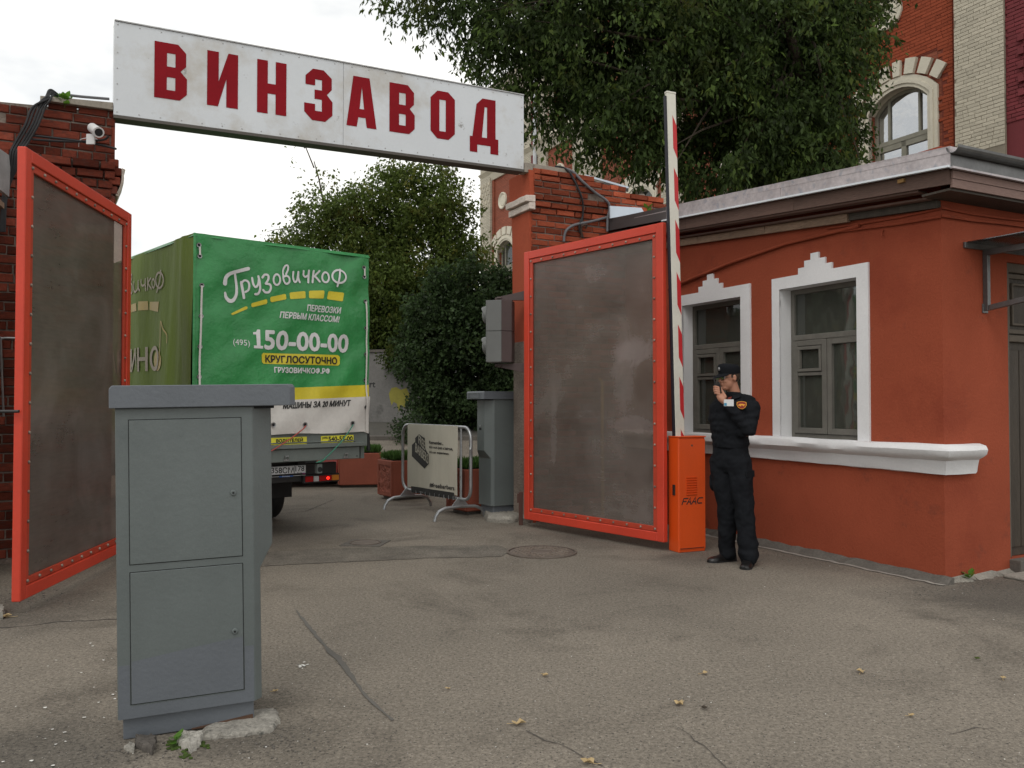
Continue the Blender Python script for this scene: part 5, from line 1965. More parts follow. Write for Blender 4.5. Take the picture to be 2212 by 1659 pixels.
bush('dark bush behind the traffic light, half hidden by the right pier', (0.5, 22.6, gz(0.5, 22.6)), [(0.4, 22.6, 2.4, 1.3, 1.1, 1.7, 1), (.5, 22.8, 3.8, 1.1, 1.0, .9, 1), (-.1, 22.5, 4.1, .7, .7, .6, 1), (.2, 22.2, 1.5, 1.0, .7, .7, 1.2)], 3800, 33, L0=0.10)
bush('shaded bush at the end of the grey yard wall right of the truck', (-3.6, 24.4, gz(-3.6, 24.4)), [(-4.1, 24.6, 3.9, 1.2, .7, 1.0, 1), (-3.0, 24.4, 3.6, 1.0, .7, 1.1, 1), (-3.1, 22.9, 2.75, .35, .3, .35, .8)], 2600, 35, 'leaf_dark', 0.10)
bush('small low shrub at the kerb left of the large bush', (-2.55, 20.4, gz(0, 20.4)), [(-2.52, 20.4, gz(0, 20.4) + .34, .28, .25, .33, 1)], 150, 37, 'leaf_bush', 0.06)
# ================================================================== THINGS AT THE GATE
# parking terminals -------------------------------------------------
def terminal(label, origin, ang, tilt, mirror=False, fine=True, group='grey parking terminals'):
    """local x: towards the nose with the card slot, local y: away; door side at y=0"""
    t = thing('parking_terminal', label, 'terminal', origin, group=group, rot=(0, -tilt, ang))
    L_, D_, ch = 0.575, 0.36, 0.094
    H_ = 1.455
    nz = 0.065
    G = M_['grey_paint']
    def sec(x1, z, c=ch):
        return [(0, 0.0, z), (x1, 0.0, z), (x1 + c, c, z), (x1 + c, D_ - c, z), (x1, D_, z), (0, D_, z)]
    body = MB()
    # nose leans out above z = 0.80
    body.loft([sec(L_, 0.095, 0.032), sec(L_, 0.70, 0.032), sec(L_, 0.80, ch), sec(L_, H_, ch)])
    body.build('body', G, t, bevel=0.004)
    lo = MB()
    lo.loft([sec(L_ + .0015, 0.092, 0.037), sec(L_ + .0015, 0.335, 0.037)])
    q = MB()
    q.box(0.02, L_ - .005, 0.025, D_ - .03, 0.0, 0.094)
    q.build('plinth', M_['grey_paint2'], t, bevel=0.003)
    q = MB()
    q.hexa([(.30, .020, .001), (L_ - .01, .020, .001), (L_ - .01, .03, .001), (.30, .03, .001)], [(.30, .0215, .006), (L_ - .01, .0215, .03), (L_ - .01, .03, .03), (.30, .03, .006)])
    q.build('rusty_edge', mat('rust', (0.085, 0.045, 0.028), 0.9, var=.3, vs=20), t)
    for z in (0.155, 0.275):
        pass
    q = MB()
    for (x0, x1, z0, z1) in ((0.004, 0.050, 0.097, 0.330), (0.530, L_ - .004, 0.097, 0.352), (0.050, 0.530, 0.097, 0.150)):
        q.box(x0, x1, -.0012, 0.001, z0, z1)
    q.build('repainted_patch', M_['grey_paint2'], t)
    # doors with dark seams
    def door(z0, z1, patch):
        q = MB()
        q.box(0.052, 0.528, -.0006, 0.02, z0, z1)
        q.build('door_seam', M_['seam'], t)
        d = MB()
        d.box(0.0555, 0.5245, -.0055, 0.01, z0 + .0035, z1 - .0035)
        o = d.build('door', G, t, bevel=0.0015)
        if patch:
            d = MB()
            g = poly_geo([[(0.057, z0 + .005), (0.523, z0 + .005), (0.523, z0 + .245), (.40, z0 + .232), (.31, z0 + .222), (.18, z0 + .205), (.057, z0 + .190)]])
            d.add([(x, -.0062, z) for x, z in g[0]], g[1])
            d.build('repainted_patch', M_['grey_paint2'], o)
        zz = z0 + (z1 - z0) * (0.47 if patch else 0.46)
        k = MB()
        k.lathe([(0, 0), (.0135, 0), (.0135, .005), (.010, .009), (0, .009)], 20, Matrix.Translation((0.488, -.0055, zz)) @ Matrix.Rotation(math.pi / 2, 4, 'X'))
        k.build('lock', G, o)
        k = MB()
        k.lathe([(0, 0), (.005, 0), (.005, .0015), (0, .0015)], 10, Matrix.Translation((0.488, -.0145, zz)) @ Matrix.Rotation(math.pi / 2, 4, 'X'))
        k.build('keyhole', M_['seam'], o)
    if fine:
        door(0.765, 1.405, False)
        door(0.155, 0.735, True)
    # head
    h = MB()
    def hs(x0, x1, z, c):
        return [(x0, -.028, z), (x1 - c, -.028, z), (x1, -.028 + c, z), (x1, D_ + .028 - c, z), (x1 - c, D_ + .028, z), (x0, D_ + .028, z)]
    h.loft([hs(-.022, L_ + .195, H_ + .0, .028), hs(-.022, L_ + .195, H_ + .086, .028), hs(-.010, L_ + .185, H_ + .100, .028)])
    h.build('head', M_['grey_paint2'], t, bevel=0.003)
    q = MB()
    q.box(0.0, L_ + .10, 0.01, D_ - .01, H_ - .012, H_ + .002)
    q.build('shadow_gap', M_['seam'], t)
    # nose end: panel, slot and buttons
    xe = L_ + .195
    q = MB()
    for (y0, y1, z0, z1) in ((.05, .31, H_ + .012, H_ + .018), (.05, .31, H_ + .070, H_ + .076), (.05, .056, H_ + .018, H_ + .070), (.304, .31, H_ + .018, H_ + .070)):
        q.box(xe - .001, xe + .004, y0, y1, z0, z1)
    q.build('display_rim', M_['grey_paint'], t)
    xb = L_ + ch
    q = MB()
    q.box(xb - .001, xb + .004, .15, .20, 1.06, 1.09)
    q.build('card_slot', M_['seam'], t)
    q = MB()
    q.box(xb - .001, xb + .008, .165, .185, 1.105, 1.125)
    q.build('button', M_['chrome'], t)
    return t
pl = on_ground(268, 1600)
terminal('grey steel parking terminal with two locked doors, large in the left foreground', (-1.715, 3.66, 0), math.atan2(.372, .928), 0.018)
# far terminal faces the yard
terminal('small far grey parking terminal on a concrete pad beside the right pier', (0.06, 11.22, 0.07), math.pi + R(33), 0.0)

# concrete pad and rubble at the near terminal
M_['rubble'] = mat('broken_concrete', (0.27, 0.255, 0.225), 0.95, var=0.2, vs=12, grain=0.3, gs=60, bump=1.0, bs=50, bdist=0.01, spots=((0.08, 0.08, 0.07), 14, 0.56, 0.1))
def slab(name, label, cat, pts, h, m, seed=1, rag=0.008, group=None):
    rr = random.Random(seed)
    P = []
    n = len(pts)
    for i in range(n):
        a, b = Vector(pts[i]), Vector(pts[(i + 1) % n])
        for k in range(6):
            c = a.lerp(b, k / 6)
            P.append(Vector((c.x + rr.uniform(-rag, rag), c.y + rr.uniform(-rag, rag), 0)))
    cen = sum(P, Vector()) / len(P)
    rings = []
    for s, z in ((1.0, -.01), (1.0, h * .5), (0.93, h), (0.6, h * 1.05), (0.25, h * 1.02)):
        rings.append([cen + (p - cen) * s + Vector((0, 0, z + (rr.uniform(-.12, .12) * h if z > 0 else 0))) for p in P])
    q = MB()
    q.loft(rings)
    o = q.build(name, m, smooth=True)
    return tag(o, label, cat, group)
slab('concrete_pad', 'rounded broken concrete pad under the right edge of the near terminal', 'concrete pad', gp((440, 1600), (520, 1592), (585, 1583), (604, 1563), (600, 1545), (585, 1536), (540, 1545), (440, 1580)), 0.022, M_['rubble'], 3)
slab('concrete_lump', 'pale broken concrete lump at the foot of the near terminal', 'rubble', gp((388, 1612), (415, 1628), (432, 1612), (438, 1592), (400, 1590), (384, 1600)), 0.03, mat('pale_concrete_lump', (0.40, 0.38, 0.34), 0.95, var=0.15, vs=20, grain=0.2, gs=80, bump=1, bs=60), 4)
slab('tar_lump', 'black tar lump by the left foot of the near terminal', 'rubble', gp((292, 1618), (330, 1632), (338, 1612), (330, 1600), (295, 1600)), 0.03, M_['crack'], 5)
slab('concrete_lump', 'small pale stone left of the black tar lump', 'rubble', gp((268, 1622), (288, 1628), (290, 1612), (278, 1608)), 0.015, M_['rubble'], 6)
q = MB()
rr = random.Random(2)
for i in range(60):
    u, v = rr.choice([(375, 1615), (440, 1612), (375, 1608), (405, 1632)])
    c = on_ground(u + rr.gauss(0, 8), v + rr.gauss(0, 5))
    q.ball((c.x, c.y, .003), .010, .008, .006, 6, 4)
o = q.build('moss', M_['moss'], smooth=True, kind='stuff')
tag(o, 'green moss round the concrete lump at the near terminal', 'moss')

def weed(label, c, n, s, seed):
    rr = random.Random(seed)
    t = thing('weed', label, 'weed', c)
    q = MB()
    q.tube([(0, 0, 0), (.003, 0, s * .8)], .002, 5)
    q.build('stem', M_['weed'], t)
    for i in range(n):
        a = rr.uniform(0, 6.28)
        e = rr.uniform(.1, .9)
        d = Vector((math.cos(a) * math.cos(e), math.sin(a) * math.cos(e), math.sin(e)))
        w = d.cross(Vector((0, 0, 1))).normalized() * s * .32
        b = Vector((0, 0, s * rr.uniform(.2, .8)))
        q = MB()
        q.face([b, b + d * s * .45 + w, b + d * s * .8 + w * .55, b + d * s, b + d * s * .8 - w * .55, b + d * s * .45 - w])
        q.build('leaf', M_['weed'], t)
    return t
weed('small bright green weed beside the pale concrete lump', on_ground(379, 1612), 6, 0.05, 1)
weed('small green weed sprouting at the foot of the gatehouse street wall', on_ground(2093, 1254), 7, 0.075, 2)
weed('yellow-green tuft growing on top of the left pier', lp_o + AX * -.44 + BX * -.04 + Vector((0, 0, 4.28)), 18, 0.10, 3)
weed('tiny green tuft growing from the joint of the right pier', pr_o + AX * 1.72 + BX * -.10 + Vector((0, 0, 3.98)), 8, 0.10, 4)

# barrier -------------------------------------------------------------
bc = on_ground(1466.5, 1194.6)
ba = math.atan2(0.13, 0.30)
br = thing('boom_barrier', 'orange boom-barrier cabinet left of the guard with its white and red arm raised upright', 'barrier', (bc.x, bc.y, 0), ba)
wF, wS, Hb = 0.315, 0.175, 1.135
q = MB()
q.box(0.006, wF, -.006, 0.0, 0.03, Hb - .02)
dr = q.build('door', M_['orange'], br, bevel=0.002)
q = MB()
q.box(0, wF + .002, 0.001, wS, 0.0, Hb)
q.build('housing', M_['orange'], br, bevel=0.006)
q = MB()
q.box(-.004, wF + .006, -.012, wS + .004, Hb, Hb + .012)
q.build('lid', M_['orange'], br, bevel=0.003)
# louvres
for i in range(8):
    q = MB()
    z = 0.56 + i * .024
    q.hexa([(.088, -.0065, z), (.212, -.0065, z), (.212, -.007, z + .014), (.088, -.007, z + .014)], [(.088, -.007, z - .001), (.212, -.007, z - .001), (.212, -.017, z + .011), (.088, -.017, z + .011)])
    q.build('louvre', M_['orange'], dr, bevel=0.0015)
q = MB()
q.lathe([(0, 0), (.010, 0), (.010, .004), (0, .004)], 12, Matrix.Translation((.155, -.006, 1.055)) @ Matrix.Rotation(math.pi / 2, 4, 'X'))
q.build('lock', mat('dull_lock', (0.12, 0.09, 0.07), 0.5, metal=0.4), dr)
q = MB()
q.box(0.012, wF - .02, -.0075, -.0058, 0.036, 0.042)
q.build('door_seam', M_['seam'], dr)
q = MB()
q.box(-.010, 0.0, 0.055, 0.095, 0.56, 0.665)
q.build('side_latch', M_['black_metal'], br, bevel=0.003)
# lettering F A A C in slanted strokes
sx, sz, k_ = 0.036, 0.475, 0.052
strokes = [[(0, 0), (.10, .62), (.15, .86), (1.05, .86)], [(.12, .42), (.75, .42)],
           [(1.0, 0), (1.55, 1), (1.78, 0)], [(1.18, .32), (1.66, .32)],
           [(2.0, 0), (2.62, 1), (2.9, 0)], [(2.22, .32), (2.74, .32)],
           [(4.15, .86), (3.4, .86), (3.15, .6), (3.15, .28), (3.35, .08), (4.1, .08)]]
q = MB()
for i, s in enumerate(strokes):
    g = ribbon([(p[0] * .056 + p[1] * .014, p[1] * .066) for p in s], 0.0125, n=1)
    q.add([(sx + x, -.0066 - i * .0003, sz + z) for x, z in g[0]], g[1])
q.build('maker_lettering', M_['ink'], dr)
# boom arm, standing upright
lean = -0.026
Lb = 3.45
def bmX(x, y, z):
    return (.062 + (x - .05) * 1.32 + lean * z, .085 + y, Hb + z)
def boom_box(q, x0, x1, y0, y1, z0, z1):
    q.hexa([bmX(x0, y0, z0), bmX(x1, y0, z0), bmX(x1, y1, z0), bmX(x0, y1, z0)], [bmX(x0, y0, z1), bmX(x1, y0, z1), bmX(x1, y1, z1), bmX(x0, y1, z1)])
q = MB()
boom_box(q, 0.016, 0.096, -.02, 0.022, -.10, Lb)
bm_ = q.build('boom', M_['boom_white'], br, bevel=0.004)
q = MB()
boom_box(q, 0.0, 0.0155, -.012, 0.014, 0.014, Lb - .03)
q.build('rubber_edge', mat('dark_blue_rubber', (0.012, 0.012, 0.02), 0.5), bm_)
q = MB()
boom_box(q, 0.014, 0.098, -.022, 0.024, Lb, Lb + .02)
q.build('end_cap', M_['boom_white'], bm_, bevel=0.003)
z = Lb - .22
while z > 0.0:
    q = MB()
    z1 = z
    z0_ = z - .38
    def P2(x, zz):
        p = bmX(x, -.0213, zz)
        return p
    q.prism([P2(.060, z1), P2(.0945, z1 - .10), P2(.0945, max(z0_ - .05, .0)), P2(.060, max(z0_ + .05, .0))], (0, .001, 0))
    q.build('red_bar', M_['boom_red'], bm_)
    z -= 0.525

# traffic signal on the jamb ------------------------------------------
tl = thing('traffic_light', 'grey two-lens traffic light seen from behind, bracketed to the right pier', 'traffic light', pr_o + Vector((-.40, .05, 1.98)), R(-12))
q = MB()
def tsec(z):
    return [(-.10, -.13, z), (-.035, -.165, z), (.10, -.165, z), (.20, -.11, z), (.20, .11, z), (.10, .165, z), (-.10, .13, z)]
for i, (za, zb_) in enumerate(((0, .378), (.382, .76))):
    q = MB()
    def front(z):
        return [(-.115, -.14, z), (-.10, -.155, z), (.085, -.155, z), (.085, .155, z), (-.10, .155, z), (-.115, .14, z)]
    q.loft([front(za), front(zb_)])
    q.build('housing', M_['traffic_grey'], tl, bevel=0.004)
    q = MB()
    q.loft([[(.086, -.155, z), (.20, -.085, z), (.20, .085, z), (.086, .155, z)] for z in (za, zb_)])
    q.build('back_cover', M_['traffic_back'], tl, bevel=0.004)
    # visor: half hood reaching forward
    q = MB()
    cz = za + .20
    n = 14
    for s_ in range(6):
        pass
    rings = []
    for s_ in range(5):
        d = s_ / 4
        rad = .125
        rg_ = []
        for k in range(n + 1):
            a = math.pi * (-0.15 + 1.3 * k / n)
            reach = .085 * (0.25 + 0.75 * max(0.0, math.sin(a)))
            rg_.append((-.115 - reach * math.sin(d * math.pi / 2), rad * math.cos(a) * (1 - .0 * d), cz + rad * math.sin(a) * (1 - .22 * d * d)))
        rings.append(rg_)
    vs = [p for r_ in rings for p in r_]
    m_ = n + 1
    fs = [(i_ * m_ + j, i_ * m_ + j + 1, (i_ + 1) * m_ + j + 1, (i_ + 1) * m_ + j) for i_ in range(4) for j in range(n)]
    q.add(vs, fs)
    q.ball((-.118, 0, cz), .075, .115, .115, 14, 8)
    q.build('visor', M_['traffic_grey'], tl, smooth=True)
for z, sgn in ((.775, 1), (-.02, -1)):
    q = MB()
    q.hexa([(-.03, -.02, z), (.36, -.02, z - .01 * sgn), (.36, .02, z - .01 * sgn), (-.03, .02, z)], [(-.03, -.02, z + .03 * sgn), (.36, -.02, z + .11 * sgn), (.36, .02, z + .11 * sgn), (-.03, .02, z + .03 * sgn)])
    q.box(.345, .362, -.03, .03, min(z - .02 * sgn, z + .20 * sgn), max(z - .02 * sgn, z + .20 * sgn))
    q.lathe([(0, 0), (.045, 0), (.04, .02 * sgn), (0, .025 * sgn)], 10, Matrix.Translation((.03, 0, z + .02 * sgn)))
    q.build('bracket', M_['traffic_back'], tl, bevel=0.002)

# pad under the far terminal and small post by the gate ---------------
slab('concrete_pad', 'low concrete pad under the far parking terminal', 'concrete pad', gp((1036, 1104), (1052, 1128), (1100, 1131), (1135, 1126), (1150, 1104), (1060, 1096)), 0.085, M_['concrete'], 9, 0.01)
q = MB()
pz = on_ground(1125, 1134)
q.box(-.025, .025, -.03, .03, 0, 0.40)
q.box(-.045, -.026, -.03, .01, 0.27, 0.38)
o = q.build('stop_post', mat('brown_steel_post', (0.07, 0.03, 0.022), 0.6), bevel=0.003)
o.location = (pz.x, pz.y, 0)
tag(o, 'short brown steel stop post at the far bottom corner of the right gate leaf', 'post')

# gas pipe seen through the right leaf ---------------------------------
q = MB()
pa = pr_o + AX * 1.02 + BX * -.07
q.tube([pa + Vector((0, 0, .05)), pa + Vector((0, 0, 1.75)), pa + BX * .1 + Vector((0, 0, 1.80))], 0.022, 8)
o = q.build('gas_pipe', M_['yellow_pipe'], smooth=True)
tag(o, 'thin yellow gas pipe running up the pier behind the right gate leaf', 'pipe')

# cables and conduit on the right pier ---------------------------------
def hang(name, label, cat, paths, r, m, n=6):
    q = MB()
    for p in paths:
        P = [Vector(a) for a in p]
        out = []
        for i in range(len(P) - 1):
            p0, p1, p2, p3 = P[max(i - 1, 0)], P[i], P[i + 1], P[min(i + 2, len(P) - 1)]
            for k in range(6):
                t = k / 6
                out.append(0.5 * ((2 * p1) + (p2 - p0) * t + (2 * p0 - 5 * p1 + 4 * p2 - p3) * t * t + (3 * p1 - p0 - 3 * p2 + p3) * t ** 3))
        out.append(P[-1])
        q.tube(out, r, n)
    o = q.build(name, m, smooth=True)
    return tag(o, label, cat)
def pf(u, v, off=0.10, o=None):
    o = o or pr_o
    return on_plane(u, v, o - BX * off, BX)
def z3(x, y):      # region-3 zoom point -> picture point
    return ((1980 + x / 3.16) * .5486, (600 + y / 3.16) * .5486)
hang('cable_bundle', 'black cables hanging down the front of the right pier', 'cable', [
    [pf(*z3(650, 175), -.05), pf(*z3(760, 190), .03), pf(*z3(850, 270), .10), pf(*z3(930, 430), .11), pf(*z3(985, 570), .11), pf(*z3(1000, 720), .06), pf(*z3(985, 850), .04), pf(*z3(960, 930), .03), pf(*z3(1000, 1060), .03)],
    [pf(*z3(670, 185), -.04), pf(*z3(770, 200), .03), pf(*z3(870, 320), .105), pf(*z3(945, 470), .11), pf(*z3(995, 620), .09), pf(*z3(990, 800), .05), pf(*z3(950, 900), .05), pf(*z3(960, 1000), .03)]], 0.012, M_['cable'])
hang('conduit', 'grey conduit running diagonally down the right pier', 'conduit', [
    [pf(*z3(700, 185), -.03), pf(*z3(860, 235), .05), pf(*z3(1000, 370), .115), pf(*z3(1150, 500), .115), pf(*z3(1300, 610), .115), pf(*z3(1325, 700), .09), pf(*z3(1305, 820), .07), pf(*z3(1300, 985), .07)],
    [pf(*z3(1325, 800), .06), pf(*z3(1100, 860), .05), pf(*z3(900, 900), .045), pf(*z3(800, 960), .04), pf(*z3(765, 1040), .03), pf(*z3(760, 1110), .03)]], 0.017, M_['conduit'], 8)
hang('rusty_hook', 'rusty iron hook sticking out of the right pier beside the cables', 'hook', [[pf(*z3(985, 1050), .03), pf(*z3(975, 950), .05), pf(*z3(1000, 905), .08), pf(*z3(1045, 905), .08), pf(*z3(1030, 950), .06)]], 0.014, mat('rusty_iron', (0.06, 0.035, 0.025), 0.8))
q = MB()
pts = [z3(1335, 665), z3(1725, 690), z3(1755, 740), z3(1340, 820)]
ps = [on_plane(u, v, C0 + BX * 4.4 , BX) for u, v in pts]
q.prism(ps, BX * .02)
o = q.build('flashing_sheet', M_['blue_sheet'])
tag(o, 'pale blue riveted tin sheet between the right pier and the gatehouse eaves', 'flashing')

# left pier: camera, cables, side booth ---------------------------------
def z2(x, y):
    return (x * .1818, 192 + y * .1818)
cb = pf(*z2(1135, 520), .20, lp_o)
cc_ = thing('security_camera', 'white bullet security camera on the left pier below the sign', 'camera', cb, R(0))
q = MB()
d0 = Vector((-.055, .07, .045))
ax_ = Vector((.62, -.62, -.42)).normalized()
p0 = Vector((-.045, .03, .055))
q.tube([p0, p0 + ax_ * .17], 0.046, 18)
q.build('shell', M_['cam_white'], cc_, smooth=True)
q = MB()
q.tube([p0 + ax_ * .165, p0 + ax_ * .19], [0.048, .050], 18)
q.build('front_rim', M_['cam_white'], cc_, smooth=True)
q = MB()
q.tube([p0 + ax_ * .185, p0 + ax_ * .192], 0.036, 16)
q.build('lens', M_['black_rubber'], cc_)
q = MB()
q.box(-.09, -.01, .0, .02, -.11, -.01)
q.tube([(-.05, .01, -.03), (-.05, .16, -.03)], .012, 6)
q.build('mount', M_['cam_white'], cc_, bevel=0.004)
hang('camera_lead', 'thin pale lead from the security camera to the left pier', 'cable', [[cb + Vector((-.08, .0, -.05)), cb + Vector((-.16, .03, -.06)), cb + Vector((-.20, .08, -.11))]], 0.004, M_['cam_white'], 5)
paths = []
for k, (dx, dz) in enumerate(((0, 0), (36, 6), (-44, -5), (72, 12), (-82, 10))):
    paths.append([pf(*z2(720 - k * 3, 95 + k * 6), -.05, lp_o), pf(*z2(600 + k * 9, 10 + k * 22), .04, lp_o), pf(*z2(545 + dx * .5 + k * 4, 100 + dz + k * 8), .085 + .008 * k, lp_o), pf(*z2(460 + dx, 230), .10, lp_o), pf(*z2(380 + dx, 430), .11, lp_o), pf(*z2(260 + dx, 640), .10, lp_o), pf(*z2(190 + dx * .8, 760), .12, lp_o), pf(*z2(160 + dx * .6, 930), .10, lp_o), pf(*z2(100 + dx * .3, 1120), .07, lp_o), pf(*z2(50 + dx * .3, 1350), .07, lp_o), pf(*z2(35 + dx * .3, 1700), .07, lp_o)])
hang('cable_bundle', 'thick bundle of black cables running over and down the left pier', 'cable', paths, 0.0105, M_['cable'])
hang('cable_run', 'dark cable running along the corbel of the left pier towards the camera', 'cable', [[pf(*z2(350, 550), .09, lp_o), pf(*z2(700, 590), .09, lp_o), pf(*z2(1000, 630), .10, lp_o), pf(*z2(1250, 680), .11, lp_o), pf(*z2(1385, 715), .12, lp_o)], [pf(*z2(380, 600), .09, lp_o), pf(*z2(800, 625), .09, lp_o), pf(*z2(1200, 610), .12, lp_o), pf(*z2(1290, 560), .14, lp_o)]], 0.011, M_['cable'])
hang('sign_cable', 'black cable reaching from the left pier top to the left end of the sign', 'cable', [[pf(*z2(690, 120), -.02, lp_o), pf(*z2(760, 75), .0, lp_o), pf(*z2(1000, 95), .0, lp_o), pf(*z2(1300, 120), .0, lp_o)]], 0.013, M_['conduit'])
bt_ = thing('side_booth', 'corner of a dark booth roof with grey sheet at the left edge of the picture', 'booth', (-4.88, 6.9, 0), R(12))
q = MB()
q.hexa([(-1.2, -.6, 3.46), (.30, -.6, 3.46), (.38, .6, 3.25), (-1.2, .6, 3.25)], [(-1.2, -.6, 3.51), (.30, -.6, 3.51), (.38, .6, 3.30), (-1.2, .6, 3.30)])
q.build('roof', M_['wood_tan'], bt_)
q = MB()
q.hexa([(.26, -.62, 3.55), (.29, -.62, 3.55), (.42, .6, 3.36), (.39, .6, 3.36)], [(.24, -.62, 3.82), (.27, -.62, 3.82), (.42, .62, 3.74), (.39, .62, 3.74)])
q.build('grey_sheet', M_['lip'], bt_)
q = MB()
q.box(-1.2, .12, -.5, .55, 0, 3.05)
q.build('wall', M_['wood_dark'], bt_)
hang('wall_conduit', 'thin pale conduit on the left pier at the picture edge', 'conduit', [[pf(40, 731, .06, lp_o), pf(5, 731, .06, lp_o), pf(2, 745, .06, lp_o), pf(8, 900, .06, lp_o)]], 0.010, M_['chrome'])

# banner barrier --------------------------------------------------------
fL, fR_ = Vector((-1.47, 11.80, 0)), Vector((-0.665, 10.62, 0))
dd = fR_ - fL
bf = thing('crowd_barrier', 'galvanised crowd barrier carrying a cream printed banner', 'barrier fence', fL, math.atan2(dd.y, dd.x))
WB = dd.length
x0, x1, za, zb_ = -.16, WB + .27, 0.26, 1.17
rc = 0.15
pth = []
for cx_, cz_, a0 in ((x1 - rc, zb_ - rc, 0), (x0 + rc, zb_ - rc, 90), (x0 + rc, za + rc, 180), (x1 - rc, za + rc, 270)):
    for k in range(6):
        a = R(a0 + k * 18)
        pth.append((cx_ + rc * math.cos(a), 0, cz_ + rc * math.sin(a)))
q = MB()
q.tube(pth, 0.021, 10, closed=True)
q.build('frame', M_['chrome'], bf, smooth=True)
for x in (0.02, WB + .03):
    q = MB()
    q.tube([(x, 0, za), (x, 0, zb_ - .01)], 0.017, 8)
    q.build('upright', M_['chrome'], bf, smooth=True)
for x in [0.12 + i * .115 for i in range(11)]:
    q = MB()
    q.tube([(x, 0.012, za + .01), (x, 0.012, zb_ - .01)], 0.007, 6)
    q.build('bar', M_['chrome'], bf, smooth=True)
# feet: bent tube arches across
def foot(x):
    q = MB()
    w = math.radians(0)
    pts = []
    for k in range(9):
        a = math.pi * k / 8
        pts.append((x, -.36 + .20 * (1 - math.cos(a)) * .5 * 0 + 0.0, 0))
    pts = [(x, -.37, 0.0), (x, -.355, .06), (x, -.31, .12), (x, -.22, .155), (x, 0, .165), (x, .22, .155), (x, .31, .12), (x, .355, .06), (x, .37, 0.0)]
    q.tube(pts, 0.020, 8)
    q.prism([(x - .004, -.13, .165), (x - .004, .13, .165), (x - .004, .03, .28), (x - .004, -.03, .28)], (.008, 0, 0))
    q.build('foot', M_['chrome'], bf, smooth=True)
foot(0.0)
foot(WB + .01)
# banner
def ban(x, z):
    return -.026 - .006 * math.sin(x * 9 + z * 2) - .010 * noise.noise(Vector((x * 3, 0, z * 2.4)))
bx0, bx1, bz0, bz1 = 0.045, WB - .005, 0.30, 1.185
nb = 26
q = MB()
for j in range(nb + 1):
    for i in range(nb + 1):
        x = bx0 + (bx1 - bx0) * i / nb
        z = bz0 + (bz1 - bz0) * j / nb
        q.v.append(Vector((x, ban(x, z), z)))
for j in range(nb):
    for i in range(nb):
        a = j * (nb + 1) + i
        q.f.append([a, a + 1, a + nb + 2, a + nb + 1])
        q.m.append(0)
bnr = q.build('banner', M_['banner'], bf, smooth=True)
nrm_b = Vector((math.sin(math.atan2(dd.y, dd.x)), -math.cos(math.atan2(dd.y, dd.x)), 0))
def bxz(zx, zy):         # region-5 zoom point -> banner coordinates
    u, v = (1440 + zx / 3.16) * .5486, (1600 + zy / 3.16) * .5486
    p = on_plane(u, v, fL + nrm_b * .03, nrm_b)
    return ((p - fL).dot(dd.normalized()), p.z)
def put_banner(name, geo, m, off=0.004, cuts=0.08):
    q = MB()
    lay(q, geo, lambda x, z: (x, ban(x, z) - off, z), cuts)
    return q.build(name, m, bnr)
def ztext(s, bl, br_, tl_, m, name='print', bold=0.0, off=0.004):
    hgt = abs(bxz(*tl_)[1] - bxz(*bl)[1])
    q = MB()
    for i, gg in enumerate(fat(remap(text_geo(s, 0), quad_map(bxz(*bl), bxz(*br_), bxz(*tl_))), bold * hgt)):
        lay(q, gg, lambda x, z: (x, ban(x, z) - off - i * .0003, z), 0.08)
    return q.build(name, m, bnr)
ztext('Remember...', (798, 466), (963, 482), (798, 428), M_['ink'], bold=.035)
ztext("it's not just a haircut,", (798, 528), (1086, 556), (798, 488), M_['ink'], bold=.035)
ztext("it's an experience.", (798, 588), (1040, 612), (798, 552), M_['ink'], bold=.035)
ztext('#freebarbers', (800, 1006), (1103, 1052), (800, 948), M_['ink'], bold=.03)
put_banner('print', poly_geo([[bxz(*p) for p in ((568, 993), (1100, 1075), (1095, 1160), (568, 1070))]]), M_['ink'])
blk = [(658, 345), (740, 398), (740, 525), (785, 600), (785, 715), (728, 775), (575, 620), (573, 480), (612, 440), (612, 395)]
put_banner('print', poly_geo([[bxz(*p) for p in blk]]), M_['ink'])
ztext('FREE', (655, 460), (740, 545), (658, 352), M_['banner'], bold=.01, off=.007)
ztext('BARBERS', (617, 565), (783, 720), (617, 450), M_['banner'], bold=.01, off=.007)
for i in range(10):
    zx = 570 + i * 58
    u0 = bxz(zx, 1055 + i * 9)
    q = MB()
    q.tube([(u0[0], -.035, u0[1] + .02), (u0[0] + .004, -.040, u0[1] - .03), (u0[0], -.025, za - .01)], .004, 5)
    q.build('cable_tie', M_['chrome'], bnr)
q = MB()
q.tube([(x1, 0, .93), (x1 + .02, -.02, .90), (x1 + .015, 0, .80)], .012, 6)
q.build('link_eye', M_['chrome'], bf)

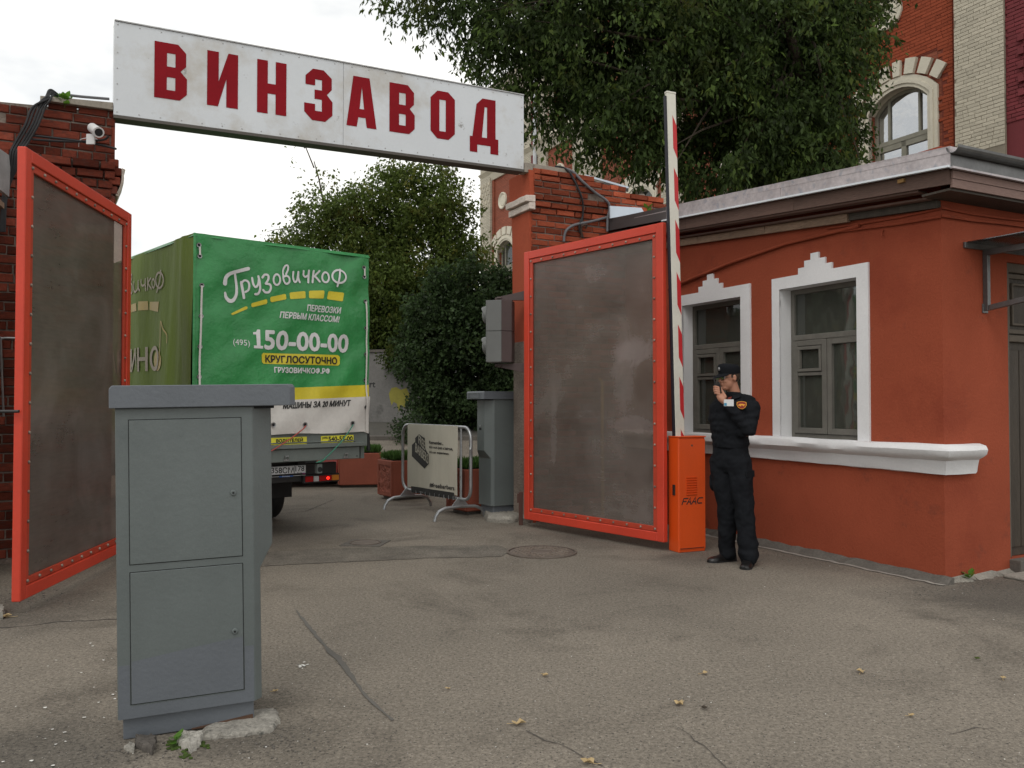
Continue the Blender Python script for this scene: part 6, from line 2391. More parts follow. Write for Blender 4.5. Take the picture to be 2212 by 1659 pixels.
# planters ---------------------------------------------------------------
def planter(label, corner, ang, w, d, h, seed):
    t = thing('planter', label, 'planter', (corner[0], corner[1], 0), ang, 'terracotta concrete planters with grass')
    q = MB()
    q.box(0.06, w - .06, 0.06, d - .06, 0, 0.05)
    q.build('base', M_['dark_concrete'], t)
    q = MB()
    q.box(0.0, w, 0.0, d, 0.045, h)
    q.build('box', M_['terracotta'], t, bevel=0.012)
    # relief panel on the left end: frame plus lumpy field
    q = MB()
    for (a, b, c, e) in ((.0, d, h - .075, h - .005), (.0, d, .06, .115), (.0, .055, .115, h - .075), (d - .055, d, .115, h - .075)):
        q.box(-.022, 0.0, a + .003, b - .003, c, e)
    q.build('panel_frame', M_['terracotta'], t, bevel=0.005)
    q = MB()
    N1, N2 = 22, 26
    for j in range(N2 + 1):
        for i in range(N1 + 1):
            y, z = .055 + (d - .11) * i / N1, .115 + (h - .19) * j / N2
            r_ = noise.noise(Vector((y * 32 + seed, z * 32, 0))) * .014 + noise.noise(Vector((y * 14, z * 14, seed))) * .012
            q.v.append(Vector((-.010 - r_, y, z)))
    for j in range(N2):
        for i in range(N1):
            a = j * (N1 + 1) + i
            q.f.append([a, a + 1, a + N1 + 2, a + N1 + 1])
            q.m.append(0)
    q.build('relief', M_['terracotta_rough'], t, smooth=True)
    q = MB()
    q.box(.03, w - .03, .03, d - .03, h - .02, h + .004)
    q.build('soil', M_['soil'], t)
    rg = np.random.default_rng(seed)
    n = 1500
    P = np.stack([rg.uniform(.02, w - .02, n), rg.uniform(.02, d - .02, n), np.full(n, h)], 1)
    Oo = np.tile(np.array([[0, 0, 1.0]]), (n, 1))
    leaves('grass', M_['grass'], t, P, Oo, 0.11, seed, per=2, spread=0.02, droop=-1.6, wr=0.07)
    return t
planter('terracotta planter with a rough relief end, just left of the cream banner', (-1.80, 12.60), R(33), 0.62, 0.52, 0.60, 1)
planter('terracotta planter between the cream banner and the far parking terminal', (-0.60, 10.98), R(33), 0.62, 0.52, 0.60, 2)
planter('terracotta planter half behind the right rear corner of the truck', (-3.00, 14.5), R(10), 0.72, 0.55, 0.60, 3)

# litter -------------------------------------------------------------------
def fallen(label, u, v, s, seed, m='leaf_fall'):
    rr = random.Random(seed)
    c = on_ground(u, v)
    q = MB()
    n = 9
    pts = []
    for i in range(n):
        a = 2 * math.pi * i / n
        r_ = s * (1.0 if i % 2 == 0 else 0.58) * rr.uniform(.75, 1.15)
        pts.append(Vector((r_ * math.cos(a), r_ * math.sin(a) * .8, .006 + abs(math.sin(a * 1.5 + seed)) * s * .45)))
    cen = Vector((0, 0, .005))
    for i in range(n):
        q.add([cen, pts[i], pts[(i + 1) % n]], [(0, 1, 2)])
    q.tube([cen, (s * 1.0, -s * .6, .004), (s * 1.5, -s * .7, .006)], .0012, 4)
    o = q.build('fallen_leaf', M_[m])
    o.location = (c.x, c.y, 0.002)
    o.rotation_euler = (0, 0, rr.uniform(0, 6))
    return tag(o, label, 'leaf', 'fallen leaves on the asphalt')
fallen('curled dry leaf near the bottom edge, right of centre', 1270, 1650, .034, 1)
fallen('pale yellow dry leaf left of the tiny dark crumb, lower centre', 1121, 1566, .034, 2)
fallen('pale curled leaf beside a dark brown leaf, lower right of centre', 1467, 1524, .036, 3)
fallen('dark brown shrivelled leaf beside the pale curled one', 1521, 1533, .022, 4, 'bark')
fallen('small tan leaf on open asphalt above the pale and dark pair', 1522, 1457, .024, 5)
fallen('beige leaf in the right foreground', 1860, 1454, .032, 6)
fallen('small tan leaf lying between the tar seam and the manhole line, centre', 1178, 1462, .026, 7)
fallen('tiny dark leaf left of centre below the tar seam', 968, 1491, .017, 8)
fallen('small dry leaf just right of the near terminal', 596, 1496, .018, 9)
fallen('green-yellow leaf near the right picture edge', 2111, 1426, .022, 10, 'leaf_light')
fallen('narrow beige leaf at the right picture edge', 2166, 1468, .022, 11)
fallen('small tan leaf alone in the lower right', 1970, 1549, .020, 12)
fallen('tan leaf at the left picture edge beside the near gate corner', 12, 1335, .045, 13)
rg = random.Random(77)
q = MB()
def fleck(u, v, s):
    c = on_ground(u, v)
    a = rg.uniform(0, 6)
    pts = [(c.x + s * math.cos(a + k * 1.256) * rg.uniform(.6, 1), c.y + s * math.sin(a + k * 1.256) * rg.uniform(.4, .8), .0045 + rg.uniform(0, .003)) for k in range(5)]
    q.face(pts)
for (u, v) in ((201, 1299), (195, 1391), (200, 1397), (223, 1428), (206, 1440), (163, 1447), (176, 1455), (121, 1428), (103, 1441), (203, 1487), (213, 1519), (97, 1531), (182, 1552), (225, 1552), (113, 1578), (139, 1584), (98, 1598), (141, 1604), (121, 1610), (7, 1648), (67, 1646), (114, 1656), (250, 1497), (243, 1502), (248, 1512),
               (1120, 1128), (1098, 1119), (1112, 1124), (1140, 1127), (1156, 1125), (1161, 1131), (1163, 1135), (1012, 1128), (2062, 1275), (2079, 1283), (2147, 1340), (1652, 1269), (1792, 1224)):
    fleck(u, v, .010 * rg.uniform(.6, 1.2))
for i in range(120):
    fleck(rg.uniform(0, 2212), 1180 + 479 * rg.random() ** 0.7, rg.uniform(.002, .0055))
for i in range(14):
    fleck(655 + rg.gauss(0, 7), 1441 + rg.gauss(0, 3), rg.uniform(.006, .014))
o = q.build('petal_litter', M_['petal'], kind='stuff')
tag(o, 'scattered white petals and specks lying on the asphalt', 'litter')
q = MB()
rr = random.Random(5)
for i in range(900):
    # grit gathered along walls and round feet
    z_ = rr.choice([(2050, 1275, 90, 14), (300, 1625, 90, 14), (600, 1600, 60, 20), (1180, 1128, 60, 5), (2150, 1262, 40, 10), (1700, 1205, 90, 12), (60, 1290, 60, 12)])
    c = on_ground(rr.gauss(z_[0], z_[2]), rr.gauss(z_[1], z_[3]))
    s = rr.uniform(.002, .007)
    q.ball((c.x, c.y, s * .4), s, s * .8, s * .7, 5, 3)
o = q.build('loose_grit', M_['dark_concrete'], kind='stuff')
tag(o, 'loose dark grit gathered along wall feet and terminal', 'grit')
# pale stone at the left edge
slab('kerb_stone', 'pale broken kerb stone at the left picture edge', 'stone', gp((-40, 1345), (6, 1338), (9, 1322), (-2, 1318), (-40, 1318)), 0.05, M_['concrete'], 15)
# ================================================================== TRUCK
TA = math.atan2(.683, .73)
TR = Vector((-3.19, 8.34, 0))
RX = Vector((math.cos(TA), math.sin(TA), 0))
RY = Vector((-math.sin(TA), math.cos(TA), 0))
tk = thing('box_truck', 'small delivery truck with a green printed tarpaulin body driving out of the gateway', 'truck', TR, TA)
def rear(u, v, off=0.0):
    p = on_plane(u, v, TR - RY * off, RY)
    q = p - TR
    return (q.dot(RX), q.z)
def sidep(u, v):
    p = on_plane(u, v, TR, RX)
    q = p - TR
    return (q.dot(RY), q.z)
(wl, zl) = rear(417, 503)
(wr, zr) = rear(796, 552)
WT = wr
Zt0, Zt1 = zl, zr
zbot = rear(690, 936)[1]
LEN = 3.3
def tarp_top(x):
    return Zt0 + (Zt1 - Zt0) * x / WT
def rf(x, z):
    """outward bulge of the rear sheet"""
    e = min(1.0, max(0.0, min(x, WT - x) / 0.12)) 
    a = .026 * noise.noise(Vector((x * 1.6, z * 1.4, 2.0))) + .012 * math.sin((x * 2.2 + z * 1.9) * 3.0) * e + .006 * math.sin((x * 1.7 - z * 2.3) * 5.0 + 1)
    a += .011 * noise.noise(Vector((x * 6, z * 5, 0)))
    # folds dropping from the top corners
    for cx_, sg_ in ((0.05, 1), (WT - .05, -1)):
        d = (x - cx_) * sg_
        h = (tarp_top(x) - z)
        a += .020 * math.exp(-((d - h * .45) / .09) ** 2) * e * max(0, 1 - h) + .012 * math.exp(-((d - h * 1.1) / .08) ** 2) * e * max(0, 1 - h)
    return a + .01
def grid(f3, x0, x1, z0f, z1f, nx, nz_):
    q = MB()
    for j in range(nz_ + 1):
        for i in range(nx + 1):
            x = x0 + (x1 - x0) * i / nx
            z = z0f(x) + (z1f(x) - z0f(x)) * j / nz_
            q.v.append(Vector(f3(x, z)))
    for j in range(nz_):
        for i in range(nx):
            a = j * (nx + 1) + i
            q.f.append([a, a + 1, a + nx + 2, a + nx + 1])
            q.m.append(0)
    return q
Zy1 = [rear(630, 837.7)[1], rear(797, 831.3)[1]]
Zy0 = [rear(630, 863.8)[1], rear(797, 856.5)[1]]
xa_, xb_ = rear(630, 837)[0], rear(797, 831)[0]
line = lambda Z: (lambda x: Z[0] + (Z[1] - Z[0]) * (x - xa_) / (xb_ - xa_))
ly1, ly0 = line(Zy1), line(Zy0)
f3 = lambda x, z: (x, -rf(x, z), z)
zb0 = lambda x: zbot + .006 * math.sin(x * 7) - .02 * max(0, (x - WT + .06) / .06)
grid(f3, 0, WT, ly1, tarp_top, 60, 60).build('tarpaulin', M_['tarp_green'], tk, smooth=True)
grid(f3, 0, WT, ly0, ly1, 60, 4).build('tarpaulin', M_['tarp_yellow'], tk, smooth=True)
grid(f3, 0, WT + .015, zb0, ly0, 60, 12).build('tarpaulin', M_['tarp_white'], tk, smooth=True)
# side sheet
def sf(y, z):
    a = .020 * noise.noise(Vector((y * 1.8, z * .7, 5.0))) + .014 * math.sin(y * 9 + math.sin(z * 1.2) * 1.4) * (0.4 + .6 * min(1, (Zt0 - z)))
    a += .014 * math.exp(-((y - .22 - (Zt0 - z) * .10) / .05) ** 2) + .010 * math.exp(-((y - .42 - (Zt0 - z) * .16) / .06) ** 2)
    return a + .012
zsd = lambda y: Zt0 - .02 * min(1, y)
grid(lambda y, z: (-sf(y, z), y, z), 0.0, LEN, lambda y: zbot, zsd, 70, 40).build('side_tarpaulin', M_['tarp_olive'], tk, smooth=True)
q = MB()
q.hexa([(-.02, -.015, tarp_top(0) - .03), (WT + .01, -.015, Zt1 - .03), (WT + .01, LEN, Zt1 - .03), (-.02, LEN, Zt0 - .05)], [(0, 0, Zt0 + .004), (WT, 0, Zt1 + .004), (WT, LEN, Zt1 + .02), (0, LEN, Zt0 - .01)])
q.build('roof_tarpaulin', M_['tarp_green'], tk)
q = MB()
q.box(WT - .02, WT, 0.01, LEN, zbot, Zt1 - .03)
q.box(0.01, WT - .02, LEN - .02, LEN, zbot, Zt1 - .03)
q.build('side_tarpaulin', M_['tarp_olive'], tk)
# corner strip on the rear left edge
q = MB()
for j in range(30):
    z0, z1 = zbot + (Zt0 - zbot) * j / 30, zbot + (Zt0 - zbot) * (j + 1) / 30
    q.add([(-.020, -.02, z0), (.0, -.030 - .004 * math.sin(j), z0), (.0, -.030 - .004 * math.sin(j + 1), z1), (-.020, -.02, z1)], [(0, 1, 2, 3)])
q.build('corner_welt', M_['tarp_green'], tk, smooth=True)
# prints on the rear ------------------------------------------------
def r6(x, y):
    return rear((780 + x / 3.16) * .5486, (900 + y / 3.16) * .5486)
def r4(x, y):
    return rear(x / 3.0, 493.8 + y / 3.0)
def r7(x, y):
    return rear((1000 + x / 2.37) * .5486, (1400 + y / 2.37) * .5486)
def rput(geo, m, off=0.004, name='print', cuts=0.05):
    q = MB()
    lay(q, geo, lambda x, z: (x, -rf(x, z) - off, z), cuts)
    q.build(name, m, tk)
def rtext(s, f, bl, br_, tl_, m, bold=0.0, off=0.004):
    hgt = abs(f(*tl_)[1] - f(*bl)[1])
    q = MB()
    for i, gg in enumerate(fat(remap(text_geo(s, 0), quad_map(f(*bl), f(*br_), f(*tl_))), bold * hgt)):
        lay(q, gg, lambda x, z: (x, -rf(x, z) - off - i * .0003, z), 0.05)
    q.build('print', m, tk)
W6 = 1 / 3.16 * .5486 * TR.y / FPX       # one zoom pixel in metres, about
ell = lambda cx_, cy_, rx, ry, a0=0, n=14: [(cx_ + rx * math.cos(a0 + 2 * math.pi * i / n), cy_ + ry * math.sin(a0 + 2 * math.pi * i / n)) for i in range(n + 1)]
script = [
    ([(332, 680), (345, 610), (400, 560), (500, 530), (612, 502)], [62, 52, 44, 44, 46]),
    ([(448, 545), (470, 640), (482, 740), (476, 830), (440, 890), (392, 898), (350, 855), (336, 800)], [26, 30, 34, 38, 46, 52, 44, 30]),
    ([(535, 668), (552, 760), (572, 862)], 34), ([(532, 690), (565, 648), (608, 660), (625, 710), (618, 765), (586, 790)], 26),
    ([(660, 618), (672, 690), (700, 730), (732, 700), (742, 640)], 29), ([(738, 598), (754, 680), (757, 760), (735, 812), (702, 818)], 31),
    ([(788, 612), (815, 578), (855, 585), (860, 630), (828, 688)], 29), ([(828, 688), (880, 700), (892, 745), (868, 792), (825, 795), (798, 768)], 30),
    (ell(965, 638, 42, 66, 2.0), 27),
    ([(1052, 575), (1052, 640), (1080, 688), (1125, 670), (1130, 620), (1100, 590), (1062, 598)], 28), ([(1052, 600), (1050, 530), (1078, 468), (1110, 462), (1114, 510), (1088, 570)], 25),
    ([(1180, 540), (1178, 610), (1198, 665), (1228, 640), (1240, 540)], 27), ([(1240, 545), (1245, 620), (1262, 668)], 27),
    ([(1305, 530), (1306, 580), (1330, 602), (1360, 585)], 27), ([(1372, 525), (1368, 600), (1366, 670)], 30),
    ([(1430, 530), (1424, 600), (1418, 668)], 30), ([(1498, 530), (1446, 592), (1462, 610), (1502, 662)], 27),
    (ell(1570, 610, 40, 62, 2.0), 27),
    (ell(1735, 600, 84, 82, -1.7, 20), 28), ([(1757, 512), (1735, 610), (1708, 722)], 28)]
for i, (p, w) in enumerate(script):
    P = [r6(*a) for a in p]
    ws = [x * W6 for x in w] if isinstance(w, list) else w * W6
    q = MB()
    g = ribbon(P, ws, n=5)
    q.add([(x, -rf(x, z) - .0045 - i * .0004, z) for x, z in g[0]], g[1])
    q.build('lettering', M_['print_white'], tk)
for d in ([(410, 1055), (600, 965), (620, 975), (616, 1000), (430, 1076), (412, 1072)], [(660, 940), (672, 928), (840, 880), (852, 890), (855, 925), (845, 938), (680, 978), (666, 970)],
          [(888, 868), (898, 852), (1070, 815), (1084, 824), (1090, 870), (1082, 882), (910, 918), (896, 912)], [(1130, 808), (1142, 796), (1315, 779), (1328, 788), (1330, 858), (1320, 868), (1145, 879), (1134, 870)],
          [(1372, 785), (1384, 774), (1545, 773), (1557, 783), (1552, 862), (1542, 873), (1382, 869), (1371, 858)], [(1602, 792), (1612, 782), (1785, 800), (1797, 812), (1785, 897), (1774, 908), (1600, 882), (1590, 870)]):
    rput(poly_geo([[r6(*p) for p in d]]), M_['tarp_yellow'])
rtext('ПЕРЕВОЗКИ', r6, (1340, 1026), (1752, 1060), (1352, 948), M_['print_white'], .035)
rtext('ПЕРВЫМ КЛАССОМ!', r6, (1004, 1112), (1738, 1168), (1018, 1034), M_['print_white'], .035)
rtext('(495)', r6, (428, 1468), (632, 1484), (428, 1372), M_['print_white'])
rtext('50-00-00', r6, (828, 1497), (1866, 1540), (828, 1268), M_['print_white'], .045)
rput(poly_geo([[r6(*p) for p in ((683, 1490), (683, 1455), (722, 1457), (722, 1318), (683, 1316), (683, 1290), (725, 1285), (740, 1254), (776, 1256), (770, 1459), (805, 1461), (804, 1494))]]), M_['print_white'])
rr_ = [(1692, 818), (1702, 806), (2190, 820), (2203, 832), (2200, 878), (2188, 888), (1705, 876), (1694, 864)]
rput(poly_geo([[r4(*p) for p in rr_]]), M_['tarp_yellow'])
rtext('КРУГЛОСУТОЧНО', r4, (1718, 866), (2180, 879), (1718, 820), M_['ink'], .045, .008)
rtext('ГРУЗОВИЧКОФ.РФ', r4, (1774, 934), (2134, 942), (1774, 896), M_['print_white'], .05)
rtext('МАШИНЫ ЗА 20 МИНУТ', r7, (262, 497), (884, 468), (272, 440), M_['ink'], .045)
# eyelets and lacing
def eyelet(f, x, y, r=0.024):
    a, b = f(x, y)
    d = -rf(a, b) - .006
    q = MB()
    n = 16
    ring = lambda rad, o: [(a + rad * math.cos(2 * math.pi * i / n), d - o, b + rad * math.sin(2 * math.pi * i / n)) for i in range(n)]
    q.loft([ring(r, 0), ring(r, .006), ring(r * .62, .004), ring(r * .62, -.002)], caps=False)
    e = q.build('eyelet', M_['steel_hub'], tk, smooth=True)
    q = MB()
    q.face(ring(r * .64, -.0015))
    q.build('hole', M_['seam'], e)
LEFT_E = [(1286, 108), (1293, 178), (1299, 370), (1296, 568), (1292, 765), (1288, 960)]
for x, y in LEFT_E:
    eyelet(r4, x, y)
RIGHT_E = [(2057, 487), (2063, 600), (2070, 910), (2072, 1240), (2070, 1565)]
for x, y in RIGHT_E:
    eyelet(r6, x, y)
for x, y in ((1033, 228), (1035, 482)):
    eyelet(r7, x, y)
for x, y in ((172, 647), (470, 645), (912, 632)):
    eyelet(r7, x, y, .028)
def strap(pts, w=.020):
    q = MB()
    for i in range(len(pts) - 1):
        a, b = pts[i], pts[i + 1]
        n = 6
        for k in range(n):
            p0 = (a[0] + (b[0] - a[0]) * k / n, a[1] + (b[1] - a[1]) * k / n)
            p1 = (a[0] + (b[0] - a[0]) * (k + 1) / n, a[1] + (b[1] - a[1]) * (k + 1) / n)
            q.add([(p0[0] - w / 2, -rf(*p0) - .020, p0[1]), (p0[0] + w / 2, -rf(*p0) - .020, p0[1]), (p1[0] + w / 2, -rf(*p1) - .020, p1[1]), (p1[0] - w / 2, -rf(*p1) - .020, p1[1])], [(0, 1, 2, 3)])
    q.build('lacing_strap', M_['tarp_white'], tk)
strap([r4(1290, 122), r4(1292, 172)])
strap([r4(1297, 372), r4(1294, 568), r4(1291, 765), r4(1288, 960), r4(1286, 1100)])
strap([r6(2060, 500), r6(2063, 590)])
strap([r6(2072, 912), r6(2076, 1240), r6(2074, 1565), r7(1035, 228), r7(1040, 482), r7(1047, 706)])
# side prints
def s4(x, y):
    return sidep(x / 3.0, 493.8 + y / 3.0)
def sput(geo, m, off=0.005, cuts=0.05):
    q = MB()
    lay(q, geo, lambda y, z: (-sf(y, z) - off, y, z), cuts)
    q.build('print', m, tk)
Wz = 1 / 3.0 * (TR.y + .5) / FPX * 1.25
side_script = [(ell(812, 408, 18, 40, 2.0), 12), ([(848, 330), (840, 390), (847, 420), (866, 412), (870, 372), (852, 352)], 12), ([(845, 360), (848, 320), (862, 298), (866, 318), (852, 350)], 11),
               ([(884, 348), (883, 395), (895, 412), (912, 392), (915, 340)], 12), ([(915, 347), (917, 387), (924, 402)], 12),
               ([(932, 334), (933, 362), (942, 372), (954, 362)], 11), ([(956, 328), (955, 362), (957, 400)], 12),
               ([(970, 322), (968, 396)], 12), ([(989, 322), (972, 354), (991, 390)], 11),
               (ell(1006, 356, 10, 28, 2.0), 11), (ell(1046, 336, 23, 50, -1.7), 12), ([(1054, 275), (1048, 340), (1030, 412)], 12)]
for i, (p, w) in enumerate(side_script):
    if isinstance(w, float):
        continue
    g = ribbon([s4(*a) for a in p], w * Wz, n=4)
    q = MB()
    q.add([(-sf(y, z) - .006 - i * .0005, y, z) for y, z in g[0]], g[1])
    q.build('lettering', M_['print_pale'], tk)
for d in ([(780, 520), (832, 512), (836, 552), (784, 556)], [(850, 494), (900, 484), (903, 535), (852, 543)], [(915, 474), (966, 471), (968, 528), (914, 532)], [(977, 475), (1041, 474), (1035, 541), (975, 528)]):
    sput(poly_geo([[s4(*p) for p in d]]), M_['tarp_ochre'])
sput(remap(text_geo('ПИАНИНО', .02), quad_map(s4(610, 945), s4(1046, 921), s4(610, 806))), M_['print_pale'], 0.011)
g = poly_geo([[s4(*p) for p in ell(1032, 858, 32, 66)[:-1]]])
sput(g, M_['tarp_ochre'], .006)
g = ribbon([s4(*p) for p in ((1050, 850), (1056, 720), (1056, 600), (1072, 650), (1096, 690), (1098, 740))], 9 * Wz, n=3)
q = MB()
q.add([(-sf(y, z) - .0085, y, z) for y, z in g[0]], g[1])
q.build('print', M_['tarp_ochre'], tk)

# tailgate ----------------------------------------------------------
ztg0 = rear(690, 968)[1]
zt2 = rear(690, 995)[1]
q = MB()
q.box(-.01, WT + .01, 0.02, 0.07, ztg0, zbot + .05)
tg = q.build('tailgate', M_['truck_grey'], tk, bevel=0.006)
q = MB()
for (a, b, c, d, o) in ((0.10, WT - .12, zbot - .015, zbot + .005, .004), (0.05, WT - .04, ztg0 + .005, ztg0 + .05, -.012), (0.12, WT - .16, ztg0 + .062, ztg0 + .075, 0.0)):
    q.box(a, b, 0.006 + o, 0.03, c, d)
q.build('pressed_rib', M_['truck_grey'], tg, bevel=0.004)
q = MB()
q.box(0.0, WT - .09, 0.03, 0.12, zt2, ztg0 - .003)
q.build('rear_sill', M_['truck_grey'], tk, bevel=0.005)
for x, y in ((310, 955), (868, 928)):
    a, b = r7(x, y)
    q = MB()
    q.tube([(a - .018, .022, b - .02), (a - .018, .010, b + .018), (a + .018, .010, b + .018), (a + .018, .022, b - .02)], .006, 6)
    q.box(a - .028, a + .028, .020, .034, b - .034, b - .016)
    q.build('latch', M_['steel_hub'], tk)
a, b = r7(974, 938)
q = MB()
q.lathe([(0, 0), (.008, 0), (.008, .002), (0, .002)], 10, Matrix.Translation((a, .029, b)) @ Matrix.Rotation(math.pi / 2, 4, 'X'))
q.build('bolt_hole', M_['seam'], tk)
q = MB()
q.box(0.0, .05, 0.075, LEN, zbot - .42 + .05, zbot + .03)
q.box(WT - .05, WT, 0.075, LEN, zbot - .36 + .05, zbot + .03)
q.build('dropside', M_['truck_grey'], tk)
q = MB()
q.box(0.05, WT - .05, 0.125, LEN, zt2 + .02, zt2 + .08)
q.build('load_floor', M_['black_metal'], tk)
a, b = r7(1080, 780)
q = MB()
q.tube([(WT + .035, .05, zbot - .01), (WT + .045, .05, zbot - .22)], [.018, .022], 8)
q.build('tilt_handle', M_['black_rubber'], tk, smooth=True)
# stickers and ropes
def flat(pts, m, y, name='sticker', parent=None):
    q = MB()
    g = poly_geo([pts])
    q.add([(x, y, z) for x, z in g[0]], g[1])
    return q.build(name, m, parent or tg)
def tputs(s, f, bl, br_, tl_, m, y, bold=0.0):
    q = MB()
    for i, g in enumerate(fat(remap(text_geo(s, 0), quad_map(f(*bl), f(*br_), f(*tl_))), bold * abs(f(*tl_)[1] - f(*bl)[1]) * 4)):
        q.add([(x, y - i * .0003, z) for x, z in g[0]], g[1])
    q.build('print', m, tg)
flat([r7(60, 773), r7(60, 840), r7(500, 826), r7(500, 757)], M_['sticker'], .0155)
tputs('ТРЕБУЮТСЯ ВОДИТЕЛЕЙ'[-9:], r7, (214, 818), (462, 808), (214, 774), M_['ink'], .0145, .012)
flat([r7(632, 752), r7(632, 818), r7(936, 806), r7(936, 740)], M_['sticker'], .0155)
tputs('(495)', r7, (644, 784), (694, 781), (644, 762), M_['ink'], .0145, .01)
tputs('540-55-00', r7, (702, 801), (926, 793), (702, 759), M_['ink'], .0145, .012)
def rope(pts, m, r):
    q = MB()
    q.tube(pts, r, 6)
    q.build('rope', m, tk, smooth=True)
P7 = lambda x, y, d: (r7(x, y)[0], -d, r7(x, y)[1])
rope([P7(472, 655, .03), P7(440, 685, .045), P7(330, 770, .045), P7(170, 878, .03), P7(60, 940, .01)], M_['rope_red'], .006)
rope([P7(912, 645, .03), P7(882, 685, .045), P7(800, 800, .045), P7(700, 910, .035), P7(640, 975, .015), P7(590, 1000, -.02)], M_['rope_green'], .006)
rope([P7(660, 960, .02), P7(640, 985, .0), P7(605, 992, -.01)], M_['rope_green'], .012)
# chassis, bumper, lamps, plate --------------------------------------
zc = zt2
yb = 0.28
def rb(x, y, off=-yb):
    p = on_plane((1000 + x / 2.37) * .5486, (1400 + y / 2.37) * .5486, TR - RY * off, RY)
    q_ = p - TR
    return (q_.dot(RX), q_.z)
xr, zr_ = rb(785, 1185)
q = MB()
q.box(0.22, rb(790, 1100)[0], yb + .05, yb + .11, rb(500, 1175)[1], rb(500, 1010)[1])
q.box(0.62, 0.72, 0.3, 5.2, zc - .16, zc + .02)
q.box(1.32, 1.42, 0.3, 5.2, zc - .16, zc + .02)
q.build('chassis', M_['black_metal'], tk, bevel=0.004)
for sx_ in (0, 1):
    (xa, za_), (xb, zb2) = rb(470, 1185), rb(785, 1105)
    if sx_:
        xa, xb = 2 * (WT / 2) - xb, 2 * (WT / 2) - xa
    lm = MB()
    lm.box(xa - .012, xb + .012, yb - .01, yb + .049, za_ - .012, zb2 + .012)
    l = lm.build('tail_light', M_['black_metal'], tk, bevel=0.006)
    fr_ = [(0, .24, 'lamp_red'), (.24, .40, 'lamp_white'), (.40, .78, 'lamp_red'), (.78, 1.0, 'lamp_amber')]
    if sx_:
        fr_ = [(1 - b_, 1 - a_, m_) for a_, b_, m_ in fr_]
    for a_, b_, m_ in fr_:
        q = MB()
        q.box(xa + (xb - xa) * a_ + .003, xa + (xb - xa) * b_ - .003, yb - .028, yb - .008, za_ + .004, zb2 - .004)
        q.build('lens', M_[m_], l, bevel=0.005)
    m_glow = bpy.data.materials.get('lit_tail_lamp') or mat('lit_tail_lamp', (0.5, 0.01, 0.01), 0.3)
    p_ = m_glow.node_tree.nodes['Principled BSDF']
    p_.inputs['Emission Color'].default_value = (1, .02, .01, 1)
    p_.inputs['Emission Strength'].default_value = 2.2
    xc = xa + (xb - xa) * (0.66 if not sx_ else 0.34)
    q = MB()
    q.ball((xc, yb - .028, (za_ + zb2) / 2), .022, .006, .018, 12, 6)
    q.build('lit_bulb', m_glow, l, smooth=True)
# number plate
(p0x, p0z), (p1x, p1z) = rb(60, 1113), rb(470, 1020)
q = MB()
q.box(p0x, p1x, yb - .035, yb - .025, p0z - .006, p1z)
pl_ = q.build('number_plate', M_['plate'], tk, bevel=0.003)
def ptext(s, bl, br_, tl_, m, bold=0.0, y=yb - .0365):
    q = MB()
    g = remap(text_geo(s, bold), quad_map(rb(*bl), rb(*br_), rb(*tl_)))
    q.add([(x, y, z) for x, z in g[0]], g[1])
    q.build('plate_print', m, pl_)
ptext('О358СМ', (92, 1098), (356, 1098), (92, 1040), M_['ink'], .01)
ptext('178', (372, 1080), (455, 1076), (372, 1030), M_['ink'], .01)
ptext('RUS', (390, 1100), (432, 1100), (390, 1086), M_['ink'])
def pflat(pts, m, y=yb - .0365):
    q = MB()
    g = poly_geo([[rb(*p) for p in pts]])
    q.add([(x, y, z) for x, z in g[0]], g[1])
    q.build('plate_print', m, pl_)
pflat([(362, 1026), (366, 1026), (366, 1106), (362, 1106)], M_['ink'])
for i, mm_ in enumerate(('print_white', 'blue_print', 'lamp_red')):
    pflat([(438, 1086 + i * 6), (464, 1086 + i * 6), (464, 1092 + i * 6), (438, 1092 + i * 6)], M_[mm_])
q = MB()
(a0, b0), (a1, b1) = rb(60, 1138), rb(470, 1114)
q.box(a0, a1, yb - .032, yb - .024, b0, b1)
q.build('plate_frame', M_['plate'], pl_)
(a0, b0), (a1, b1) = rb(222, 1136), rb(352, 1116)
q = MB()
q.box(a0, a1, yb - .034, yb - .033, b0, b1)
q.build('plate_print', M_['blue_print'], pl_)
ptext('ВТБ-ЛИЗИНГ', (250, 1131), (322, 1131), (250, 1121), M_['plate'], .02, yb - .0350)
# hitch box
(a0, b0), (a1, b1) = rb(575, 1100, -.1), rb(622, 1008, -.1)
q = MB()
q.box(a0, a1, .06, .12, b0, b1)
q.build('lamp_bracket', M_['truck_grey'], tk, bevel=0.004)
q = MB()
q.lathe([(0, 0), (.03, 0), (.03, .004), (0, .004)], 12, Matrix.Translation(((a0 + a1) / 2, .062, b0 + (b1 - b0) * .42)) @ Matrix.Rotation(math.pi / 2, 4, 'X'))
q.build('reflector', M_['black_rubber'], tk)
# mudflaps
for x in (0.28, WT - .70):
    q = MB()
    q.box(x, x + .42, 1.28, 1.295, .30, .72)
    q.build('mudflap', M_['black_rubber'], tk)
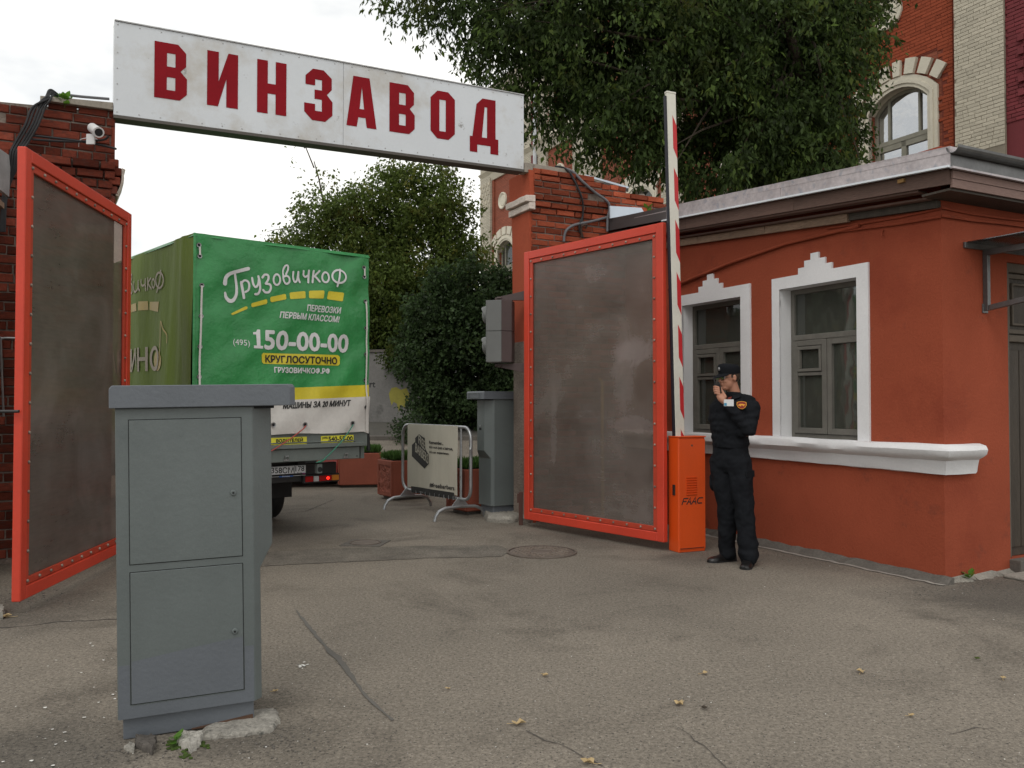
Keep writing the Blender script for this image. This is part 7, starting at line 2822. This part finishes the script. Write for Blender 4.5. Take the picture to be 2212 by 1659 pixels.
# wheels
def wheel(parent, x, y, r=0.335, w=.19, dual=True):
    q = MB()
    M = Matrix.Translation((x, y, r)) @ Matrix.Rotation(math.pi / 2, 4, 'Y')
    q.lathe([(.20, -w / 2), (r - .05, -w / 2), (r - .012, -w / 2 + .02), (r, -w / 2 + .045), (r, w / 2 - .045), (r - .012, w / 2 - .02), (r - .05, w / 2), (.20, w / 2)], 32, M)
    wh = q.build('wheel', M_['black_rubber'], parent, smooth=True)
    q = MB()
    q.lathe([(0, -w / 2 + .05), (.195, -w / 2 + .01), (.205, -w / 2), (.205, w / 2), (.195, w / 2 - .01), (0, w / 2 - .05)], 24, M)
    q.build('rim', M_['steel_hub'], wh, smooth=True)
    return wh
yw_ = 1.70
for x in (.40, .61, WT - .61, WT - .40):
    wheel(tk, x, yw_)
for x in (.30, WT - .30):
    wheel(tk, x, 4.6)
q = MB()
q.tube([(.3, yw_, .335), (WT - .3, yw_, .335)], .06, 8)
q.ball((WT / 2, yw_, .335), .15, .15, .15)
q.build('axle', M_['black_metal'], tk, smooth=True)
# cab, seen only dimly through the left leaf
q = MB()
sec_ = [(LEN + .05, .55), (LEN + .05, 1.95), (LEN + .30, 2.08), (LEN + 1.05, 2.02), (LEN + 1.55, 1.35), (LEN + 2.10, 1.12), (LEN + 2.22, .55)]
q.prism([(.08, y, z) for y, z in sec_], (WT - .16, 0, 0))
cab = q.build('cab', M_['plate'], tk, bevel=0.04, segs=3)
q = MB()
for x in (.074, WT - .078):
    q.prism([(x, LEN + .35, 1.32), (x, LEN + .35, 1.88), (x, LEN + 1.0, 1.88), (x, LEN + 1.42, 1.32)], (.004, 0, 0))
q.prism([(.2, LEN + 1.11, 1.96), (.2, LEN + 1.55, 1.38), (WT - .2, LEN + 1.55, 1.38), (WT - .2, LEN + 1.11, 1.96)], (0, .006, .006))
q.build('cab_window', M_['pane'], cab)
q = MB()
q.box(.05, WT - .05, LEN + 2.15, LEN + 2.3, .35, .62)
q.build('bumper', M_['black_metal'], cab, bevel=0.02)

# ------------------------------------------------------------------ red car waiting beyond the truck
cr = thing('parked_car', 'dark red car mostly hidden behind the truck, facing the gate', 'car', (-3.05, 14.55, 0), R(6))
# local -y is its front; right front corner at the origin, body extends to -x
def csec(y, zt, w=1.70, zb=.20, cr_=.10):
    x0, x1 = -w, 0.0
    return [(x0, y, zb), (x1, y, zb), (x1 + .03, y, zb + .25), (x1 - .02, y, zt - cr_), (x1 - .16, y, zt), (x0 + .16, y, zt), (x0 + .02, y, zt - cr_), (x0 - .03, y, zb + .25)]
q = MB()
q.loft([csec(.0, .55, 1.5, .25), csec(.06, .66, 1.64, .22), csec(.3, .74), csec(.9, .86), csec(1.15, .90), csec(3.3, .92), csec(4.1, .88), csec(4.25, .6)])
bd = q.build('body', M_['car_red'], cr, smooth=True)
q = MB()
def gsec(y, zt, zb=.9, i=.12):
    return [(-1.66 + .02, y, zb), (-.04, y, zb), (-.04 - i, y, zt), (-1.64 + i, y, zt)]
q.loft([gsec(1.0, .93, .88, .05), gsec(1.75, 1.36, .88, .22), gsec(2.8, 1.38, .9, .22), gsec(3.6, .95, .9, .06)])
q.build('cabin', M_['pane'], cr, bevel=0.03)
q = MB()
q.box(-1.35, -.35, -.012, .05, .36, .48)
q.build('grille', M_['black_rubber'], bd)
for x in (-1.48, -.22):
    q = MB()
    q.ball((x, .02, .60), .15, .06, .07, 14, 8)
    q.build('headlight', M_['lamp_white'], bd, smooth=True)
    q = MB()
    q.ball((x + .06, .0, .33), .05, .03, .05, 12, 6)
    q.build('fog_lamp', M_['lamp_white'], bd, smooth=True)
q = MB()
q.box(-.66, -.28, -.03, -.018, .60 - .02, .72 - .02)
np_ = q.build('number_plate', M_['plate'], cr)
q = MB()
g = remap(text_geo('98', .01), quad_map((-.40, .60), (-.30, .60), (-.40, .68)))
q.add([(x, -.0315, z) for x, z in g[0]], g[1])
q.build('plate_print', M_['ink'], np_)
for x in (-1.5, -.14):
    for y in (.78, 3.4):
        wheel(cr, x, y, .30, .18)
# ================================================================== THE GUARD
G0 = Vector((2.055, 7.70, 0))
gd = thing('person', 'person in a black uniform and cap speaking into a handheld radio beside the orange cabinet', 'person', G0)
F = Vector((-.74, -.67, 0)).normalized()
LL = Vector((-F.y, F.x, 0))            # his left, towards the camera and right
UP = Vector((0, 0, 1))
def ringE(c, rf_, rl, n=20, f=F, l=LL, sq=1.0):
    out = []
    for i in range(n):
        a = 2 * math.pi * i / n
        ca, sa = math.cos(a), math.sin(a)
        out.append(Vector(c) + f * (rf_ * math.copysign(abs(ca) ** sq, ca)) + l * (rl * math.copysign(abs(sa) ** sq, sa)))
    return out
def closed_tube(q, path, rs, n=14, ry=None):
    path = [Vector(p) for p in path]
    # rounded ends
    d0 = (path[0] - path[1]).normalized()
    d1 = (path[-1] - path[-2]).normalized()
    P = [path[0] + d0 * rs[0] * .85] + [path[0] + d0 * rs[0] * .5] + path + [path[-1] + d1 * rs[-1] * .5] + [path[-1] + d1 * rs[-1] * .85]
    Rr = [rs[0] * .35, rs[0] * .82] + list(rs) + [rs[-1] * .82, rs[-1] * .35]
    q.tube(P, Rr, n, ry=ry)
def voxel(q, name, m, parent, vox, smooth=4, disp=None):
    me = bpy.data.meshes.new(name)
    me.from_pydata([tuple(p) for p in q.v], [], q.f)
    bm = bmesh.new()
    bm.from_mesh(me)
    # make every shell closed and outward
    bmesh.ops.recalc_face_normals(bm, faces=bm.faces)
    bmesh.ops.triangulate(bm, faces=bm.faces)
    bm.to_mesh(me)
    bm.free()
    o = link(bpy.data.objects.new(name, me))
    r = o.modifiers.new('r', 'REMESH')
    r.mode = 'VOXEL'
    r.voxel_size = vox
    s = o.modifiers.new('s', 'SMOOTH')
    s.factor = 0.5
    s.iterations = smooth
    bpy.context.view_layer.update()
    dg = bpy.context.evaluated_depsgraph_get()
    me2 = bpy.data.meshes.new_from_object(o.evaluated_get(dg))
    o.modifiers.clear()
    o.data = me2
    me2.name = name
    if disp:
        ns = [v.normal.copy() for v in me2.vertices]
        for v, nn in zip(me2.vertices, ns):
            v.co += nn * disp(v.co)
    me2.materials.clear()
    me2.materials.append(m)
    me2.polygons.foreach_set('use_smooth', [True] * len(me2.polygons))
    o.parent = parent
    return o
# joints (metres from the spot between the feet)
hipC = Vector((-.035, .02, .97))
shC = Vector((.005, .01, 1.475))
shL = shC + LL * .178
shR = shC - LL * .175
elL = Vector((.070, -.215, 1.235))
wrL = Vector((-.118, -.165, 1.475))
hipL = hipC + LL * .095
hipR = hipC - LL * .095
knL = Vector((.062, -.075, .53))
knR = Vector((-.060, .06, .52))
anL = Vector((.092, -.10, .085))
anR = Vector((-.040, .13, .085))
headC = Vector((-.058, -.02, 1.715))
Fh = Vector((-.93, -.36, -.08)).normalized()         # where the face looks
Lh = Vector((0, 0, 1)).cross(Fh).normalized()
Uh = Fh.cross(Lh).normalized()
HM = Matrix((Fh, Lh, Uh)).transposed()
def hp(f, l, u):
    return headC + Fh * f + Lh * l + Uh * u
# --- body (one skin): trunk, neck, head, arms, legs
q = MB()
def ebl(f, l, u, a, b, c):
    q.ball(hp(f, l, u), a, b, c, 20, 14, HM)
ebl(-.012, 0, .020, .097, .076, .100)
ebl(.018, 0, -.045, .066, .058, .070)
ebl(.040, 0, -.090, .042, .036, .030)
ebl(.062, 0, -.098, .018, .022, .017)
ebl(.070, 0, .022, .020, .050, .016)
ebl(.052, .030, -.030, .030, .022, .026)
ebl(.052, -.030, -.030, .030, .022, .026)
q.tube([hp(.076, 0, .018), hp(.092, 0, -.008), hp(.103, 0, -.028), hp(.082, 0, -.040)], [.009, .011, .013, .010], 10)
ebl(.088, .010, -.034, .010, .008, .008)
ebl(.088, -.010, -.034, .010, .008, .008)
ebl(.080, 0, -.058, .011, .021, .007)
ebl(.078, 0, -.070, .011, .018, .008)
for s_ in (1, -1):
    ebl(-.012, .076 * s_, -.008, .019, .008, .031)
closed_tube(q, [headC + Vector((.03, .01, -.06)), Vector((.0, .005, 1.57)), Vector((.01, .01, 1.47))], [.052, .056, .070])
trunk = [ringE(hipC + UP * z, a, b) for z, a, b in ((-.12, .08, .13), (-.02, .10, .15), (.10, .095, .135), (.22, .10, .145), (.36, .11, .165), (.46, .10, .17), (.53, .075, .13), (.57, .055, .08))]
q.loft(trunk)
closed_tube(q, [shL - UP * .035 - LL * .01, shL.lerp(elL, .5), elL], [.040, .042, .040])
closed_tube(q, [elL, elL.lerp(wrL, .5), wrL], [.040, .036, .026])
elR = shR + Vector((-.015, -.01, -.27))
wrR = elR.lerp(elL + (wrL - elL) * .12 - UP * .055, .72)
closed_tube(q, [shR - UP * .04, elR], [.040, .040])
closed_tube(q, [elR, wrR], [.040, .027])
closed_tube(q, [hipL, knL, anL], [.080, .052, .038])
closed_tube(q, [hipR, knR, anR], [.080, .052, .038])
# left hand holding the radio at the mouth
hd = Vector((-.50, .36, .79)).normalized()
palm = wrL + hd * .052 + Vector((-.012, .004, 0))
rad_c = Vector((-.183, -.118, 1.600))
radU = Vector((-.10, .05, .99)).normalized()
radF = Vector((.62, .78, 0)).normalized()            # towards the mouth
radS = radU.cross(radF).normalized()
closed_tube(q, [wrL, palm, palm + hd * .03], [.026, .033, .030], 12, ry=None)
for k in range(4):
    # four fingers wrap round the far side of the radio
    h = .030 - k * .021
    base = rad_c + radU * h - radF * .010 + radS * -.030 + Vector((0, 0, -.018))
    ln = (.9, 1.0, .95, .8)[k]
    p0 = palm + hd * (.034 - k * .008) + Vector((-.012, -.006 + k * .001, .004 - k * .008))
    p1 = rad_c + radU * (h - .01) - radF * .026 - radS * .024
    p2 = rad_c + radU * h - radF * .036 + radS * .004
    p3 = rad_c + radU * h - radF * .020 + radS * .030 * ln
    closed_tube(q, [p0, p1, p2, p3], [.0098, .0094, .0088, .0078], 10)
# thumb on the near side
tb = palm + Vector((.012, -.022, -.012))
closed_tube(q, [tb, tb + Vector((.020, -.004, .030)), rad_c + radU * -.010 + radF * .026 - radS * .026, rad_c + radU * .020 + radF * .022 - radS * .020], [.014, .013, .011, .009], 10)
# right hand tucked under the left arm
dR = (wrR - elR).normalized()
closed_tube(q, [wrR, wrR + dR * .045, wrR + dR * .075], [.025, .030, .026], 12)
for k in range(4):
    b0 = wrR + dR * .075 + UP * (.024 - k * .016)
    closed_tube(q, [b0, b0 + dR * .022, b0 + dR * .036 - F * .014, b0 + dR * .030 - F * .030], [.009, .009, .0085, .0075], 8)
b0 = wrR + dR * .03 + UP * .022
closed_tube(q, [b0, b0 + dR * .02 + UP * .018, b0 + dR * .045 + UP * .026], [.011, .010, .009], 8)
voxel(q, 'body', M_['skin'], gd, .0052, 2)
# hair at the back and sides
q = MB()
q.ball(hp(-.020, 0, .018), .094, .080, .088, 20, 14, HM)
hr = q.build('hair', M_['hair'], gd, smooth=True)
# eyes
for s_ in (1, -1):
    q = MB()
    q.ball(hp(.070, .030 * s_, .000), .013, .013, .011, 12, 8)
    q.build('eye', M_['plate'], gd, smooth=True)
    q = MB()
    q.ball(hp(.081, .031 * s_, .000), .004, .005, .005, 8, 6)
    q.build('iris', M_['ink'], gd, smooth=True)
# glasses
gs_ = thing('spectacles', 'thin dark-rimmed tinted glasses on the guard', 'glasses', G0)
def wd(p):
    return Vector(p)
q = MB()
for s_ in (1, -1):
    c = hp(.094, .033 * s_, .000)
    q.tube([c + Lh * (.026 * math.cos(a)) + Uh * (.017 * math.sin(a)) - Fh * (.006 * abs(math.cos(a))) for a in [2 * math.pi * i / 14 for i in range(14)]], .0022, 6, closed=True)
    q.tube([c + Lh * .027 * s_ - Fh * .006, hp(.03, .080 * s_, .004), hp(-.015, .082 * s_, .000)], .0022, 6)
q.tube([hp(.098, -.008, .003), hp(.100, 0, .006), hp(.098, .008, .003)], .002, 6)
q.build('frame', M_['black_metal'], gs_, smooth=True)
for s_ in (1, -1):
    c = hp(.094, .033 * s_, .000)
    q = MB()
    q.face([c + Lh * (.025 * math.cos(a)) + Uh * (.016 * math.sin(a)) for a in [2 * math.pi * i / 14 for i in range(14)]])
    q.build('lens', M_['spectacle'], gs_)
# cap
q = MB()
capr = []
for u, a, b, f0 in ((.028, .100, .083, -.010), (.048, .104, .087, -.010), (.078, .107, .090, -.008), (.102, .104, .086, -.006), (.116, .088, .072, -.004), (.122, .05, .04, 0)):
    capr.append([hp(f0 + a * math.cos(2 * math.pi * i / 24), b * math.sin(2 * math.pi * i / 24), u + .016 * math.cos(2 * math.pi * i / 24) * (u - .03) * 6) for i in range(24)])
q.loft(capr)
cp = q.build('cap', M_['cloth'], gd, smooth=True)
q = MB()
n = 12
top, bot = [], []
for i in range(n + 1):
    a = -1.15 + 2.3 * i / n
    i_ = hp(-.010 + .098 * math.cos(a), .082 * math.sin(a), .040)
    o_ = hp(-.010 + .098 * math.cos(a) + .075 * math.cos(a) ** .8 if math.cos(a) > 0 else 0, .084 * math.sin(a), .034 - .030 * max(0, math.cos(a)))
    top.append((i_, o_))
vs, fs = [], []
for (i_, o_) in top:
    vs += [i_, o_, i_ - Uh * .006, o_ - Uh * .006]
for k in range(n):
    a = k * 4
    b = a + 4
    fs += [(a, b, b + 1, a + 1), (a + 2, a + 3, b + 3, b + 2), (a + 1, b + 1, b + 3, a + 3)]
q.add(vs, fs)
q.build('peak', M_['cloth'], cp, smooth=True)
q = MB()
q.ball(hp(.098, .0, .082), .006, .014, .018, 14, 8, HM)
q.build('cap_badge', M_['chrome'], cp, smooth=True)

# --- clothing
def folds(p):
    a = .0065 * math.sin(p.z * 62 + 5 * noise.noise(p * 7)) * (0.4 + noise.noise(p * 3 + Vector((4, 4, 4))))
    a += .010 * noise.noise(Vector((p.x * 12, p.y * 12, p.z * 22))) + .005 * noise.noise(p * 34)
    return a
q = MB()
jk = [ringE(hipC + UP * z + F * f, a, b, 24, sq=.9) for z, a, b, f in ((.095, .126, .172, .0), (.13, .134, .180, .0), (.18, .130, .172, .005), (.24, .132, .178, .01), (.32, .140, .195, .012), (.40, .140, .205, .010), (.47, .128, .205, .0), (.525, .100, .175, -.005), (.56, .078, .115, -.008), (.58, .064, .080, -.01))]
q.loft(jk)
closed_tube(q, [Vector((-.004, .0, 1.520)), shL + UP * .012 - LL * .02], [.055, .062], 14)
closed_tube(q, [Vector((-.004, .0, 1.520)), shR + UP * .012 + LL * .02], [.055, .062], 14)
closed_tube(q, [shL + UP * -.030, shL.lerp(elL, .5) + Vector((.008, -.004, 0)), elL + Vector((.006, -.006, -.004))], [.076, .068, .060], 16)
closed_tube(q, [elL, elL.lerp(wrL, .5), wrL - (wrL - elL).normalized() * .016], [.060, .053, .044], 16)
closed_tube(q, [shR - UP * .025, elR], [.076, .060], 16)
closed_tube(q, [elR, elR.lerp(wrR, .55), wrR + (wrR - elR).normalized() * .07], [.060, .055, .046], 16)
# stand-up collar
q.loft([ringE(Vector((-.003, .0, 1.52)), .085, .080, 20), ringE(Vector((-.008, -.003, 1.565)), .078, .072, 20), ringE(Vector((-.012, -.004, 1.578)), .066, .060, 20)])
# pouch on the chest
q.ball(shC - LL * .10 + F * .13 + UP * -.18, .04, .05, .06, 12, 8)
jkt = voxel(q, 'jacket', M_['cloth'], gd, .0085, 3, folds)
q = MB()
q.prism([shC + F * .083 + LL * .030 + UP * .060, shC + F * .083 - LL * .010 + UP * .060, shC + F * .142 - LL * .004 + UP * -.045], F * .008)
q.build('undershirt', M_['tshirt'], gd)
# flap collar
q = MB()
c0 = Vector((-.006, 0, 1.568))
for s_ in (1, -1):
    q.prism([c0 + F * .060 + LL * .02 * s_, c0 + F * .01 + LL * .070 * s_, c0 + F * .045 + LL * .098 * s_ - UP * .040, c0 + F * .105 + LL * .060 * s_ - UP * .062], F * .004 + UP * .005)
q.build('collar', M_['cloth'], gd, bevel=0.002)
# trousers
def tfold(p):
    return .013 * noise.noise(Vector((p.x * 14, p.y * 14, p.z * 9))) + .009 * math.sin(p.z * 34 + 4 * noise.noise(p * 6)) * max(0, .75 - p.z) + .004 * noise.noise(p * 30)
q = MB()
q.loft([ringE(hipC + UP * z, a, b, 24, sq=.9) for z, a, b in ((-.13, .09, .16), (-.08, .120, .178), (.0, .125, .180), (.08, .118, .168), (.17, .112, .160))])
closed_tube(q, [hipL + UP * -.03, hipL.lerp(knL, .5) + F * .008, knL, knL.lerp(anL, .5) + LL * .004, anL + UP * -.01], [.112, .105, .090, .086, .088], 18)
closed_tube(q, [hipR + UP * -.03, hipR.lerp(knR, .5) + F * .008, knR, knR.lerp(anR, .5), anR + UP * -.01], [.112, .105, .088, .082, .080], 18)
for h_, s_ in ((hipL, 1), (hipR, -1)):
    c = h_ + LL * .088 * s_ + UP * -.22
    q.ball(c, .06, .030, .095, 12, 8, Matrix((F, LL, UP)).transposed())
tr2 = voxel(q, 'trousers', M_['cloth'], gd, .0085, 3, tfold)
for h_, s_ in ((hipL, 1),):
    q = MB()
    c = h_ + LL * .112 * s_ + UP * -.135
    q.box(-.065, .065, -.006, .006, -.03, .03, Matrix.Translation(c) @ Matrix((F, LL, UP)).transposed().to_4x4())
    q.build('pocket_flap', M_['cloth'], tr2, bevel=0.003)
q = MB()
for z0_, z1_ in ((.115, .16),):
    q.loft([ringE(hipC + UP * z0_, .112, .160, 24), ringE(hipC + UP * z1_, .112, .160, 24)])
q.build('belt', M_['shoe'], gd, smooth=True)
# shoes
def shoe(an, d, name='shoe'):
    d = Vector(d).normalized()
    l = Vector((-d.y, d.x, 0))
    q = MB()
    base = Vector((an.x, an.y, 0))
    secs = [(-.085, .030, .052, .0), (-.075, .040, .085, .0), (-.02, .042, .105, 0), (.04, .043, .085, 0), (.10, .049, .062, 0), (.155, .050, .052, 0), (.195, .038, .042, 0), (.212, .018, .028, 0)]
    rings = []
    for x, w, h, _ in secs:
        c = base + d * x
        rings.append([c + l * w * 1.0 + UP * .002, c + l * w * 1.05 + UP * h * .4, c + l * w * .8 + UP * h * .8, c + UP * h, c - l * w * .8 + UP * h * .8, c - l * w * 1.05 + UP * h * .4, c - l * w * 1.0 + UP * .002])
    q.loft(rings)
    o = q.build(name, M_['shoe'], gd, smooth=True)
    q = MB()
    q.loft([[base + d * x + l * w * 1.1, base + d * x + l * w * 1.1 + UP * .014, base + d * x - l * w * 1.1 + UP * .014, base + d * x - l * w * 1.1] for x, w, h, _ in secs])
    q.build('sole', M_['black_rubber'], o)
shoe(anL, (-.42, -.90, 0))
shoe(anR, (-.93, -.36, 0))
# name badge and shoulder patch
nrm = (F * .93 + LL * .37).normalized()
tang = UP.cross(nrm).normalized()
dg = bpy.context.evaluated_depsgraph_get()
bpy.context.view_layer.update()
def surf(u, v):
    """first hit of the sight line through a picture point with the jacket (local frame of the guard)"""
    o_ = Vector((0, 0, EYE)) - G0
    d_ = ray(u, v).normalized()
    h, loc_, nn, ix = jkt.ray_cast(o_, d_)
    return (loc_, nn) if h else (None, None)
def zp(x, y):
    return (1426.4 + .3142 * x, 740.6 + .3142 * y)
lc, ln = surf(*zp(473, 412))
if lc:
    nb_ = (Vector((0, 0, EYE)) - G0 - lc).normalized() * .35 + nrm * .65
    nb_.normalize()
    tb_ = UP.cross(nb_).normalized()
    ub_ = nb_.cross(tb_)
    bd_ = thing('name_badge', 'white name badge with blue photo clipped on the jacket chest', 'badge', G0)
    def bq(x0, x1, z0, z1, o_, m, nm):
        q = MB()
        q.prism([lc + nb_ * o_ + tb_ * x0 + ub_ * z0, lc + nb_ * o_ + tb_ * x1 + ub_ * z0, lc + nb_ * o_ + tb_ * x1 + ub_ * z1, lc + nb_ * o_ + tb_ * x0 + ub_ * z1], nb_ * .0015)
        q.build(nm, m, bd_)
    bq(-.043, .043, -.030, .030, .020, M_['plate'], 'card')
    bq(-.040, -.018, -.026, -.002, .0225, mat('badge_blue', (0.05, 0.25, 0.40), 0.5), 'photo_print')
lc, ln = surf(*zp(558, 432))
if lc:
    pc = MB()
    n0 = (Vector((0, 0, EYE)) - G0 - lc).normalized() * .5 + ln * .5
    n0.normalize()
    t0 = UP.cross(n0).normalized()
    u0_ = n0.cross(t0)
    def shp(s, o_):
        pts = [(-.042, .030), (-.020, .036), (0, .038), (.020, .036), (.042, .030), (.044, .002), (.030, -.022), (.006, -.036), (-.010, -.034), (-.032, -.020), (-.044, .004)]
        return [lc + n0 * o_ + t0 * x * s + u0_ * z * s for x, z in pts]
    pc.prism(shp(1.0, .012), n0 * .002)
    p1 = pc.build('shoulder_patch', M_['patch_gold'], jkt)
    pc = MB()
    pc.prism(shp(.86, .0145), n0 * .001)
    pc.build('patch_field', M_['patch_red'], jkt)
    # a four-legged animal in gold thread
    an_ = [(-.030, -.004), (-.026, .004), (-.014, .009), (.006, .010), (.020, .006), (.030, .004), (.031, -.002), (.024, -.004), (.020, -.014), (.014, -.014), (.014, -.006), (-.006, -.006), (-.008, -.015), (-.015, -.015), (-.015, -.007), (-.022, -.009), (-.026, -.013)]
    g = poly_geo([an_])
    pc = MB()
    pc.add([lc + n0 * .0165 + t0 * x + u0_ * (z + .004) for x, z in g[0]], g[1])
    pc.build('patch_animal', M_['patch_gold'], jkt)
# the radio
rd = thing('handheld_radio', 'black handheld radio with a stub aerial held to the mouth', 'radio', G0)
RM = Matrix((radF, radS, radU)).transposed().to_4x4()
q = MB()
q.box(-.017, .017, -.028, .028, -.060, .055, Matrix.Translation(rad_c) @ RM)
q.build('radio_body', M_['black_rubber'], rd, bevel=0.005, segs=2)
q = MB()
q.tube([rad_c + radU * .055 + radS * .017, rad_c + radU * .075 + radS * .019, rad_c + radU * .125 + radS * .030], [.008, .007, .005], 8)
q.build('aerial', M_['black_rubber'], rd, smooth=True)
q = MB()
q.tube([rad_c + radU * .055 - radS * .012, rad_c + radU * .068 - radS * .012], .007, 10)
q.build('knob', M_['black_rubber'], rd)
